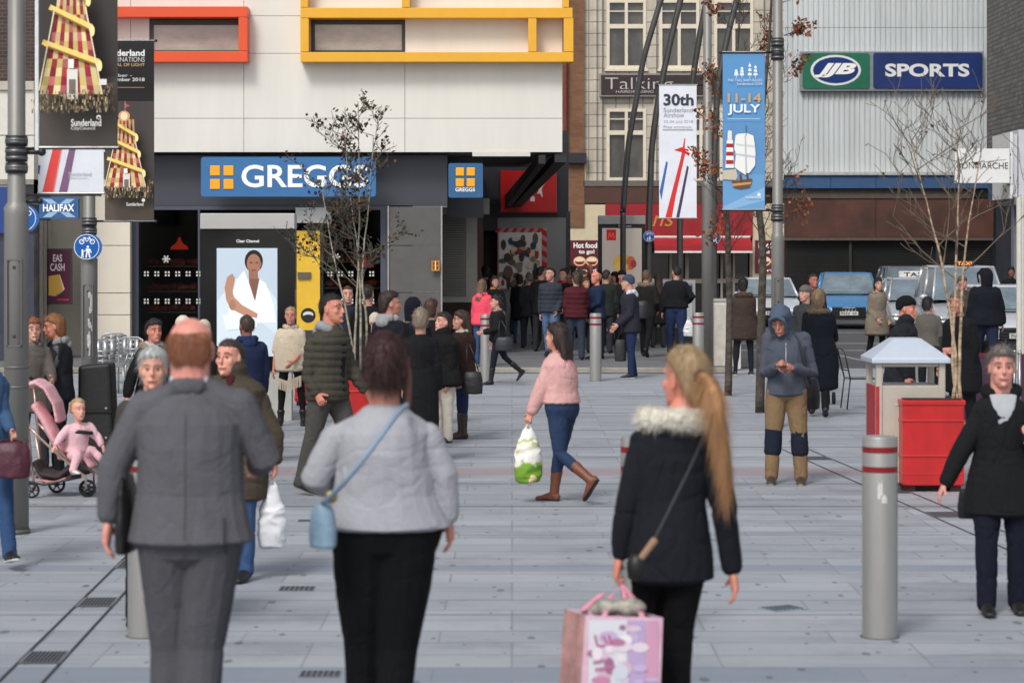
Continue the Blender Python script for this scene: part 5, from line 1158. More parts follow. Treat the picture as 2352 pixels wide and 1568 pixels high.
# leafy birch (stems up to about 4.2 m)
sT = 200
tree('multi-stemmed birch with dark withered leaves in front of the bakery', 822, sT-2,
     [[(-.05, 0, .84), (-.02, 0, 1.5), (.0, .02, 2.2), (-.10, .0, 3.0), (-.15, .02, 3.6)], [(.03, .02, .84), (.03, 0, 1.5), (.01, .03, 2.2), (.02, 0, 3.0), (.0, 0, 4.0)], [(.08, 0, .84), (.10, .04, 1.4), (.05, 0, 2.0), (.12, .05, 2.8), (.18, 0, 3.6)], [(-.02, .05, .84), (-.12, 0, 1.5), (-.28, .02, 2.2), (-.42, 0, 3.0)]],
     (1.7, 3.95, 1), [(52, 40, 32), (70, 46, 34), (40, 34, 30), (96, 58, 40), (60, 52, 40)], 1400, (186, 180, 158), 11, .85, .016, leafsz=.055, spread=.60, twig=(2, .5), leafzone=lambda t: t.z > 1.9 or (abs(t.x-X(822, sT)) > .12))
# nearly bare birch on the right
sR = 243
tree('nearly bare birch with three pale stems in the red planter beside the bin', 2190, sR,
     [[(.04, .02, .84), (.0, .02, 1.2), (.02, 0, 2.0), (.05, .03, 2.9), (.02, 0, 3.4)], [(.0, 0, .84), (.02, .01, 1.3), (-.10, .03, 2.1), (-.30, 0, 2.9), (-.40, 0, 3.3)], [(.06, .0, .84), (.06, .01, 1.4), (.12, .03, 2.3), (.26, 0, 3.2)]],
     (1.95, 3.5, 1), [(70, 48, 40), (88, 62, 48)], 40, (206, 180, 150), 23, .85, .018, leafsz=.05, spread=.95, twig=(1, .6), bare=False)
# slim street trees
brl = [(128, 72, 44), (104, 62, 44), (150, 84, 50), (86, 58, 44), (170, 100, 60)]
for (px, py, lab, sd, w_, zlo) in ((1673, 908, 'slim dark street tree with rusty leaves, left of the two by the hooded man', 31, 9, 2.1), (1745, 947, 'slim dark street tree with rusty leaves, right of the two by the hooded man', 37, 11, 2.0)):
    s = GS(py); tree(lab, px, s, [[(0, 0, 0), (.02, 0, 1.2), (.04 if sd == 37 else .0, 0, 2.2), (-.02, .02, 3.4), (.10, 0, 4.8), (.2, 0, 6.4)]], (zlo, 6.3, 2), brl, 560, (92, 82, 72), sd, 0, w_/s, leafsz=.075, spread=.95, twig=(2, .5), name='street_tree', group='slim dark street trees', leafzone=lambda t: hash((round(t.x*1.4), round(t.z*1.6))) % 5 < 2)
# ---------------------------------------------------------------- litter bin
s = 242
rt = empty('litter_bin', (X(2092, s), Y(s)+.33, 0), 'square pale litter bin with a pyramid lid and a red notice on its side', 'litter bin'); c = Vector(rt.location); w2 = .30
body = M((186, 178, 166), .5, .1, .05, 3, .04, 20, name='bin_paint')
m = MB()
for sx in (-1, 1):
    for sy in (-1, 1): m.box(c.x+sx*w2-.03, c.x+sx*w2+.03, c.y+sy*w2-.03, c.y+sy*w2+.03, .04, 1.21)
m.box(c.x-w2+.02, c.x+w2-.02, c.y-w2-.012, c.y+w2+.012, .06, .985); m.box(c.x-w2-.012, c.x-w2+.02, c.y-w2+.031, c.y+w2-.031, .06, .98); m.box(c.x+w2-.02, c.x+w2+.012, c.y-w2+.031, c.y+w2-.031, .06, .98)
m.box(c.x-w2+.031, c.x+w2-.031, c.y-w2-.02, c.y-w2+.02, 1.165, 1.2); m.build('body', body, rt, bevel=.008)
m = MB(); m.box(c.x-w2+.03, c.x+w2-.03, c.y-w2+.03, c.y+w2-.03, .9, .94); m.build('liner', M((20, 20, 22), .7), rt)
m = MB(); e = .375; 
m.v = [(c.x-e, c.y-e, 1.20), (c.x+e, c.y-e, 1.20), (c.x+e, c.y+e, 1.20), (c.x-e, c.y+e, 1.20), (c.x-e, c.y-e, 1.245), (c.x+e, c.y-e, 1.245), (c.x+e, c.y+e, 1.245), (c.x-e, c.y+e, 1.245)]+[(c.x+a*.13, c.y+b_*.13, 1.43) for a, b_ in ((-1, -1), (1, -1), (1, 1), (-1, 1))]
m.f = [(3, 2, 1, 0), (0, 1, 5, 4), (1, 2, 6, 5), (2, 3, 7, 6), (3, 0, 4, 7), (4, 5, 9, 8), (5, 6, 10, 9), (6, 7, 11, 10), (7, 4, 8, 11), (8, 9, 10, 11)]; m.m = [0]*10; m.c = [None]*10
m.build('lid', M((196, 206, 220), .4, .2, .05, 3, name='lid_paint'), rt, bevel=.008)
m = MB(); m.box(c.x-w2-.035, c.x-w2-.015, c.y-w2+.05, c.y+w2-.05, .35, .98); m.build('side_notice', M((176, 36, 44), .5, 0, .08), rt)
m = MB(); m.box(c.x-w2-.032, c.x-w2+.0, c.y-w2-.036, c.y-w2-.028, .25, .98); m.build('edge_notice', M((180, 40, 46), .5, 0, .1), rt)
m = MB(); m.box(c.x-w2+.15, c.x-w2+.38, c.y-w2-.018, c.y-w2-.0125, .80, .815); m.build('faded_label', M((208, 204, 196), .6), rt)
m = MB(); m.box(c.x-w2, c.x+w2, c.y-w2, c.y+w2, 0, .06); m.build('plinth', M((90, 88, 86), .7), rt)
# ---------------------------------------------------------------- cafe barriers
def barrier(label, x0, x1, s, seed):
    rt = empty('cafe_barrier', (X((x0+x1)/2, s), Y(s), 0), label, 'barrier', 'maroon cafe barriers'); y = Y(s); m = MB(); m.box(X(x0, s), X(x1, s), y-.006, y+.006, .12, .93)
    m.build('canvas', M((56, 20, 30), .6, 0, .3, 1.6, c2=(72, 44, 76), name='canvas'), rt); m = MB(); m.box(X(x0, s), X(x1, s), y-.012, y+.012, .93, .985); m.build('top_band', M((96, 20, 34), .5, 0, .1), rt)
    for xx in (x0, x1):
        q = MB(); q.tube([(X(xx, s), y, 0), (X(xx, s), y, 1.0)], .022, 12); q.ell(X(xx, s), y, 1.0, .03, .03, .03, 10); q.build('post', metalm((170, 170, 172), .3), rt, True)
        q = MB(); q.tube([(X(xx, s), y, 0), (X(xx, s), y, .02)], .16, 20); q.build('foot_plate', metalm((110, 110, 112)), rt)
barrier('maroon cafe barrier just right of the bare birch', 2200, 2330, 183, 1); barrier('maroon cafe barrier running off the right edge', 2342, 2480, 185, 2)
# ---------------------------------------------------------------- digital advertising panels
def kiosk(label, x0, x1, ytop, s, shapes, scr, cap, base_y, txt, pl=None):
    rt = empty('advertising_panel', (X((x0+x1)/2, s), Y(s)+.15, 0), label, 'advertising panel'); m = MB(); m.fb(x0, ytop, x1, cap, s, .34, .02); m.build('cap', M((184, 182, 178), .5, .1, .04, 2), rt, bevel=.01)
    m = MB(); m.fb(x0, cap, x1, base_y, s, .30, 0); m.build('case', M((12, 12, 14), .15, 0, 0, spec=.7), rt, bevel=.01)
    m = MB(); zz = Z(base_y, s); m.box(X(x0+8, s), X(x1-8, s), Y(s)+.03, Y(s)+.27, 0, zz); m.build('plinth', M((186, 184, 178), .6, 0, .05, 3), rt)
    sc2 = picture('screen', [('r', scr[4], *scr[:4])]+shapes, s, rt, .004, .0006, attrem())
    text(*txt, s, wm, rt, .02, proud=.004); return rt
sk_ = (188, 142, 118)
womanpic = [('r', (186, 198, 210), 498, 760, 637, 818), ('r', (176, 190, 203), 500, 572, 636, 700), ('p', (196, 208, 218), [(500, 820), (500, 690), (540, 640), (600, 640), (636, 690), (636, 770), (600, 740), (560, 760)]),
  ('p', (226, 232, 238), [(546, 640), (560, 622), (572, 650), (590, 640), (610, 650), (628, 700), (634, 740), (520, 742), (530, 690)]), ('e', (38, 30, 30), 583, 600, 21, 26), ('e', (150, 108, 88), 583, 606, 16, 23), ('e', (140, 98, 80), 598, 607, 3, 6), ('p', (142, 100, 82), [(571, 618), (592, 622), (594, 650), (585, 690), (572, 650)]), ('e', (92, 58, 50), 577, 603, 4, 1.6), ('e', (92, 58, 50), 590, 603, 4, 1.6), ('e', (140, 66, 60), 583, 620, 5, 2), ('p', (120, 84, 70), [(572, 640), (596, 640), (586, 690)]),
  ('p', (170, 126, 104), [(522, 636), (534, 628), (540, 640), (534, 668), (540, 690), (532, 700), (520, 690), (516, 660)]), ('p', (176, 130, 106), [(520, 690), (536, 680), (556, 700), (592, 720), (590, 730), (560, 724), (530, 708)]), ('e', (158, 114, 94), 534, 700, 8, 12), ('p', (214, 224, 232), [(512, 724), (560, 726), (592, 734), (590, 752), (520, 758)])]
kiosk('tall black digital advertising panel showing a woman in a white robe', 460, 677, 490, 172, womanpic, (498, 570, 637, 818, (184, 197, 210)), 526, 852, ('Clear Channel', 543, 595, 550, 557))
burger = [('r', (176, 30, 36), 1393, 527, 1415, 552), ('e', (196, 150, 60), 1431, 604, 22, 20), ('e', (206, 162, 72), 1428, 600, 17, 14), ('e', (182, 96, 66), 1449, 604, 11, 16), ('e', (150, 56, 60), 1455, 606, 7, 9), ('e', (212, 172, 84), 1427, 612, 16, 9)]
for a, b_ in (((1397, 548), (1400, 534)), ((1400, 534), (1404, 546)), ((1404, 546), (1408, 534)), ((1408, 534), (1411, 548))): burger.append(('l', (214, 92, 70), a, b_, 2))
kiosk('smaller advertising panel with a burger on a pale screen behind the crowd', 1374, 1482, 495, 92, burger, (1383, 524, 1474, 760, (178, 168, 158)), 515, 765, ('Clear Channel', 1420, 1450, 517, 521))
# cabinet, board and low box
rt = empty('street_cabinet', (X(1660, 121), Y(121)+.2, 0), 'pale cream street cabinet between the lamp post and the woman in the parka', 'cabinet')
m = MB(); m.fb(1637, 692, 1702, 848, 121, .4, 0); m.build('case', M((208, 202, 190), .5, 0, .05, 3), rt, bevel=.01); m = MB(); m.fb(1635, 686, 1704, 692, 121, .44, .02); m.build('top', M((176, 172, 164), .5), rt); m = MB(); m.fb(1640, 700, 1668, 842, 121, .01, .006); m.build('door', M((200, 194, 182), .5), rt)
rt = empty('display_board', (X(1552, 94), Y(94), PZ), 'white framed display board with small pictures behind the man in the leather jacket', 'board')
m = MB(); m.fb(1507, 643, 1597, 742, 94, .06, 0); m.build('frame', M((206, 204, 198), .5, 0, .04), rt); picture('print', [('r', (168, 178, 188), 1512, 650, 1592, 736), ('r', (96, 120, 150), 1514, 656, 1530, 690), ('r', (226, 226, 222), 1514, 700, 1550, 730), ('r', (190, 60, 110), 1512, 706, 1518, 722), ('r', (60, 72, 92), 1572, 655, 1590, 690), ('r', (226, 228, 228), 1574, 696, 1590, 730)], 94, rt)
for xx in (1512, 1592):
    m = MB(); m.box(X(xx, 94)-.02, X(xx, 94)+.02, Y(94), Y(94)+.04, PZ, Z(742, 94)); m.build('leg', M((150, 150, 148), .5), rt)
rt = empty('bench', (X(1545, 99), Y(99), PZ), 'low black bench box with a brown top between the men in dark jackets', 'bench')
m = MB(); m.fb(1490, 754, 1600, 788, 99, .5, 0); m.build('base', M((30, 30, 32), .6, 0, .05), rt); m = MB(); m.fb(1487, 748, 1603, 753, 99, .56, .03); m.build('seat', M((120, 88, 66), .6, 0, .1), rt)
# ---------------------------------------------------------------- chairs
def chair(label, x, y, rz, c_, r_=.009, arms=False, group=None):
    rt = empty('cafe_chair', (x, y, 0), label, 'chair', group, rz); mt = metalm(c_, .35)
    for sx in (-1, 1):
        q = MB(); q.tube([(sx*.2, -.2, 0), (sx*.19, -.19, .44)], r_, 8); q.build('leg', mt, rt, True, world=False)
        q = MB(); q.tube([(sx*.2, .24, 0), (sx*.19, .19, .44)], r_, 8); q.build('leg', mt, rt, True, world=False)
        if arms: q = MB(); q.tube([(sx*.2, -.2, .44), (sx*.26, -.22, .64), (sx*.27, .05, .66), (sx*.2, .22, .66)], r_, 8); q.build('armrest', mt, rt, True, world=False)
    q = MB(); q.box(-.2, .2, -.2, .2, .43, .445)
    q.build('seat', mt, rt, world=False); q = MB()
    q.tube([(-.19, .19, .44), (-.21, .28, .82), (-.12, .30, .86), (.12, .30, .86), (.21, .28, .82), (.19, .19, .44)], r_, 8)
    for k in range(5 if arms else 1): zz = .52+.075*k if arms else .56; q.tube([(-.2, .21+.2*(zz-.44), zz), (.2, .21+.2*(zz-.44), zz)], r_*.8, 6)
    if arms:
        for k in range(3): q.box(-.15+.11*k, -.07+.11*k, .25, .256, .5, .84)
    q.build('backrest', mt, rt, True, world=False)
s = GS(938); chair('thin dark wire chair standing left of the litter bin', X(1976, s), Y(s), R(95), (70, 62, 58), .010)
alu = (176, 178, 180)
for i, (px, py, a, lab) in enumerate(((250, 905, 20, 'aluminium cafe chair nearest the black case'), (284, 898, -15, 'aluminium cafe chair beside the woman in the fur-hooded coat'), (262, 880, 190, 'aluminium cafe chair at the back of the left group'))):
    s = GS(py); chair(lab, X(px, s), Y(s), R(a), alu, .014, True, 'aluminium cafe chairs')
# black upright case
s = GS(1086); rt = empty('equipment_case', (X(218, s), Y(s)+.2, 0), 'tall black case standing beside the pushchair', 'case')
q = LF(); cx_ = X(214, s); 
m = MB(); m.add([(X(176, s), Y(s), 0), (X(262, s), Y(s), 0), (X(262, s), Y(s)+.4, 0), (X(176, s), Y(s)+.4, 0), (X(178, s), Y(s)+.02, 1.09), (X(252, s), Y(s)+.02, 1.12), (X(252, s), Y(s)+.38, 1.12), (X(178, s), Y(s)+.38, 1.09)], [(3, 2, 1, 0), (0, 1, 5, 4), (1, 2, 6, 5), (2, 3, 7, 6), (3, 0, 4, 7), (4, 5, 6, 7)]); m.build('case_body', M((22, 23, 25), .6, 0, .12, 6, .15, 20), rt, bevel=.03)
m = MB(); m.box(X(180, s), X(256, s), Y(s)-.012, Y(s)+.002, .62, .64); m.build('seam', M((14, 14, 15), .5), rt)
for zz in (.66, .36): m = MB(); m.ell(X(244, s), Y(s)-.01, zz, .014, .012, .014, 8); m.build('stud', metalm((190, 190, 190)), rt)
# ---------------------------------------------------------------- cars
def car(label, x, y, rz, L_, W_, H_, colr, belt=.63, suv=False, taxi=None, plate=None, kind='parked_car', cab=(.26, .97), rings=False, grille=(18, 18, 20), bonnet=None, z0=.006):
    rt = empty(kind, (x, y, z0), label, 'car', 'cars waiting on the road at the right', rz); pc = M(colr, .25, .35, .03, 2, name='car_paint', coat=.6); zb = H_*.17; bz = H_*belt
    # body: loft along the length (front at -Y)
    st = [(-.5, .82, .36, .46), (-.492, .92, .22, .62), (-.455, .97, .19, .72), (-.38, 1, .17, .84), (-.26, 1, .17, .97), (0, 1, .17, 1.03), (.3, 1, .17, 1.04), (.44, .98, .19, 1.04), (.485, .92, .24, 1.0), (.5, .86, .34, .86)]
    m = MB(); n = 12
    for t, wv, lo, hi in st:
        w2 = W_/2*wv; a, b_ = H_*lo, bz*hi; yy = t*L_
        ring = [(-w2*.86, a), (-w2*.97, a+(b_-a)*.12), (-w2, a+(b_-a)*.45), (-w2*.985, a+(b_-a)*.75), (-w2*.93, b_-.02), (-w2*.80, b_+.015), (w2*.80, b_+.015), (w2*.93, b_-.02), (w2*.985, a+(b_-a)*.75), (w2, a+(b_-a)*.45), (w2*.97, a+(b_-a)*.12), (w2*.86, a)]
        m.v += [(p, yy, q) for p, q in ring]
    for i in range(len(st)-1):
        for k in range(n): m.f.append((i*n+k, i*n+(k+1) % n, (i+1)*n+(k+1) % n, (i+1)*n+k))
    m.f += [tuple(range(n))[::-1], tuple((len(st)-1)*n+k for k in range(n))]; m.m = [0]*len(m.f); m.c = [None]*len(m.f)
    bo = m.build('body', pc, rt, True, world=False); sb = bo.modifiers.new('round', 'SUBSURF'); sb.levels = 2; sb.render_levels = 2
    # cabin: glass house with roof and pillars
    c0, c1 = cab; ya, yb = (-.5+c0)*L_, (-.5+c1)*L_; rk = .17 if suv else .2; b0 = bz*.99; wb, wt = W_*.455, W_*.37
    P0 = [(-wb, ya, b0), (wb, ya, b0), (wb, yb, b0), (-wb, yb, b0)]; yr0, yr1 = ya+rk*L_*.9, yb-(.03 if suv else .09)*L_; P1 = [(-wt, yr0, H_-.04), (wt, yr0, H_-.04), (wt, yr1, H_-.05), (-wt, yr1, H_-.05)]
    m = MB(); m.add(P0+P1, [(0, 1, 5, 4), (1, 2, 6, 5), (2, 3, 7, 6), (3, 0, 4, 7)]); gl = M((120, 136, 146), .05, 0, .08, 1.5, spec=1, name='car_glass', c2=(84, 94, 102)); m.build('windscreen', gl, rt, world=False)
    m = MB(); m.add([(-wt-.01, yr0-.03, H_-.05), (wt+.01, yr0-.03, H_-.05), (wt+.01, yr1+.03, H_-.06), (-wt-.01, yr1+.03, H_-.06), (-wt*.86, yr0+.08, H_), (wt*.86, yr0+.08, H_), (wt*.86, yr1-.06, H_), (-wt*.86, yr1-.06, H_)], [(3, 2, 1, 0), (0, 1, 5, 4), (1, 2, 6, 5), (2, 3, 7, 6), (3, 0, 4, 7), (4, 5, 6, 7)]); m.build('roof', pc, rt, world=False, bevel=.03)
    for sx in (-1, 1):
        q = MB()
        for (pa, pb) in ((P0[0 if sx < 0 else 1], P1[0 if sx < 0 else 1]), (P0[3 if sx < 0 else 2], P1[3 if sx < 0 else 2])): q.tube([pa, pb], .036, 8)
        mid0 = (sx*wb*1.0, (ya+yb)/2, b0); mid1 = (sx*wt*1.0, (yr0+yr1)/2, H_-.05); q.tube([mid0, mid1], .04, 8); q.tube([P1[0 if sx < 0 else 1], P1[3 if sx < 0 else 2]], .035, 8); q.build('pillars', pc, rt, True, world=False)
        q = MB(); q.ell(sx*(W_/2+.09), ya+.35, b0+.06, .11, .07, .075, 12); q.build('wing_mirror', pc if not suv else M((200, 202, 204), .3, .2), rt, True, world=False)
        for yy in (-.31*L_, .31*L_):
            q = MB(); q.tube([(sx*(W_/2-.2), yy, .33), (sx*(W_/2-.01), yy, .33)], .33, 26); wh = q.build('wheel', M((22, 22, 24), .8), rt, 'auto', world=False)
            q = MB(); q.tube([(sx*(W_/2-.02), yy, .33), (sx*(W_/2), yy, .33)], .21, 20); q.build('rim', metalm((170, 172, 176)), wh, world=False)
        q = MB(); q.ell(sx*W_*.385, -.476*L_, bz*.61, .17, .11, .065, 12); q.build('headlight', M((196, 204, 210), .1, .2, .05, spec=1), rt, True, world=False)
        q = MB(); q.box(sx*W_*.36-.1, sx*W_*.36+.1, -.497*L_, -.48*L_, H_*.25, H_*.30); q.build('fog_lamp', M((60, 62, 66), .3), rt, world=False)
    q = MB(); q.box(-W_*.26, W_*.26, -.508*L_, -.47*L_, bz*.36, bz*.64); gr = q.build('grille', M(grille, .35, .2, .05), rt, world=False, bevel=.02)
    q = MB()
    for k in range(4): zz = bz*.38+bz*.24*k/3.4; q.box(-W_*.24, W_*.24, -.512*L_, -.507*L_, zz, zz+.012)
    q.build('bars', metalm((90, 92, 94)), gr, world=False)
    q = MB(); q.box(-W_*.40, W_*.40, -.503*L_, -.46*L_, H_*.17, H_*.235); q.build('lower_intake', M((24, 24, 26), .6), rt, world=False)
    q = MB(); q.box(-W_*.32, W_*.32, -.506*L_, -.5*L_, H_*.245, H_*.262); q.build('bumper_trim', metalm((190, 192, 194)), rt, world=False)
    if rings:
        q = MB()
        for k in range(4):
            cx2 = -.135+.09*k; pts = [(cx2+.058*math.cos(t*math.pi/8), -.516*L_, bz*.56+.058*math.sin(t*math.pi/8)) for t in range(17)]; q.tube(pts, .008, 5)
        q.build('emblem', metalm((220, 222, 224), .2), rt, True, world=False)
    q = MB(); q.box(-.26, .26, -.517*L_, -.509*L_, bz*.40, bz*.40+.11); pl_ = q.build('number_plate', M((220, 220, 214), .5), rt, world=False)
    q = MB(); r_ = random.Random(int(x*10))
    for k in range(7):
        if k == 4: continue
        a = -.22+.065*k; q.box(a, a+.014, -.5185*L_, -.5172*L_, bz*.40+.02, bz*.40+.09); q.box(a+.03, a+.042, -.5185*L_, -.5172*L_, bz*.40+.02, bz*.40+.09); q.box(a+.0145, a+.0295, -.5185*L_, -.5172*L_, bz*.40+(.02 if k % 2 else .078), bz*.40+(.032 if k % 2 else .09))
    q.build('plate_characters', M((30, 30, 32), .5), pl_, world=False)
    q = MB(); q.box(-wb*.7, wb*.5, ya+.04, ya+.07, b0+.03, b0+.05); q.build('wiper', blk, rt, world=False)
    for sx in (-1, 1): q = MB(); q.ell(sx*.34, yr0+.55, H_-.35, .13, .06, .17, 10); q.build('headrest', M((60, 60, 62), .8), rt, True, world=False) if False else None
    if taxi:
        q = MB(); q.box(-.42, .42, yr0+.25, yr0+.45, H_+.0, H_+.17) if taxi == 'bar' else q.box(-.24, .24, yr0+.02, yr0+.14, H_-.005, H_+.12)
        tb = q.build('taxi_sign', M((228, 226, 220), .4) if taxi == 'bar' else M((70, 36, 20), .4), rt, world=False, bevel=.02)
        cu = bpy.data.curves.new('t', 'FONT'); cu.body = 'TAXI'; cu.offset = .02; o_ = bpy.data.objects.new('t', cu); me = o_.to_mesh(); vs = [v.co.copy() for v in me.vertices]; fs = [tuple(p_.vertices) for p_ in me.polygons]; o_.to_mesh_clear(); bpy.data.objects.remove(o_)
        w_ = max(v.x for v in vs); h_ = .11 if taxi == 'bar' else .08; k = (.6 if taxi == 'bar' else .34)/w_; yy = (yr0+.245 if taxi == 'bar' else yr0+.015); hz = max(v.y for v in vs)
        q = MB(); q.add([(v.x*k-w_*k/2, yy, H_+.03+v.y/hz*h_ if taxi == 'bar' else H_+.015+v.y/hz*h_) for v in vs], fs); q.build('lettering', M((30, 30, 32), .5) if taxi == 'bar' else M((250, 150, 60), .5, 0, 0, emit=.8), tb, world=False)
    return rt
def carat(label, px, py, rz, *a, **k): s = GS(py); L_ = a[0]; return car(label, X(px, s)-L_/2*math.sin(R(rz)), Y(s)+L_/2*math.cos(R(rz)), R(rz), *a, **k)   # px, py: foot of the middle of the front bumper
carat('bright blue car with a dark grille and four rings facing the camera', 1950, 757, -6, 4.4, 1.86, 1.62, (74, 140, 196), suv=True, rings=True, cab=(.24, .95))
carat('white hatchback behind the post with the pale blue banner', 1778, 752, 0, 4.2, 1.78, 1.45, (206, 214, 222), cab=(.22, .95))
carat('white car half hidden behind the cream street cabinet', 1662, 742, 0, 4.3, 1.8, 1.52, (214, 216, 218), cab=(.22, .95))
carat('silver car with a white roof taxi sign in the row at the right', 2122, 778, -3, 4.2, 1.74, 1.55, (186, 190, 194), suv=True, taxi='bar', cab=(.24, .95))
carat('grey estate car just behind the silver taxi with the white sign', 2096, 730, -3, 4.4, 1.85, 1.72, (126, 128, 130), suv=True, cab=(.24, .95))
carat('tall pale taxi with a glowing orange sign behind the bare birch', 2236, 798, -3, 4.6, 1.85, 1.90, (188, 192, 196), suv=True, taxi='glow', belt=.58, cab=(.18, .97))
carat('white saloon car at the right edge behind the slim column', 2345, 818, 0, 4.3, 1.8, 1.5, (222, 226, 230), cab=(.24, .95))
# ---------------------------------------------------------------- pushchair
s = GS(1138); rt = empty('pushchair', (X(150, s), Y(s), 0), 'pink pushchair with a rose gold frame beside the thick lamp post', 'pushchair', None, 0)
def pp(a, b_, dy=0): return P(a, b_, s)+Vector((0, dy, 0))
pink = M((232, 176, 182), .85, 0, .06, 8, .3, 30, name='cloth'); rg = metalm((196, 170, 156), .3)
for (a, b_, r_, dy, lab) in ((84, 1122, 18, -.22, 0), (118, 1120, 20, .26, 0), (206, 1121, 20, -.12, 1), (196, 1124, 17, .14, 1)):
    c = pp(a, b_, dy); q = MB(); rr = r_/s; c.z = rr; n_ = 28; pts = [(c.x+rr*.86*math.cos(t*2*math.pi/n_), c.y, c.z+rr*.86*math.sin(t*2*math.pi/n_)) for t in range(n_+1)]; q.tube(pts, rr*.15, 8); w_ = q.build('wheel', M((24, 24, 26), .8), rt, True)
    q = MB(); q.tube([c+Vector((0, -.025, 0)), c+Vector((0, .025, 0))], rr*.28, 14)
    for k in range(6): t = k*math.pi/3; q.tube([c, c+Vector((rr*.8*math.cos(t), 0, rr*.8*math.sin(t)))], .007, 5)
    q.build('hub', M((70, 70, 72), .4, .4), w_, True)
for dy in (-.2, .22):
    for path in ([(76, 975), (100, 1000), (132, 1030), (170, 1062), (206, 1090), (206, 1118)], [(70, 1000), (84, 1080), (90, 1118)], [(128, 1010), (168, 1056)], [(66, 885), (74, 960), (84, 1085)]):
        q = MB(); q.tube([pp(*p_, dy) for p_ in path], .012, 8); q.build('frame_tube', rg, rt, True)
for path in ([(72, 1100), (110, 1108), (150, 1100), (196, 1090)],):
    for dy in (-.2, .22): q = MB(); q.tube([pp(*p_, dy) for p_ in path], .011, 8); q.build('lower_tube', blk, rt, True)
q = MB(); q.tube([pp(70, 884, -.2), pp(58, 868, -.2), pp(58, 868, .22), pp(70, 884, .22)], .014, 8); q.build('push_handle', blk, rt, True)
def sheet(pts, y0, y1, t=.02):                                       # ribbon of cloth across the width of the chair
    q = LF(); w_ = (y1-y0)/2; c_ = Vector((0, (y0+y1)/2, 0)); q.limb([pp(a, b_)+c_ for a, b_ in pts], [(w_, t)]*len(pts), side=Vector((0, 1, 0)), n=20); return q
blob('hood', sheet([(68, 884), (90, 876), (112, 890), (132, 925), (140, 965)], -.22, .24, .03), .012, pink, parent=rt, disp=lambda co: .006*waves(co, 2, 20))
blob('seat_back', sheet([(84, 930), (108, 965), (130, 1010), (148, 1045)], -.17, .19, .05), .012, pink, parent=rt, disp=lambda co: .006*waves(co, 2, 20))
blob('seat', sheet([(140, 1048), (172, 1052), (196, 1046), (214, 1070)], -.17, .19, .03), .012, pink, parent=rt)
blob('basket', sheet([(86, 1060), (100, 1085), (140, 1092), (168, 1070)], -.18, .2, .04), .012, M((62, 52, 54), .8, 0, .15, 10), parent=rt)
blob('basket_rim', sheet([(92, 1098), (130, 1104), (158, 1094)], -.18, .2, .018), .012, M((206, 150, 146), .8), parent=rt)
blob('leg_rest', sheet([(196, 1062), (222, 1078), (238, 1090)], -.15, .17, .02), .012, M((112, 104, 100), .8, 0, .1), parent=rt)
q = MB(); q.tube([pp(150, 1010, -.2), pp(152, 996, -.19), pp(190, 988, -.17), pp(214, 992, -.12), pp(214, 992, .12), pp(190, 988, .18), pp(152, 996, .2)], .018, 8); q.build('bumper_bar', blk, rt, True)
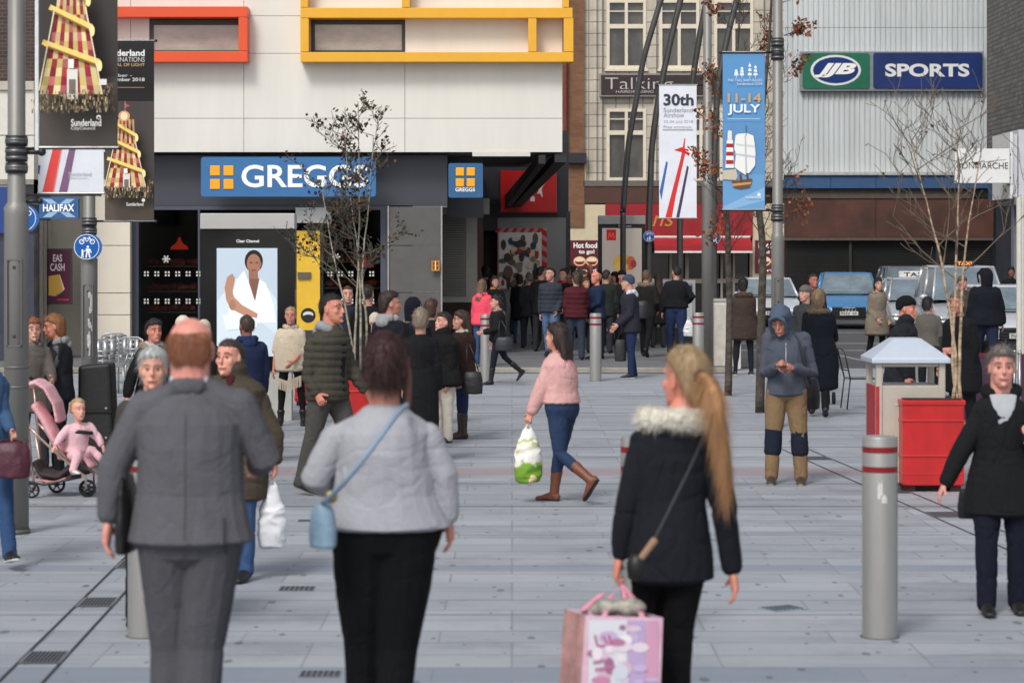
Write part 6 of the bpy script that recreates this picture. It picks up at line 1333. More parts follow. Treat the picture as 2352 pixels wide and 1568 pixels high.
# ---------------------------------------------------------------- people and what they carry
BK, NV, CH = (26, 27, 30), (30, 38, 56), (48, 49, 54)
JE, DJ = (58, 84, 124), (36, 48, 72)
def carrier(label, hand, w_, h_, d_, c1, c2=None, yaw=0, name='carrier_bag', s=300):
    c = Vector(hand); a = R(yaw); ax = Vector((math.cos(a), math.sin(a), 0)); ay = Vector((-math.sin(a), math.cos(a), 0)); top = c-UP*.10
    rt = empty(name, (c.x, c.y, c.z-.1-h_), label, 'carrier bag'); q = LF()
    q.loft([top+UP*.03, top-UP*h_*.12, top-UP*h_*.35, top-UP*h_*.7, top-UP*h_*.97], [ax*w_*.16, ax*w_*.30, ax*w_*.44, ax*w_*.5, ax*w_*.42], [ay*d_*.12, ay*d_*.3, ay*d_*.45, ay*d_*.5, ay*d_*.42], 20, .15)
    m = M(c1, .35, 0, .06, 10, .3, 22, name='plastic')
    if c2:
        m = bpy.data.materials.new('printed_plastic'); m.use_nodes = True; n = m.node_tree.nodes; l = m.node_tree.links; b_ = n['Principled BSDF']; b_.inputs['Roughness'].default_value = .35
        tc = n.new('ShaderNodeTexCoord'); sp = n.new('ShaderNodeSeparateXYZ'); l.new(tc.outputs['Object'], sp.inputs[0]); no = n.new('ShaderNodeTexNoise'); no.inputs['Scale'].default_value = 16; l.new(tc.outputs['Object'], no.inputs[0])
        ad = n.new('ShaderNodeMath'); ad.operation = 'MULTIPLY_ADD'; l.new(no.outputs[0], ad.inputs[0]); ad.inputs[1].default_value = .22; l.new(sp.outputs[2], ad.inputs[2])
        r_ = n.new('ShaderNodeValToRGB'); mr = n.new('ShaderNodeMath'); mr.operation = 'DIVIDE'; l.new(ad.outputs[0], mr.inputs[0]); mr.inputs[1].default_value = h_*1.3; l.new(mr.outputs[0], r_.inputs[0])
        e = r_.color_ramp.elements; e[0].position = 0; e[0].color = (*lin(c2), 1); e[1].position = .46; e[1].color = (*lin(c2), 1)
        for pos, cc in ((.50, (212, 206, 190)), (.62, (236, 236, 232)), (.8, (222, 218, 196)), (.86, (178, 186, 120)), (.9, (236, 236, 232))): x_ = e.new(pos); x_.color = (*lin(cc), 1)
        n2 = n.new('ShaderNodeTexNoise'); n2.inputs['Scale'].default_value = 7; l.new(tc.outputs['Object'], n2.inputs[0]); mx = n.new('ShaderNodeMix'); mx.data_type = 'RGBA'; g_ = n.new('ShaderNodeMath'); g_.operation = 'GREATER_THAN'; g_.inputs[1].default_value = .62; l.new(n2.outputs[0], g_.inputs[0]); l.new(g_.outputs[0], mx.inputs[0]); l.new(r_.outputs[0], mx.inputs[6]); mx.inputs[7].default_value = (*lin((226, 206, 150)), 1); l.new(mx.outputs[2], b_.inputs['Base Color'])
    blob('bag_body', q, .009, m, smooth=2, disp=lambda co: .012*(1-2*np.abs(waves(co, 4, 24)))-.002, parent=rt)
    q = LF()
    for k in (-1, 1): q.limb([top-UP*.03+ax*k*w_*.2, top+UP*.05+ax*k*w_*.09, c], [(.014, .004), (.012, .004), (.008, .004)])
    blob('handle', q, .006, m, smooth=1, parent=rt); return rt
# --- the three people nearest the camera, walking away
suit = person('man in a grey suit walking away with ginger hair round a bald crown', 437, 588, 1.80, 180, top=((92, 92, 97), -.012, .020), leg=((80, 80, 85), 1.12), shoe=((24, 22, 22), None), hair=('bald', (150, 92, 60)), skin=(222, 160, 146),
    legw=(.058, .045, .042, .042), legL=(10, 5, 2), legR=(-4, 16, 2), g=1.04, wide=1.14, z0=.17, ext=1.2, fold=.42, neckw=1.25, trap=.052,
    ov={'shL': (334, 935), 'elL': (262, 1070), 'wrL': (250, 1190), 'shR': (548, 932), 'elR': (606, 1052, .03), 'wrR': (575, 1082, .27), 'knL': (394, 1490, .06), 'knR': (462, 1490, .0), 'anL': (390, 1722, .05), 'anR': (452, 1730, -.1)})
handbag('black briefcase hanging at the left side of the man in the grey suit', P(284, 1086, 588)+Vector((0, .07, 0)), .34, .32, .08, (20, 20, 22), None, 90, cat='briefcase', name='briefcase', vox=.01)
strap([P(284, 1090, 588)+Vector((0, .07, 0)), P(290, 1050, 588)+Vector((0, .10, 0)), P(300, 1000, 588)+Vector((0, .12, 0))], .008, M((18, 18, 20), .6), bpy.data.objects['briefcase'])
gw = person('woman in a pale grey jumper and black trousers walking away', 884, 553, 1.70, 180, top=((168, 169, 176), .012, .018), leg=((16, 17, 20), 1.26), hair=('updo', (66, 34, 32)), skin=(206, 150, 130), fem=True, toptype='sweater', g=1.14, wide=1.24, z0=.17,
    legL=(8, 5, 1), legR=(-6, 18, 1), fold=.55, ext=.2, ov={'shL': (772, 1010), 'elL': (726, 1095, -.02), 'wrL': (762, 1140, .2), 'shR': (980, 1006), 'elR': (1022, 1092), 'wrR': (1030, 1192, .03), 'knL': (834, 1490, .06), 'knR': (912, 1490, .0), 'anL': (834, 1715, .08), 'anR': (898, 1720, -.1)})
q = LF(); hp_ = gw.hp; q.limb([hp_(-.05, -.01, .7), hp_(-.056, .0, .3), hp_(-.054, -.006, -.15), hp_(-.052, -.01, -.35)], [(.012, .02), (.014, .022), (.012, .02), (.006, .01)]); link('loose_strand', remesh(q, .006, 2, lambda co: .002*waves(co, 3, 60)), hairm((140, 92, 72)), gw.hair if False else gw.root)
hb = handbag('pale blue shoulder bag at the left hip of the woman in the grey jumper', P(742, 1150, 566)+Vector((0, -.02, 0)), .105, .19, .12, (138, 168, 190), None, 60, vox=.009)
hb.children  # strap over the opposite shoulder
strap([P(744, 1152, 566)+Vector((0, -.05, 0)), P(800, 1096, 572)+Vector((0, -.10, 0)), P(862, 1018, 574)+Vector((0, -.11, 0)), P(908, 956, 570)+Vector((0, -.06, 0)), P(934, 930, 560)+Vector((0, .02, 0))], .011, M((140, 164, 186), .6), hb)
q = MB(); q.ell(*P(760, 1140, 570), .028, .02, .028, 12); q.build('buckle', metalm((176, 150, 96)), hb, True)
bw = person('blonde woman in a black coat with a cream fleece collar walking away', 1540, 548, 1.66, 180, top=((28, 31, 38), -.105, .014), leg=((12, 12, 14), 1.02), hair=('full', (178, 150, 112)), hy=38, skin=(220, 150, 130), fem=True, z0=.17, g=.97, fur=(240, 234, 220), furw=.027,
    legL=(6, 4, 0), legR=(-6, 26, 0), grip=('L',), fold=.8, ov={'nb': (1552, 966, 0), 'head': (1574, 936, .03), 'shL': (1478, 1012), 'elL': (1446, 1150, 0), 'wrL': (1424, 1278, .03), 'shR': (1624, 1012), 'elR': (1662, 1165), 'wrR': (1682, 1308, 0), 'knL': (1494, 1440, .1), 'knR': (1556, 1445, .0), 'anL': (1500, 1650, .1), 'anR': (1546, 1680, -.12)})
q = LF(); p0 = P(1612, 864, 556)+Vector((0, -.03, 0)); pts = [p0, P(1632, 880, 562), P(1644, 930, 566), P(1656, 1010, 566), P(1668, 1085, 566), P(1666, 1112, 566)]; pts = [p-bw.o for p in pts]; q.limb(pts, [.02, .030, .031, .030, .022, .008]); pt_ = remesh(q, .0055, 2, lambda co: .004*waves(co, 5, 90, (1, 1, .15)), .4); fuzz(pt_, 2600, .16, .0013, (0, 0, -1), 5, .12, .12); link('ponytail', pt_, hairm((186, 138, 92)), bw.root)
q = LF(); q.ball(P(1608, 866, 556)-bw.o, .03, .03, .032); link('hair_band', remesh(q, .0055, 2), hairm((96, 58, 40)), bw.root)
def back_line(f, pts, r_, name, colr, par):                        # thin seam lying on the back of a jacket: pts in (across, up) metres from the neck
    deps = bpy.context.evaluated_depsgraph_get(); me = f.jacket.data; n = len(me.vertices); co = np.empty(n*3); me.vertices.foreach_get('co', co); co = co.reshape(-1, 3); nb = f.J['nb']; out = []
    for a, z in pts:
        d = (co[:, 0]-(nb.x+a))**2+(co[:, 2]-(nb.z+z))**2; k = np.argsort(d)[:400]; k = k[co[k, 1].argmin()] if len(k) else 0; out.append(Vector((nb.x+a, co[k, 1]-.0005, nb.z+z)))
    q = MB(); q.tube(out, r_, 6); return q.build(name, cloth(colr), par, True, world=False)
back_line(suit, [(.0, -.06-.04*k) for k in range(15)], .0011, 'back_seam', (66, 66, 71), suit.jacket)
back_line(suit, [(.15, -.46-.03*k) for k in range(6)], .0026, 'vent', (46, 46, 51), suit.jacket)
q = LF(); q.limb([suit.J['nb']+Vector(v) for v in ((-.105, .01, -.01), (-.088, -.035, .022), (-.05, -.068, .040), (0, -.080, .046), (.05, -.068, .040), (.088, -.035, .022), (.105, .01, -.01))], [(.014, .034)]*7)
link('collar', remesh(q, .005, 3), cloth((92, 92, 97)), suit.jacket)
q = LF(); q.limb([suit.J['nb']+Vector(v) for v in ((-.080, .02, .05), (-.066, -.042, .070), (0, -.070, .080), (.066, -.042, .070), (.080, .02, .05))], [(.007, .018)]*5); link('shirt_collar', remesh(q, .0045, 2), cloth((204, 208, 222)), suit.root)
back_line(gw, [(.27*(k/10-.5)*1.6, -.49+.02*abs(k/10-.5)) for k in range(11)], .004, 'hem_rib', (170, 172, 180), gw.jacket)
back_line(bw, [(.0, -.06-.045*k) for k in range(14)], .002, 'back_seam', (14, 16, 20), bw.jacket) if False else None
# pink tote bag
s = 566; rt = empty('tote_bag', P(1410, 1640, s), 'glossy pink and lilac tote bag full of shopping held by the blonde woman', 'tote bag'); y0 = Y(s); hL = bw.handL
def T_(a, b_, dy=0): return P(a, b_, s)+Vector((0, dy, 0))
gp = M((214, 196, 208), .3, 0, .12, 5, .15, 12, c2=(206, 150, 176), name='laminate'); m = MB()
F_ = [T_(1345, 1412), T_(1524, 1418), T_(1516, 1640), T_(1330, 1640)]; dv = Vector((-.08, .17, .0)); n = 8
m.add(F_+[p+dv for p in F_], [(3, 2, 1, 0), (4, 5, 6, 7), (0, 4, 7, 3), (1, 2, 6, 5), (2, 3, 7, 6)]); m.build('bag_body', gp, rt, bevel=.004)
rr_ = random.Random(12); sh = [('r', (206, 208, 214), 1352, 1422, 1440, 1636), ('r', (176, 156, 194), 1444, 1424, 1482, 1636), ('r', (196, 146, 172), 1486, 1424, 1512, 1636)]
for k in range(34):
    x_, y_ = rr_.uniform(1360, 1500), rr_.uniform(1434, 1630); c_ = rr_.choice([(222, 222, 226), (206, 184, 200), (214, 200, 212), (186, 168, 200), (202, 172, 190), (222, 212, 220), (196, 200, 212)] if x_ > 1440 or rr_.random() < .8 else [(172, 116, 146), (150, 110, 140)]); sh.append(('e', c_, x_, y_, rr_.uniform(8, 22), rr_.uniform(6, 20)))
sh += [('l', (172, 92, 134), (1366, 1456), (1372, 1482), 5), ('l', (172, 92, 134), (1372, 1482), (1392, 1480), 4), ('l', (180, 96, 138), (1384, 1458), (1398, 1480), 5), ('l', (176, 90, 132), (1398, 1456), (1404, 1480), 5), ('l', (184, 110, 150), (1362, 1520), (1404, 1512), 5), ('l', (184, 110, 150), (1366, 1536), (1412, 1528), 6), ('e', (190, 130, 160), 1380, 1560, 22, 9)]
picture('print', [(k, c_, *a) for k, c_, *a in sh], s, rt, .004, .00015)
m = MB(); a0, a1 = T_(1345, 1412)+Vector((-.003, 0, 0)), T_(1330, 1640)+Vector((-.003, 0, 0)); m.add([a0, a1, a1+dv, a0+dv], [(0, 1, 2, 3)]); m.build('side_panel', M((214, 156, 150), .35, 0, .2, 6, c2=(120, 96, 90)), rt)
for (a, b_, dy) in ((1388, 1502, .0), (1340, 1440, .15)):
    q = MB(); pa, pb = T_(a, 1414, dy), T_(b_ if dy else 1476, 1416, dy); hh = hL+Vector((0, 0, -.01)); q2 = LF(); q2.limb([pa, pa.lerp(hh, .55)+Vector((-.012, 0, 0)), hh, pb.lerp(hh, .55)+Vector((.012, 0, 0)), pb], [(.016, .004)]*5, side=Vector((1, 0, 0)), n=10); blob('handle', q2, .0055, M((226, 150, 170), .5, 0, .05), smooth=1, parent=rt)
q = LF(); q.ball(T_(1390, 1402, .09), .06, .05, .04); q.ball(T_(1450, 1400, .08), .07, .05, .04); blob('shopping', q, .009, M((50, 46, 52), .7, 0, .3, 12, c2=(196, 190, 176)), smooth=2, disp=lambda co: .006*waves(co, 2, 50), parent=rt)
q = LF(); q.limb([P(1470, 1272, 575)+Vector((0, -.11, 0)), P(1500, 1232, 575)+Vector((0, -.11, 0))], [.014, .016]); 
tb = empty('shoulder_bag', P(1460, 1330, 570), 'small black shoulder bag with a tan tab at the left hip of the blonde woman', 'shoulder bag')
blob('tab', q, .006, M((150, 118, 92), .6), smooth=1, parent=tb); q = LF(); q.ball(P(1462, 1300, 565)+Vector((0, -.02, 0)), .045, .04, .06); blob('bag_body', q, .01, M((16, 16, 18), .5), parent=tb)
strap([P(1494, 1240, 575)+Vector((0, -.115, 0)), P(1540, 1150, 572)+Vector((0, -.11, 0)), P(1590, 1050, 568)+Vector((0, -.09, 0)), P(1622, 985, 560)+Vector((0, -.02, 0))], .006, M((40, 40, 44), .6), tb)
# --- facing people in the middle distance
person('grey-haired woman in a black parka walking towards the camera at the right', 2300, 366, 1.65, -4, top=((27, 28, 31), -.15, .022), leg=((24, 28, 42), 1.15), hair=('full', (120, 112, 104)), skin=(210, 156, 140), fem=True, g=1.04, neckw=1.2, hoodc=(24, 25, 28), front=((172, 176, 182), .055, .298, .17), quilt=0, legL=(4, 10, 2), legR=(10, 6, 2), ext=.5, sleeve=1.05,
    ov={'shR': (2258, 950), 'elR': (2204, 1042), 'wrR': (2172, 1108), 'shL': (2344, 950), 'elL': (2378, 1040), 'wrL': (2352, 1000, -.18)})
handbag('black handbag behind the hip of the grey-haired woman in the parka', P(2226, 1120, 360)+Vector((0, .02, 0)), .15, .2, .1, (22, 22, 25), None, 10)
pm = person('man in a brown-olive coat behind the suited man, holding a white carrier bag', 540, 332, 1.69, -12, top=((76, 68, 58), -.20, .022), leg=(JE, 1.05), hair=('short', (70, 60, 54)), skin=(226, 168, 148), g=1.1, hy=-12, collar='up', front=((66, 30, 34), .02, .30, .2), grip=('L',), legL=(8, 4, 2), legR=(0, 4, 2),
    ov={'shL': (596, 918), 'elL': (632, 1000), 'wrL': (632, 1058), 'head': (527, 860, -.03)})
carrier('full white carrier bag held by the man in the brown-olive coat', pm.handL, .20, .40, .16, (228, 230, 232))
person('white-haired man facing the camera over the left shoulder of the grey suit', 352, 378, 1.66, 5, top=((70, 66, 62), -.05, .012), hair=('full', (206, 208, 206)), skin=(216, 166, 142))
hm_ = person('man in a grey-blue hooded top and tan work trousers looking at his phone', 1806, 236, 1.74, -8, top=((80, 86, 98), -.03, .020), leg=((134, 110, 82), 1.14), shoe=((66, 54, 46), (150, 138, 120)), hair=('hood', (80, 92, 110)), hp=26, hy=-14, skin=(196, 140, 120), g=1.02, pads=(32, 38, 52), legL=(0, 2, 5), legR=(0, 2, 5), front=((210, 212, 214), .004, .26, .13),
    ov={'shL': (1846, 775), 'elL': (1866, 858, .02), 'wrL': (1812, 842, -.26), 'shR': (1768, 775), 'elR': (1756, 858, 0), 'wrR': (1778, 838, -.26), 'head': (1794, 762, -.07)}, grip=('L', 'R'))
rt = empty('phone', P(1783, 838, 236)+Vector((0, -.40, 0)), 'dark phone in the hands of the man in the hooded top', 'phone'); c = Vector(rt.location)
m = MB(); m.box(c.x-.065, c.x+.065, c.y-.036, c.y+.036, c.z, c.z+.010); m.build('case', M((18, 18, 20), .3), rt, bevel=.004); m = MB(); m.box(c.x-.058, c.x+.058, c.y-.03, c.y+.03, c.z+.0102, c.z+.0122); m.build('screen', M((70, 76, 86), .1), rt)
rt = handbag('black rucksack on the back of the man in the hooded top', P(1858, 868, 232)+Vector((0, .12, 0)), .26, .32, .2, (26, 27, 30), None, 10, cat='rucksack', name='rucksack')
strap([P(1826, 772, 236)+Vector((0, -.06, 0)), P(1836, 800, 236)+Vector((0, -.13, 0)), P(1848, 850, 236)+Vector((0, -.12, 0)), P(1862, 880, 236)+Vector((0, .0, 0))], .014, M((34, 38, 50), .7), rt)
pw_ = person('long-haired woman in a pink jumper, jeans and brown ankle boots walking left', 1292, 255, 1.62, 236, top=((212, 164, 160), .035, .020), leg=((44, 60, 88), .98), shoe=((116, 66, 46), (40, 26, 22)), boots=.13, hair=('long', (54, 34, 32), .27), skin=(214, 158, 138), fem=True, toptype='sweater', g=1.12, wide=1.08, sleeve=1.15, lean=5, grip=('L',), fold=.9,
    legL=(-4, 52, 1), legR=(12, 3, 0), armR=(10, 6, 20, 0), ov={'shL': (1262, 846, -.05), 'elL': (1238, 905, -.06), 'wrL': (1221, 944, -.06)})
carrier('white and green carrier bag swinging from the hand of the woman in the pink jumper', pw_.handL, .27, .44, .2, (236, 236, 232), (112, 156, 44), 20)
om = person('dark-haired man in an olive quilted jacket and grey trousers striding right', 752, 247, 1.83, 62, top=((74, 71, 62), -.055, .030), leg=((84, 82, 78), 1.1), shoe=((26, 26, 28), (150, 146, 130)), hair=('short', (34, 28, 26)), skin=(212, 148, 126), g=1.1, quilt=.07, legR=(-12, 4, 2), legL=(22, 8, 2), lean=3, hoodc=(150, 152, 156), front=((30, 32, 38), .035, .28, -.03), armL=(20, 6, 20, 0),
    ov={'shR': (722, 792, -.12), 'elR': (712, 866, -.14), 'wrR': (732, 900, -.22)}, grip=('R',))
person('fair-haired woman in a cream fringed poncho and black tights', 668, 177, 1.53, 0, top=((212, 196, 172), .0, .02), leg=((28, 24, 26), .80), boots=.08, shoe=((22, 20, 22), None), hair=('short', (190, 164, 130)), skin=(206, 146, 128), fem=True, toptype='poncho', legL=(0, 3, 9), legR=(0, 3, 6), scarf=((214, 200, 178),), armR=(0, 14, 6, 0), armL=(10, 5, 40, 30))
q = MB(); r_ = random.Random(3); o_ = [o for o in bpy.data.objects if o.get('label', '').startswith('fair-haired woman in a cream')][0]
for k in range(46):
    t = k/45; xx = 641+52*t; yy = 878+18*(.5-abs(t-.35)); p = P(xx, yy-14, 177)+Vector((0, -.13+.08*abs(t-.5), 0)); q.tube([p, p+Vector((r_.uniform(-.01, .01), 0, -.14))], .004, 4)
q.build('fringe', cloth((212, 198, 176)), o_)
person('balding man in a hooded navy coat looking at the tall advertising panel', 567, 216, 1.57, 205, top=((34, 44, 72), -.10, .026), leg=(CH, 1.05), hair=('short', (72, 58, 50)), skin=(150, 104, 90), hoodc=(36, 48, 84), g=1.1, sleeve=1.1)
person('dark-haired woman in a long black coat with a wide tan fur hood', 352, 222, 1.54, 40, top=((24, 25, 28), -.26, .034), leg=(BK, 1), hair=('full', (38, 30, 30)), skin=(206, 142, 122), fem=True, hy=-10, fur=(170, 146, 120), ext=1.3, armR=(-5, 28, 8, 0), scarf=((206, 200, 192),))
person('woman in a fluffy cream hat left of the bald head of the suited man', 421, 214, 1.55, 200, top=((60, 56, 58), -.15, .02), hair=('beanie', (216, 204, 186)), fem=True); person('woman in a smaller cream hat just behind the ginger man', 468, 212, 1.50, 190, top=((50, 48, 52), -.15, .02), hair=('beanie', (204, 192, 174)), fem=True, scarf=((190, 170, 140),))
pl1 = person('woman with a ginger bob and black gilet over grey knitted sleeves', 134, 226, 1.61, -75, top=((34, 35, 40), -.06, .024), leg=(BK, 1.05), hair=('bob', (150, 96, 58)), skin=(214, 146, 124), fem=True, hoodc=(140, 140, 142), hp=12, armL=(30, 10, 50, 0), armR=(30, 8, 55, 0), front=((190, 190, 190), .012, .28, .0), g=1.1)
for nm in 'LR':
    S, E, W = pl1.J['sh'+nm], pl1.J['el'+nm], pl1.J['wr'+nm]; q = LF(); q.limb([S, (S+E)/2, E, (E+W)/2, W], [.072, .070, .062, .058, .048]); link('knitted_sleeve', remesh(q, .009, 3, lambda co: .006*waves(co, 3, 60)), M((104, 104, 102), .95, 0, .2, 60, .8, 90, name='knit'), pl1.root)
person('woman in a grey-brown knit half hidden behind the thick left lamp post', 76, 228, 1.58, 20, top=((92, 86, 80), -.12, .022), leg=(CH, 1), hair=('bob', (146, 84, 60)), fem=True, scarf=((120, 118, 114),), armL=(30, 8, 50, 10))
carrier('yellow carrier bag between the two women behind the pushchair', P(124, 856, 222)+Vector((0, -.1, 0)), .17, .26, .06, (226, 190, 70), name='carrier_bag')
edge = person('person in a blue denim jacket and jeans stepping out of the left edge', -34, 319, 1.68, 25, top=((62, 88, 122), -.04, .018), leg=((54, 78, 116), 1.05), shoe=((24, 24, 26), (226, 226, 222)), hair=('long', (196, 168, 120), .12), fem=True, legL=(20, 4, 3), legR=(-14, 20, 2), hy=-10, ov={'shL': (-8, 880), 'elL': (8, 950), 'wrL': (34, 985, -.12)}, grip=('L',))
handbag('large burgundy patterned handbag held in front of the thick left lamp post', P(30, 1010, 322)+Vector((0, -.12, 0)), .31, .26, .15, (78, 30, 48), edge.handL, 0, vox=.01, crumple=.008)
# child in the pushchair
def toddler():
    s = 249; o = P(182, 1040, s); f = person('toddler in a pink outfit sitting in the pushchair', 182, s, .86, 50, top=((232, 188, 196), .02, .014), leg=((230, 184, 192), 1.25), shoe=((222, 214, 208), None), hair=('short', (206, 176, 130)), hs=1.55, skin=(226, 176, 158), hy=-15, g=1.2, z0=0, sleeve=1.1, cat='toddler',
        ov={'pel': (176, 1040, 0), 'nb': (180, 973, 0), 'head': (181, 963, -.02), 'hiL': (184, 1040, .03), 'hiR': (172, 1042, -.04), 'knL': (212, 1036, .04), 'knR': (184, 1046, -.16), 'anL': (236, 1058, .02), 'anR': (176, 1074, -.20),
            'shL': (202, 982, .04), 'elL': (222, 1004, .05), 'wrL': (232, 1022, .03), 'shR': (160, 984, -.06), 'elR': (146, 1000, -.14), 'wrR': (136, 1018, -.18)})
    return f
toddler()
# --- the knot of people right of the leafy birch
person('man with a quiff in a long black coat seen from behind', 893, 204, 1.79, 140, top=((28, 30, 38), -.24, .026), leg=(BK, 1), hair=('full', (60, 44, 38)), hy=-30, skin=(206, 150, 130), g=1.1, hoodc=(150, 150, 152))
person('person in a dark coat with the cream-lined hood pulled up', 948, 190, 1.68, 170, top=((30, 32, 42), -.2, .024), leg=(BK, 1), hair=('hood', (34, 36, 48)), fur=None, scarf=((176, 164, 146),))
person('older woman with short grey-blonde hair and black coat, back to the camera', 966, 214, 1.63, 178, top=(BK, -.36, .022), leg=(BK, 1), hair=('full', (150, 134, 116)), fem=True)
gl_ = person('woman in glasses with a black jacket and cream trousers looking left', 1018, 194, 1.52, -55, top=((27, 27, 28), -.08, .036), leg=((214, 206, 192), 1.1), hair=('full', (56, 40, 36)), skin=(220, 168, 150), fem=True, g=1.25, collar='up', hp=-8)
handbag('black handbag with metal trim hanging in front of the woman in glasses', P(990, 866, 200)+Vector((0, -.1, 0)), .17, .27, .1, (24, 24, 27), P(994, 838, 200)+Vector((0, -.1, 0)), 0)
person('woman with long brown hair, patterned scarf, jeans and brown boots looking left', 1062, 190, 1.53, -80, top=((52, 36, 32), -.10, .036), leg=((40, 54, 86), .92), shoe=((62, 44, 34), None), boots=.15, hair=('long', (64, 42, 36), .28), fem=True, scarf=((214, 206, 194), (60, 50, 50)), g=1.15)
handbag('black leather handbag behind the woman in the patterned scarf', P(1086, 850, 193)+Vector((0, -.12, 0)), .25, .28, .14, (30, 31, 36), P(1076, 790, 193)+Vector((0, -.08, 0)), 0)
person('man in a navy jacket half hidden by the trunks of the leafy birch', 798, 152, 1.72, 10, top=((40, 46, 62), -.05, .02), leg=(CH, 1), hair=('short', (80, 54, 42)))
person('person in a cream knitted hat low behind the man with the quiff', 861, 180, 1.46, 180, top=((40, 38, 42), -.05, .02), hair=('beanie', (206, 194, 176)), fem=True)
# --- crowd by the passage and the cafe
pc_ = person('girl in a bright coral jacket and jeans seen from behind', 1107, 122, 1.62, 150, top=((236, 84, 104), -.04, .03), leg=(JE, .95), shoe=((206, 196, 182), (220, 216, 206)), hair=('long', (120, 92, 72), .1), fem=True, z0=PZ, hoodc=(238, 92, 110), g=1.1)
wb_ = person('woman in a black jacket and jeans taking a long step to the left', 1142, 135.5, 1.51, -78, top=((30, 31, 34), -.03, .026), leg=((30, 32, 42), .9), boots=.14, shoe=((18, 18, 20), None), hair=('full', (36, 30, 32)), fem=True, legL=(12, 4, 1), legR=(-24, 26, 1), armL=(10, 8, 70, 0), scarf=((150, 140, 130),))
handbag('dark shiny shoulder bag at the hip of the woman taking a long step', P(1158, 772, 137)+Vector((0, -.12, 0)), .30, .24, .12, (40, 42, 50), P(1150, 736, 137)+Vector((0, -.05, 0)), 0)
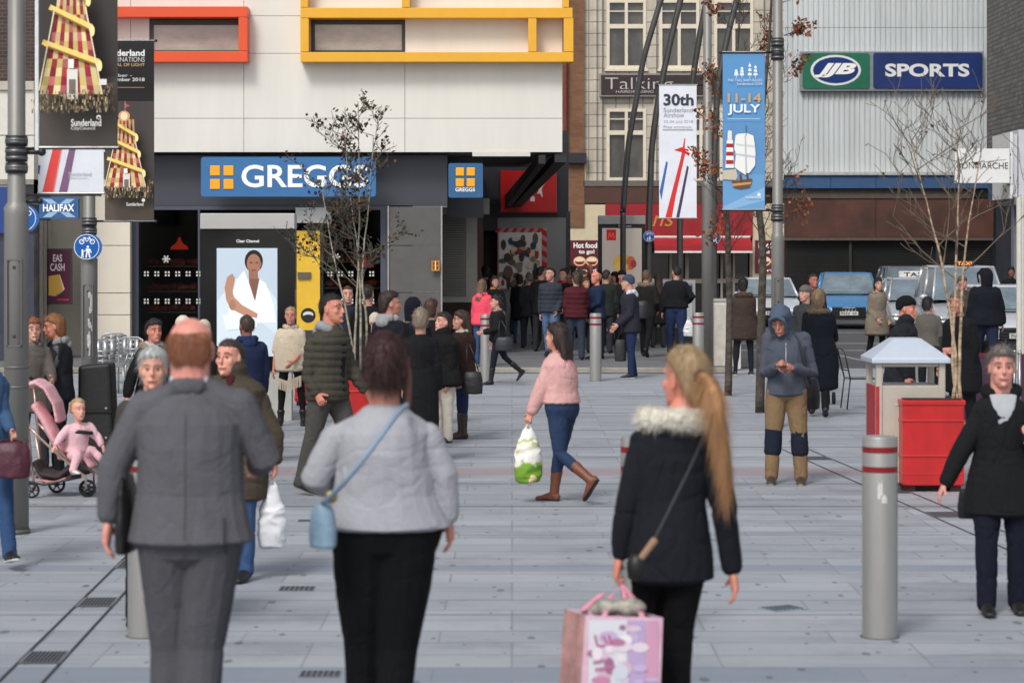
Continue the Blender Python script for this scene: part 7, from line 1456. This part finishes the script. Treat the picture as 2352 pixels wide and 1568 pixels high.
LB = [
 ('woman in a mustard scarf and black coat just right of the coral jacket', 1136, 108, 1.60, 15, dict(top=(BK, -.12, .028), hair=('bob', (70, 48, 40)), fem=True, scarf=((176, 140, 60),))),
 ('stooped man in a charcoal anorak between the black coat and the padded jacket', 1217, 104, 1.66, 195, dict(top=((48, 50, 54), -.1, .03), hair=('short', (120, 112, 104)), lean=8)),
 ('tall man in a black anorak left of the padded dark grey jacket', 1243, 106, 1.83, 170, dict(top=((32, 33, 36), -.08, .03), hair=('short', (50, 38, 32)))),
 ('woman with brown hair in a dark grey coat behind the far bollard', 1345, 108, 1.60, 20, dict(top=((58, 58, 62), -.12, .028), hair=('bob', (92, 60, 44)), fem=True)),
 ('man in a dark green coat right of the bald man in navy', 1392, 108, 1.76, 165, dict(top=((40, 46, 42), -.08, .028), hair=('short', (60, 50, 44)))),
 ('man in a black woollen hat left of the striped beanie', 1428, 106, 1.74, 30, dict(top=((38, 38, 42), -.06, .028), hair=('beanie', (26, 26, 28)))),
 ('woman in a long dark coat between the beanie man and the leather jacket', 1512, 102, 1.64, 190, dict(top=((34, 34, 40), -.2, .028), hair=('long', (70, 48, 38), .12), fem=True)),
 ('man in a black jacket with his back turned behind the pale birch trunks', 846, 168, 1.76, 190, dict(z0=0, top=(BK, -.08, .03), hair=('short', (44, 34, 30)))),
 ('dark-coated woman with a brown bob right of the grey-blonde lady', 990, 176, 1.60, 160, dict(z0=0, top=((30, 28, 30), -.2, .03), hair=('bob', (86, 56, 42)), fem=True)),
 ('person in a grey hat far back in the passage', 1246, 82, 1.70, 20, dict(top=((90, 88, 90), -.05, .02), hair=('beanie', (120, 118, 116)))),
 ('short woman in plum between the scarlet and blue coats', 1188, 88, 1.60, 170, dict(top=((84, 46, 66), -.1, .025), hair=('bob', (96, 66, 50)), fem=True)),
 ('man in a tan jacket behind the red scarf', 1304, 90, 1.76, 185, dict(top=((140, 112, 84), -.05, .025), hair=('short', (70, 54, 44)))),
 ('fair woman in a navy coat left of the woman with the dark red hood', 1396, 100, 1.62, 200, dict(top=(NV, -.1, .028), hair=('full', (170, 140, 100)), fem=True)),
 ('woman in a dark green coat behind the white trousers and black bags', 1078, 104, 1.62, 30, dict(top=((44, 56, 50), -.12, .028), hair=('bob', (84, 58, 44)), fem=True)),
 ('tall man in black with black hair near the alley wall', 1114, 100, 1.78, 175, dict(top=(BK, -.1, .026), hair=('full', (24, 22, 24)))),
 ('person in a scarlet coat in the mouth of the passage', 1168, 84, 1.72, 190, dict(top=((186, 34, 36), -.1, .03), hair=('short', (120, 84, 66)))),
 ('person in a bright blue coat in the mouth of the passage', 1209, 80, 1.76, 185, dict(top=((44, 76, 148), -.1, .03), hair=('short', (52, 44, 44)))),
 ('woman in a pink hat beyond the scarlet coat', 1152, 78, 1.70, 10, dict(top=((70, 60, 64), -.05, .02), hair=('beanie', (190, 120, 136)), fem=True)),
 ('woman in a long black coat and jeans walking into the passage', 1192, 99, 1.58, 178, dict(top=((26, 28, 34), -.17, .028), hair=('full', (50, 34, 32)), fem=True, leg=(JE, .9), legL=(10, 4, 1), legR=(-8, 16, 1))),
 ('person in a brown-olive coat behind the man in sunglasses', 1232, 98, 1.70, 200, dict(top=((70, 62, 52), -.1, .028), hair=('full', (92, 76, 64)))),
 ('man in dark glasses with a padded dark grey jacket and pale jeans', 1265, 112, 1.79, -15, dict(top=((56, 60, 70), -.03, .032), quilt=.09, leg=((92, 118, 152), 1.05), hair=('short', (32, 28, 28)), hy=-25, g=1.1, legL=(10, 4, 2), legR=(-8, 10, 2))),
 ('man with a red scarf just behind the padded dark grey jacket', 1294, 105, 1.74, -30, dict(top=(BK, -.05, .02), hair=('short', (28, 24, 24)), scarf=((176, 40, 46),))),
 ('person in a maroon padded jacket and dark jeans, back to the camera', 1323, 115, 1.74, 175, dict(top=((78, 32, 38), -.04, .034), quilt=.10, leg=((50, 58, 74), 1.05), hair=('full', (80, 62, 52)), legL=(4, 3, 3), legR=(-4, 8, 3), g=1.1)),
 ('bald man in a navy jacket standing behind the far bollard', 1370, 114, 1.76, -70, dict(top=((34, 46, 72), -.07, .03), leg=(NV, 1), hair=('bald', (176, 120, 100)), skin=(222, 146, 122), g=1.12)),
 ('pink-faced bald man at the back of the crowd by the burger panel', 1354, 88, 1.80, 20, dict(top=((60, 56, 60), -.05, .02), hair=('bald', (190, 150, 130)), skin=(226, 150, 134))),
 ('fair man in a dark coat just left of the burger panel', 1383, 88, 1.82, 30, dict(top=((34, 34, 38), -.05, .024), hair=('short', (150, 120, 88)))),
 ('person in black with black hair beside the shoe shop frame', 1316, 84, 1.74, 160, dict(top=(BK, -.05, .02), hair=('full', (20, 20, 22)))),
 ('grey-haired person behind the maroon padded jacket', 1334, 92, 1.70, 190, dict(top=((64, 52, 50), -.05, .02), hair=('full', (150, 138, 122)))),
 ('woman in black with a dark red hood and cream scarf facing the camera', 1412, 97, 1.66, 5, dict(top=((36, 37, 42), -.06, .028), leg=((22, 22, 26), 1.0), hair=('hood', (56, 26, 30)), fem=True, scarf=((196, 186, 166),), armR=(25, 10, 95, 20), g=1.1)),
 ('man in a striped beanie and navy jeans facing left, full length', 1449, 129, 1.82, -80, dict(z0=0, top=((44, 46, 54), -.08, .028), leg=((36, 50, 82), 1.02), shoe=((34, 36, 42), (226, 226, 226)), hair=('beanie', (64, 74, 92), (176, 172, 150)), hoodc=(206, 208, 214), g=1.05, armR=(10, 5, 30, 0), armL=(10, 5, 40, 10))),
 ('man in a black coat with a cream collar walking behind the beanie man', 1484, 112, 1.78, 160, dict(top=((36, 34, 33), -.07, .028), leg=((24, 24, 28), 1), hair=('short', (110, 84, 66)), fur=(150, 136, 118), legL=(14, 4, 2), legR=(-16, 22, 2))),
 ('broad man in a black leather jacket and blue jeans, hand in pocket', 1553, 110, 1.82, 178, dict(top=((30, 31, 35), .0, .030), leg=((42, 58, 92), 1.12), hair=('short', (40, 32, 30)), g=1.15, armR=(-8, 34, 62, 50), armL=(0, 14, 10, 0), legL=(6, 4, 3), legR=(-6, 10, 3))),
 ('woman in a long brown parka with a fur hood and white-soled trainers', 1708, 126, 1.75, 185, dict(z0=0, top=((66, 54, 48), -.15, .034), leg=((34, 36, 44), .9), shoe=((40, 38, 40), (230, 230, 226)), hair=('full', (30, 26, 28)), fem=True, fur=(92, 78, 66), g=1.15, legL=(0, 2, 6), legR=(0, 2, 5), ext=.3)),
 ('pale-haired woman in a long black coat with a tan fur hood seen from behind', 1880, 168, 1.69, 172, dict(z0=0, top=((24, 27, 36), -.32, .034), leg=(BK, .95), hair=('updo', (176, 148, 116)), fem=True, fur=(128, 112, 92), g=1.15, armL=(30, 8, 40, 0), armR=(30, 12, 40, 0), legL=(6, 4, 1), legR=(-8, 14, 1))),
 ('man in a dark jacket walking in front of the blue car', 1868, 118, 1.78, 0, dict(z0=0, top=((30, 33, 42), -.05, .028), leg=(NV, 1), hair=('short', (60, 44, 38)), skin=(176, 116, 98))),
 ('man in a grey flat cap behind the long black coat', 1853, 146, 1.68, -40, dict(z0=0, top=((60, 60, 62), -.05, .028), hair=('beanie', (104, 102, 98)), leg=(CH, 1))),
 ('woman with dark curls and a shaggy beige wrap beside the silver taxi', 2014, 114, 1.68, 30, dict(z0=0, top=((126, 116, 102), -.2, .036), leg=(BK, 1), hair=('bob', (40, 28, 32)), fem=True, fur=(160, 148, 130), g=1.1, ext=.5)),
 ('man in a black knitted hat and charcoal jacket walking right behind the bin', 2066, 207, 1.72, 82, dict(z0=0, top=((36, 37, 41), -.1, .028), leg=(BK, 1.05), hair=('beanie', (22, 22, 25)), skin=(206, 146, 128), collar='up', g=1.1, armL=(40, 6, 50, 0), lean=6)),
 ('person in a grey-brown coat between the silver taxi and the bare birch', 2132, 150, 1.52, 170, dict(z0=0, top=((96, 92, 86), -.2, .03), leg=(BK, 1), hair=('full', (30, 28, 30)), fem=True)),
 ('grey-haired man in a black coat looking left behind the cafe barrier', 2210, 190, 1.75, -60, dict(z0=0, top=((24, 25, 28), -.2, .034), leg=(BK, 1), hair=('full', (124, 106, 88)), skin=(186, 130, 112), g=1.15, lean=6)),
 ('big man in a black hooded coat seen from behind at the right', 2264, 126, 1.90, 180, dict(z0=0, top=((22, 25, 33), -.06, .045), leg=((32, 40, 60), 1.1), hair=('hood', (24, 26, 32)), g=1.2, sleeve=1.1, armR=(0, 16, 12, 0), armL=(0, 14, 12, 0))),
 ('man in a grey flat cap beside the tall pale taxi', 2210, 112, 1.74, 10, dict(z0=0, top=((70, 66, 62), -.05, .026), hair=('beanie', (92, 90, 86)), skin=(196, 128, 116))),
 ('dark-haired man far off by the slim column at the right', 2322, 84, 1.80, 0, dict(z0=0, top=(BK, -.05, .028), hair=('full', (24, 20, 20)), skin=(130, 86, 72))),
]
PP = {}
for lab, px, s, h, fc, kw in LB:
    rq = random.Random(px*3+1); kw.setdefault('armL', (rq.uniform(-8, 22), rq.uniform(4, 14), rq.uniform(6, 60), rq.uniform(0, 18))); kw.setdefault('armR', (rq.uniform(-8, 22), rq.uniform(4, 14), rq.uniform(6, 60), rq.uniform(0, 18)))
    st_ = rq.uniform(-14, 14); kw.setdefault('legL', (st_, abs(st_)*.6+2, 2)); kw.setdefault('legR', (-st_, 4+abs(st_)*.5, 2)); kw.setdefault('hy', rq.uniform(-35, 35)); kw.setdefault('lean', rq.uniform(-1, 5)); kw.setdefault('z0', PZ); kw.setdefault('leg', (CH, 1)); PP[px] = person(lab, px, s, h, fc, group=None, **kw)
r0 = handbag('small black rucksack on the shoulder of the man walking behind the beanie', P(1474, 690, 116)+Vector((0, -.2, 0)), .26, .36, .16, (34, 35, 38), None, 0, cat='rucksack', name='rucksack')
carrier('white carrier bag in the hand of the man in the leather jacket', P(1582, 728, 111), .24, .3, .1, (226, 228, 230))
handbag('dark bag carried low by the man in the striped beanie', P(1427, 780, 130)+Vector((0, .3, 0)), .22, .4, .12, (44, 42, 42), P(1430, 762, 130)+Vector((0, .2, 0)), 0)
# black pushchair ahead of the woman in the long black coat
s = 158; rt = empty('pushchair', (X(1905, s), Y(s)+.9, 0), 'black pushchair mostly hidden by the woman in the long black coat', 'pushchair'); y0 = Y(s)+.6
for (xx, zz, r_) in ((1912, .09, .09), (1925, .09, .09), (1880, .09, .09)):
    q = MB(); c = Vector((X(xx, s), y0+(.0 if xx > 1900 else .3), r_+.0)); q.tube([c+Vector((0, 0, 0)), c+Vector((.035, 0, 0))], r_, 18); q.build('wheel', M((20, 20, 22), .8), rt, 'auto')
q = MB(); q.tube([P(1882, 780, s)+Vector((0, .2, 0)), P(1918, 780, s)+Vector((0, .2, 0)), P(1922, 812, s)+Vector((0, .5, 0)), P(1916, 862, s)+Vector((0, .6, 0))], .016, 8); q.build('frame_tube', blk, rt, True)
q = LF(); q.ball(P(1898, 840, s)+Vector((0, .55, 0)), .16, .2, .18); blob('seat', q, .016, M((22, 22, 26), .8), parent=rt)

split_loose({'shop_glass', 'pilasters', 'rail', 'inner_wall', 'shutter_guide', 'column', 'corner_post', 'pillar_trim', 'orange_frame', 'cream_pier', 'beam', 'banner_arm', 'shopfront_frame', 'rust_fascia', 'blue_fascia', 'pale_panels', 'yellow_frame', 'cream_panels', 'bracket', 'white_edge', 'band', 'header', 'rear_wall', 'shutter_frame', 'locks'})
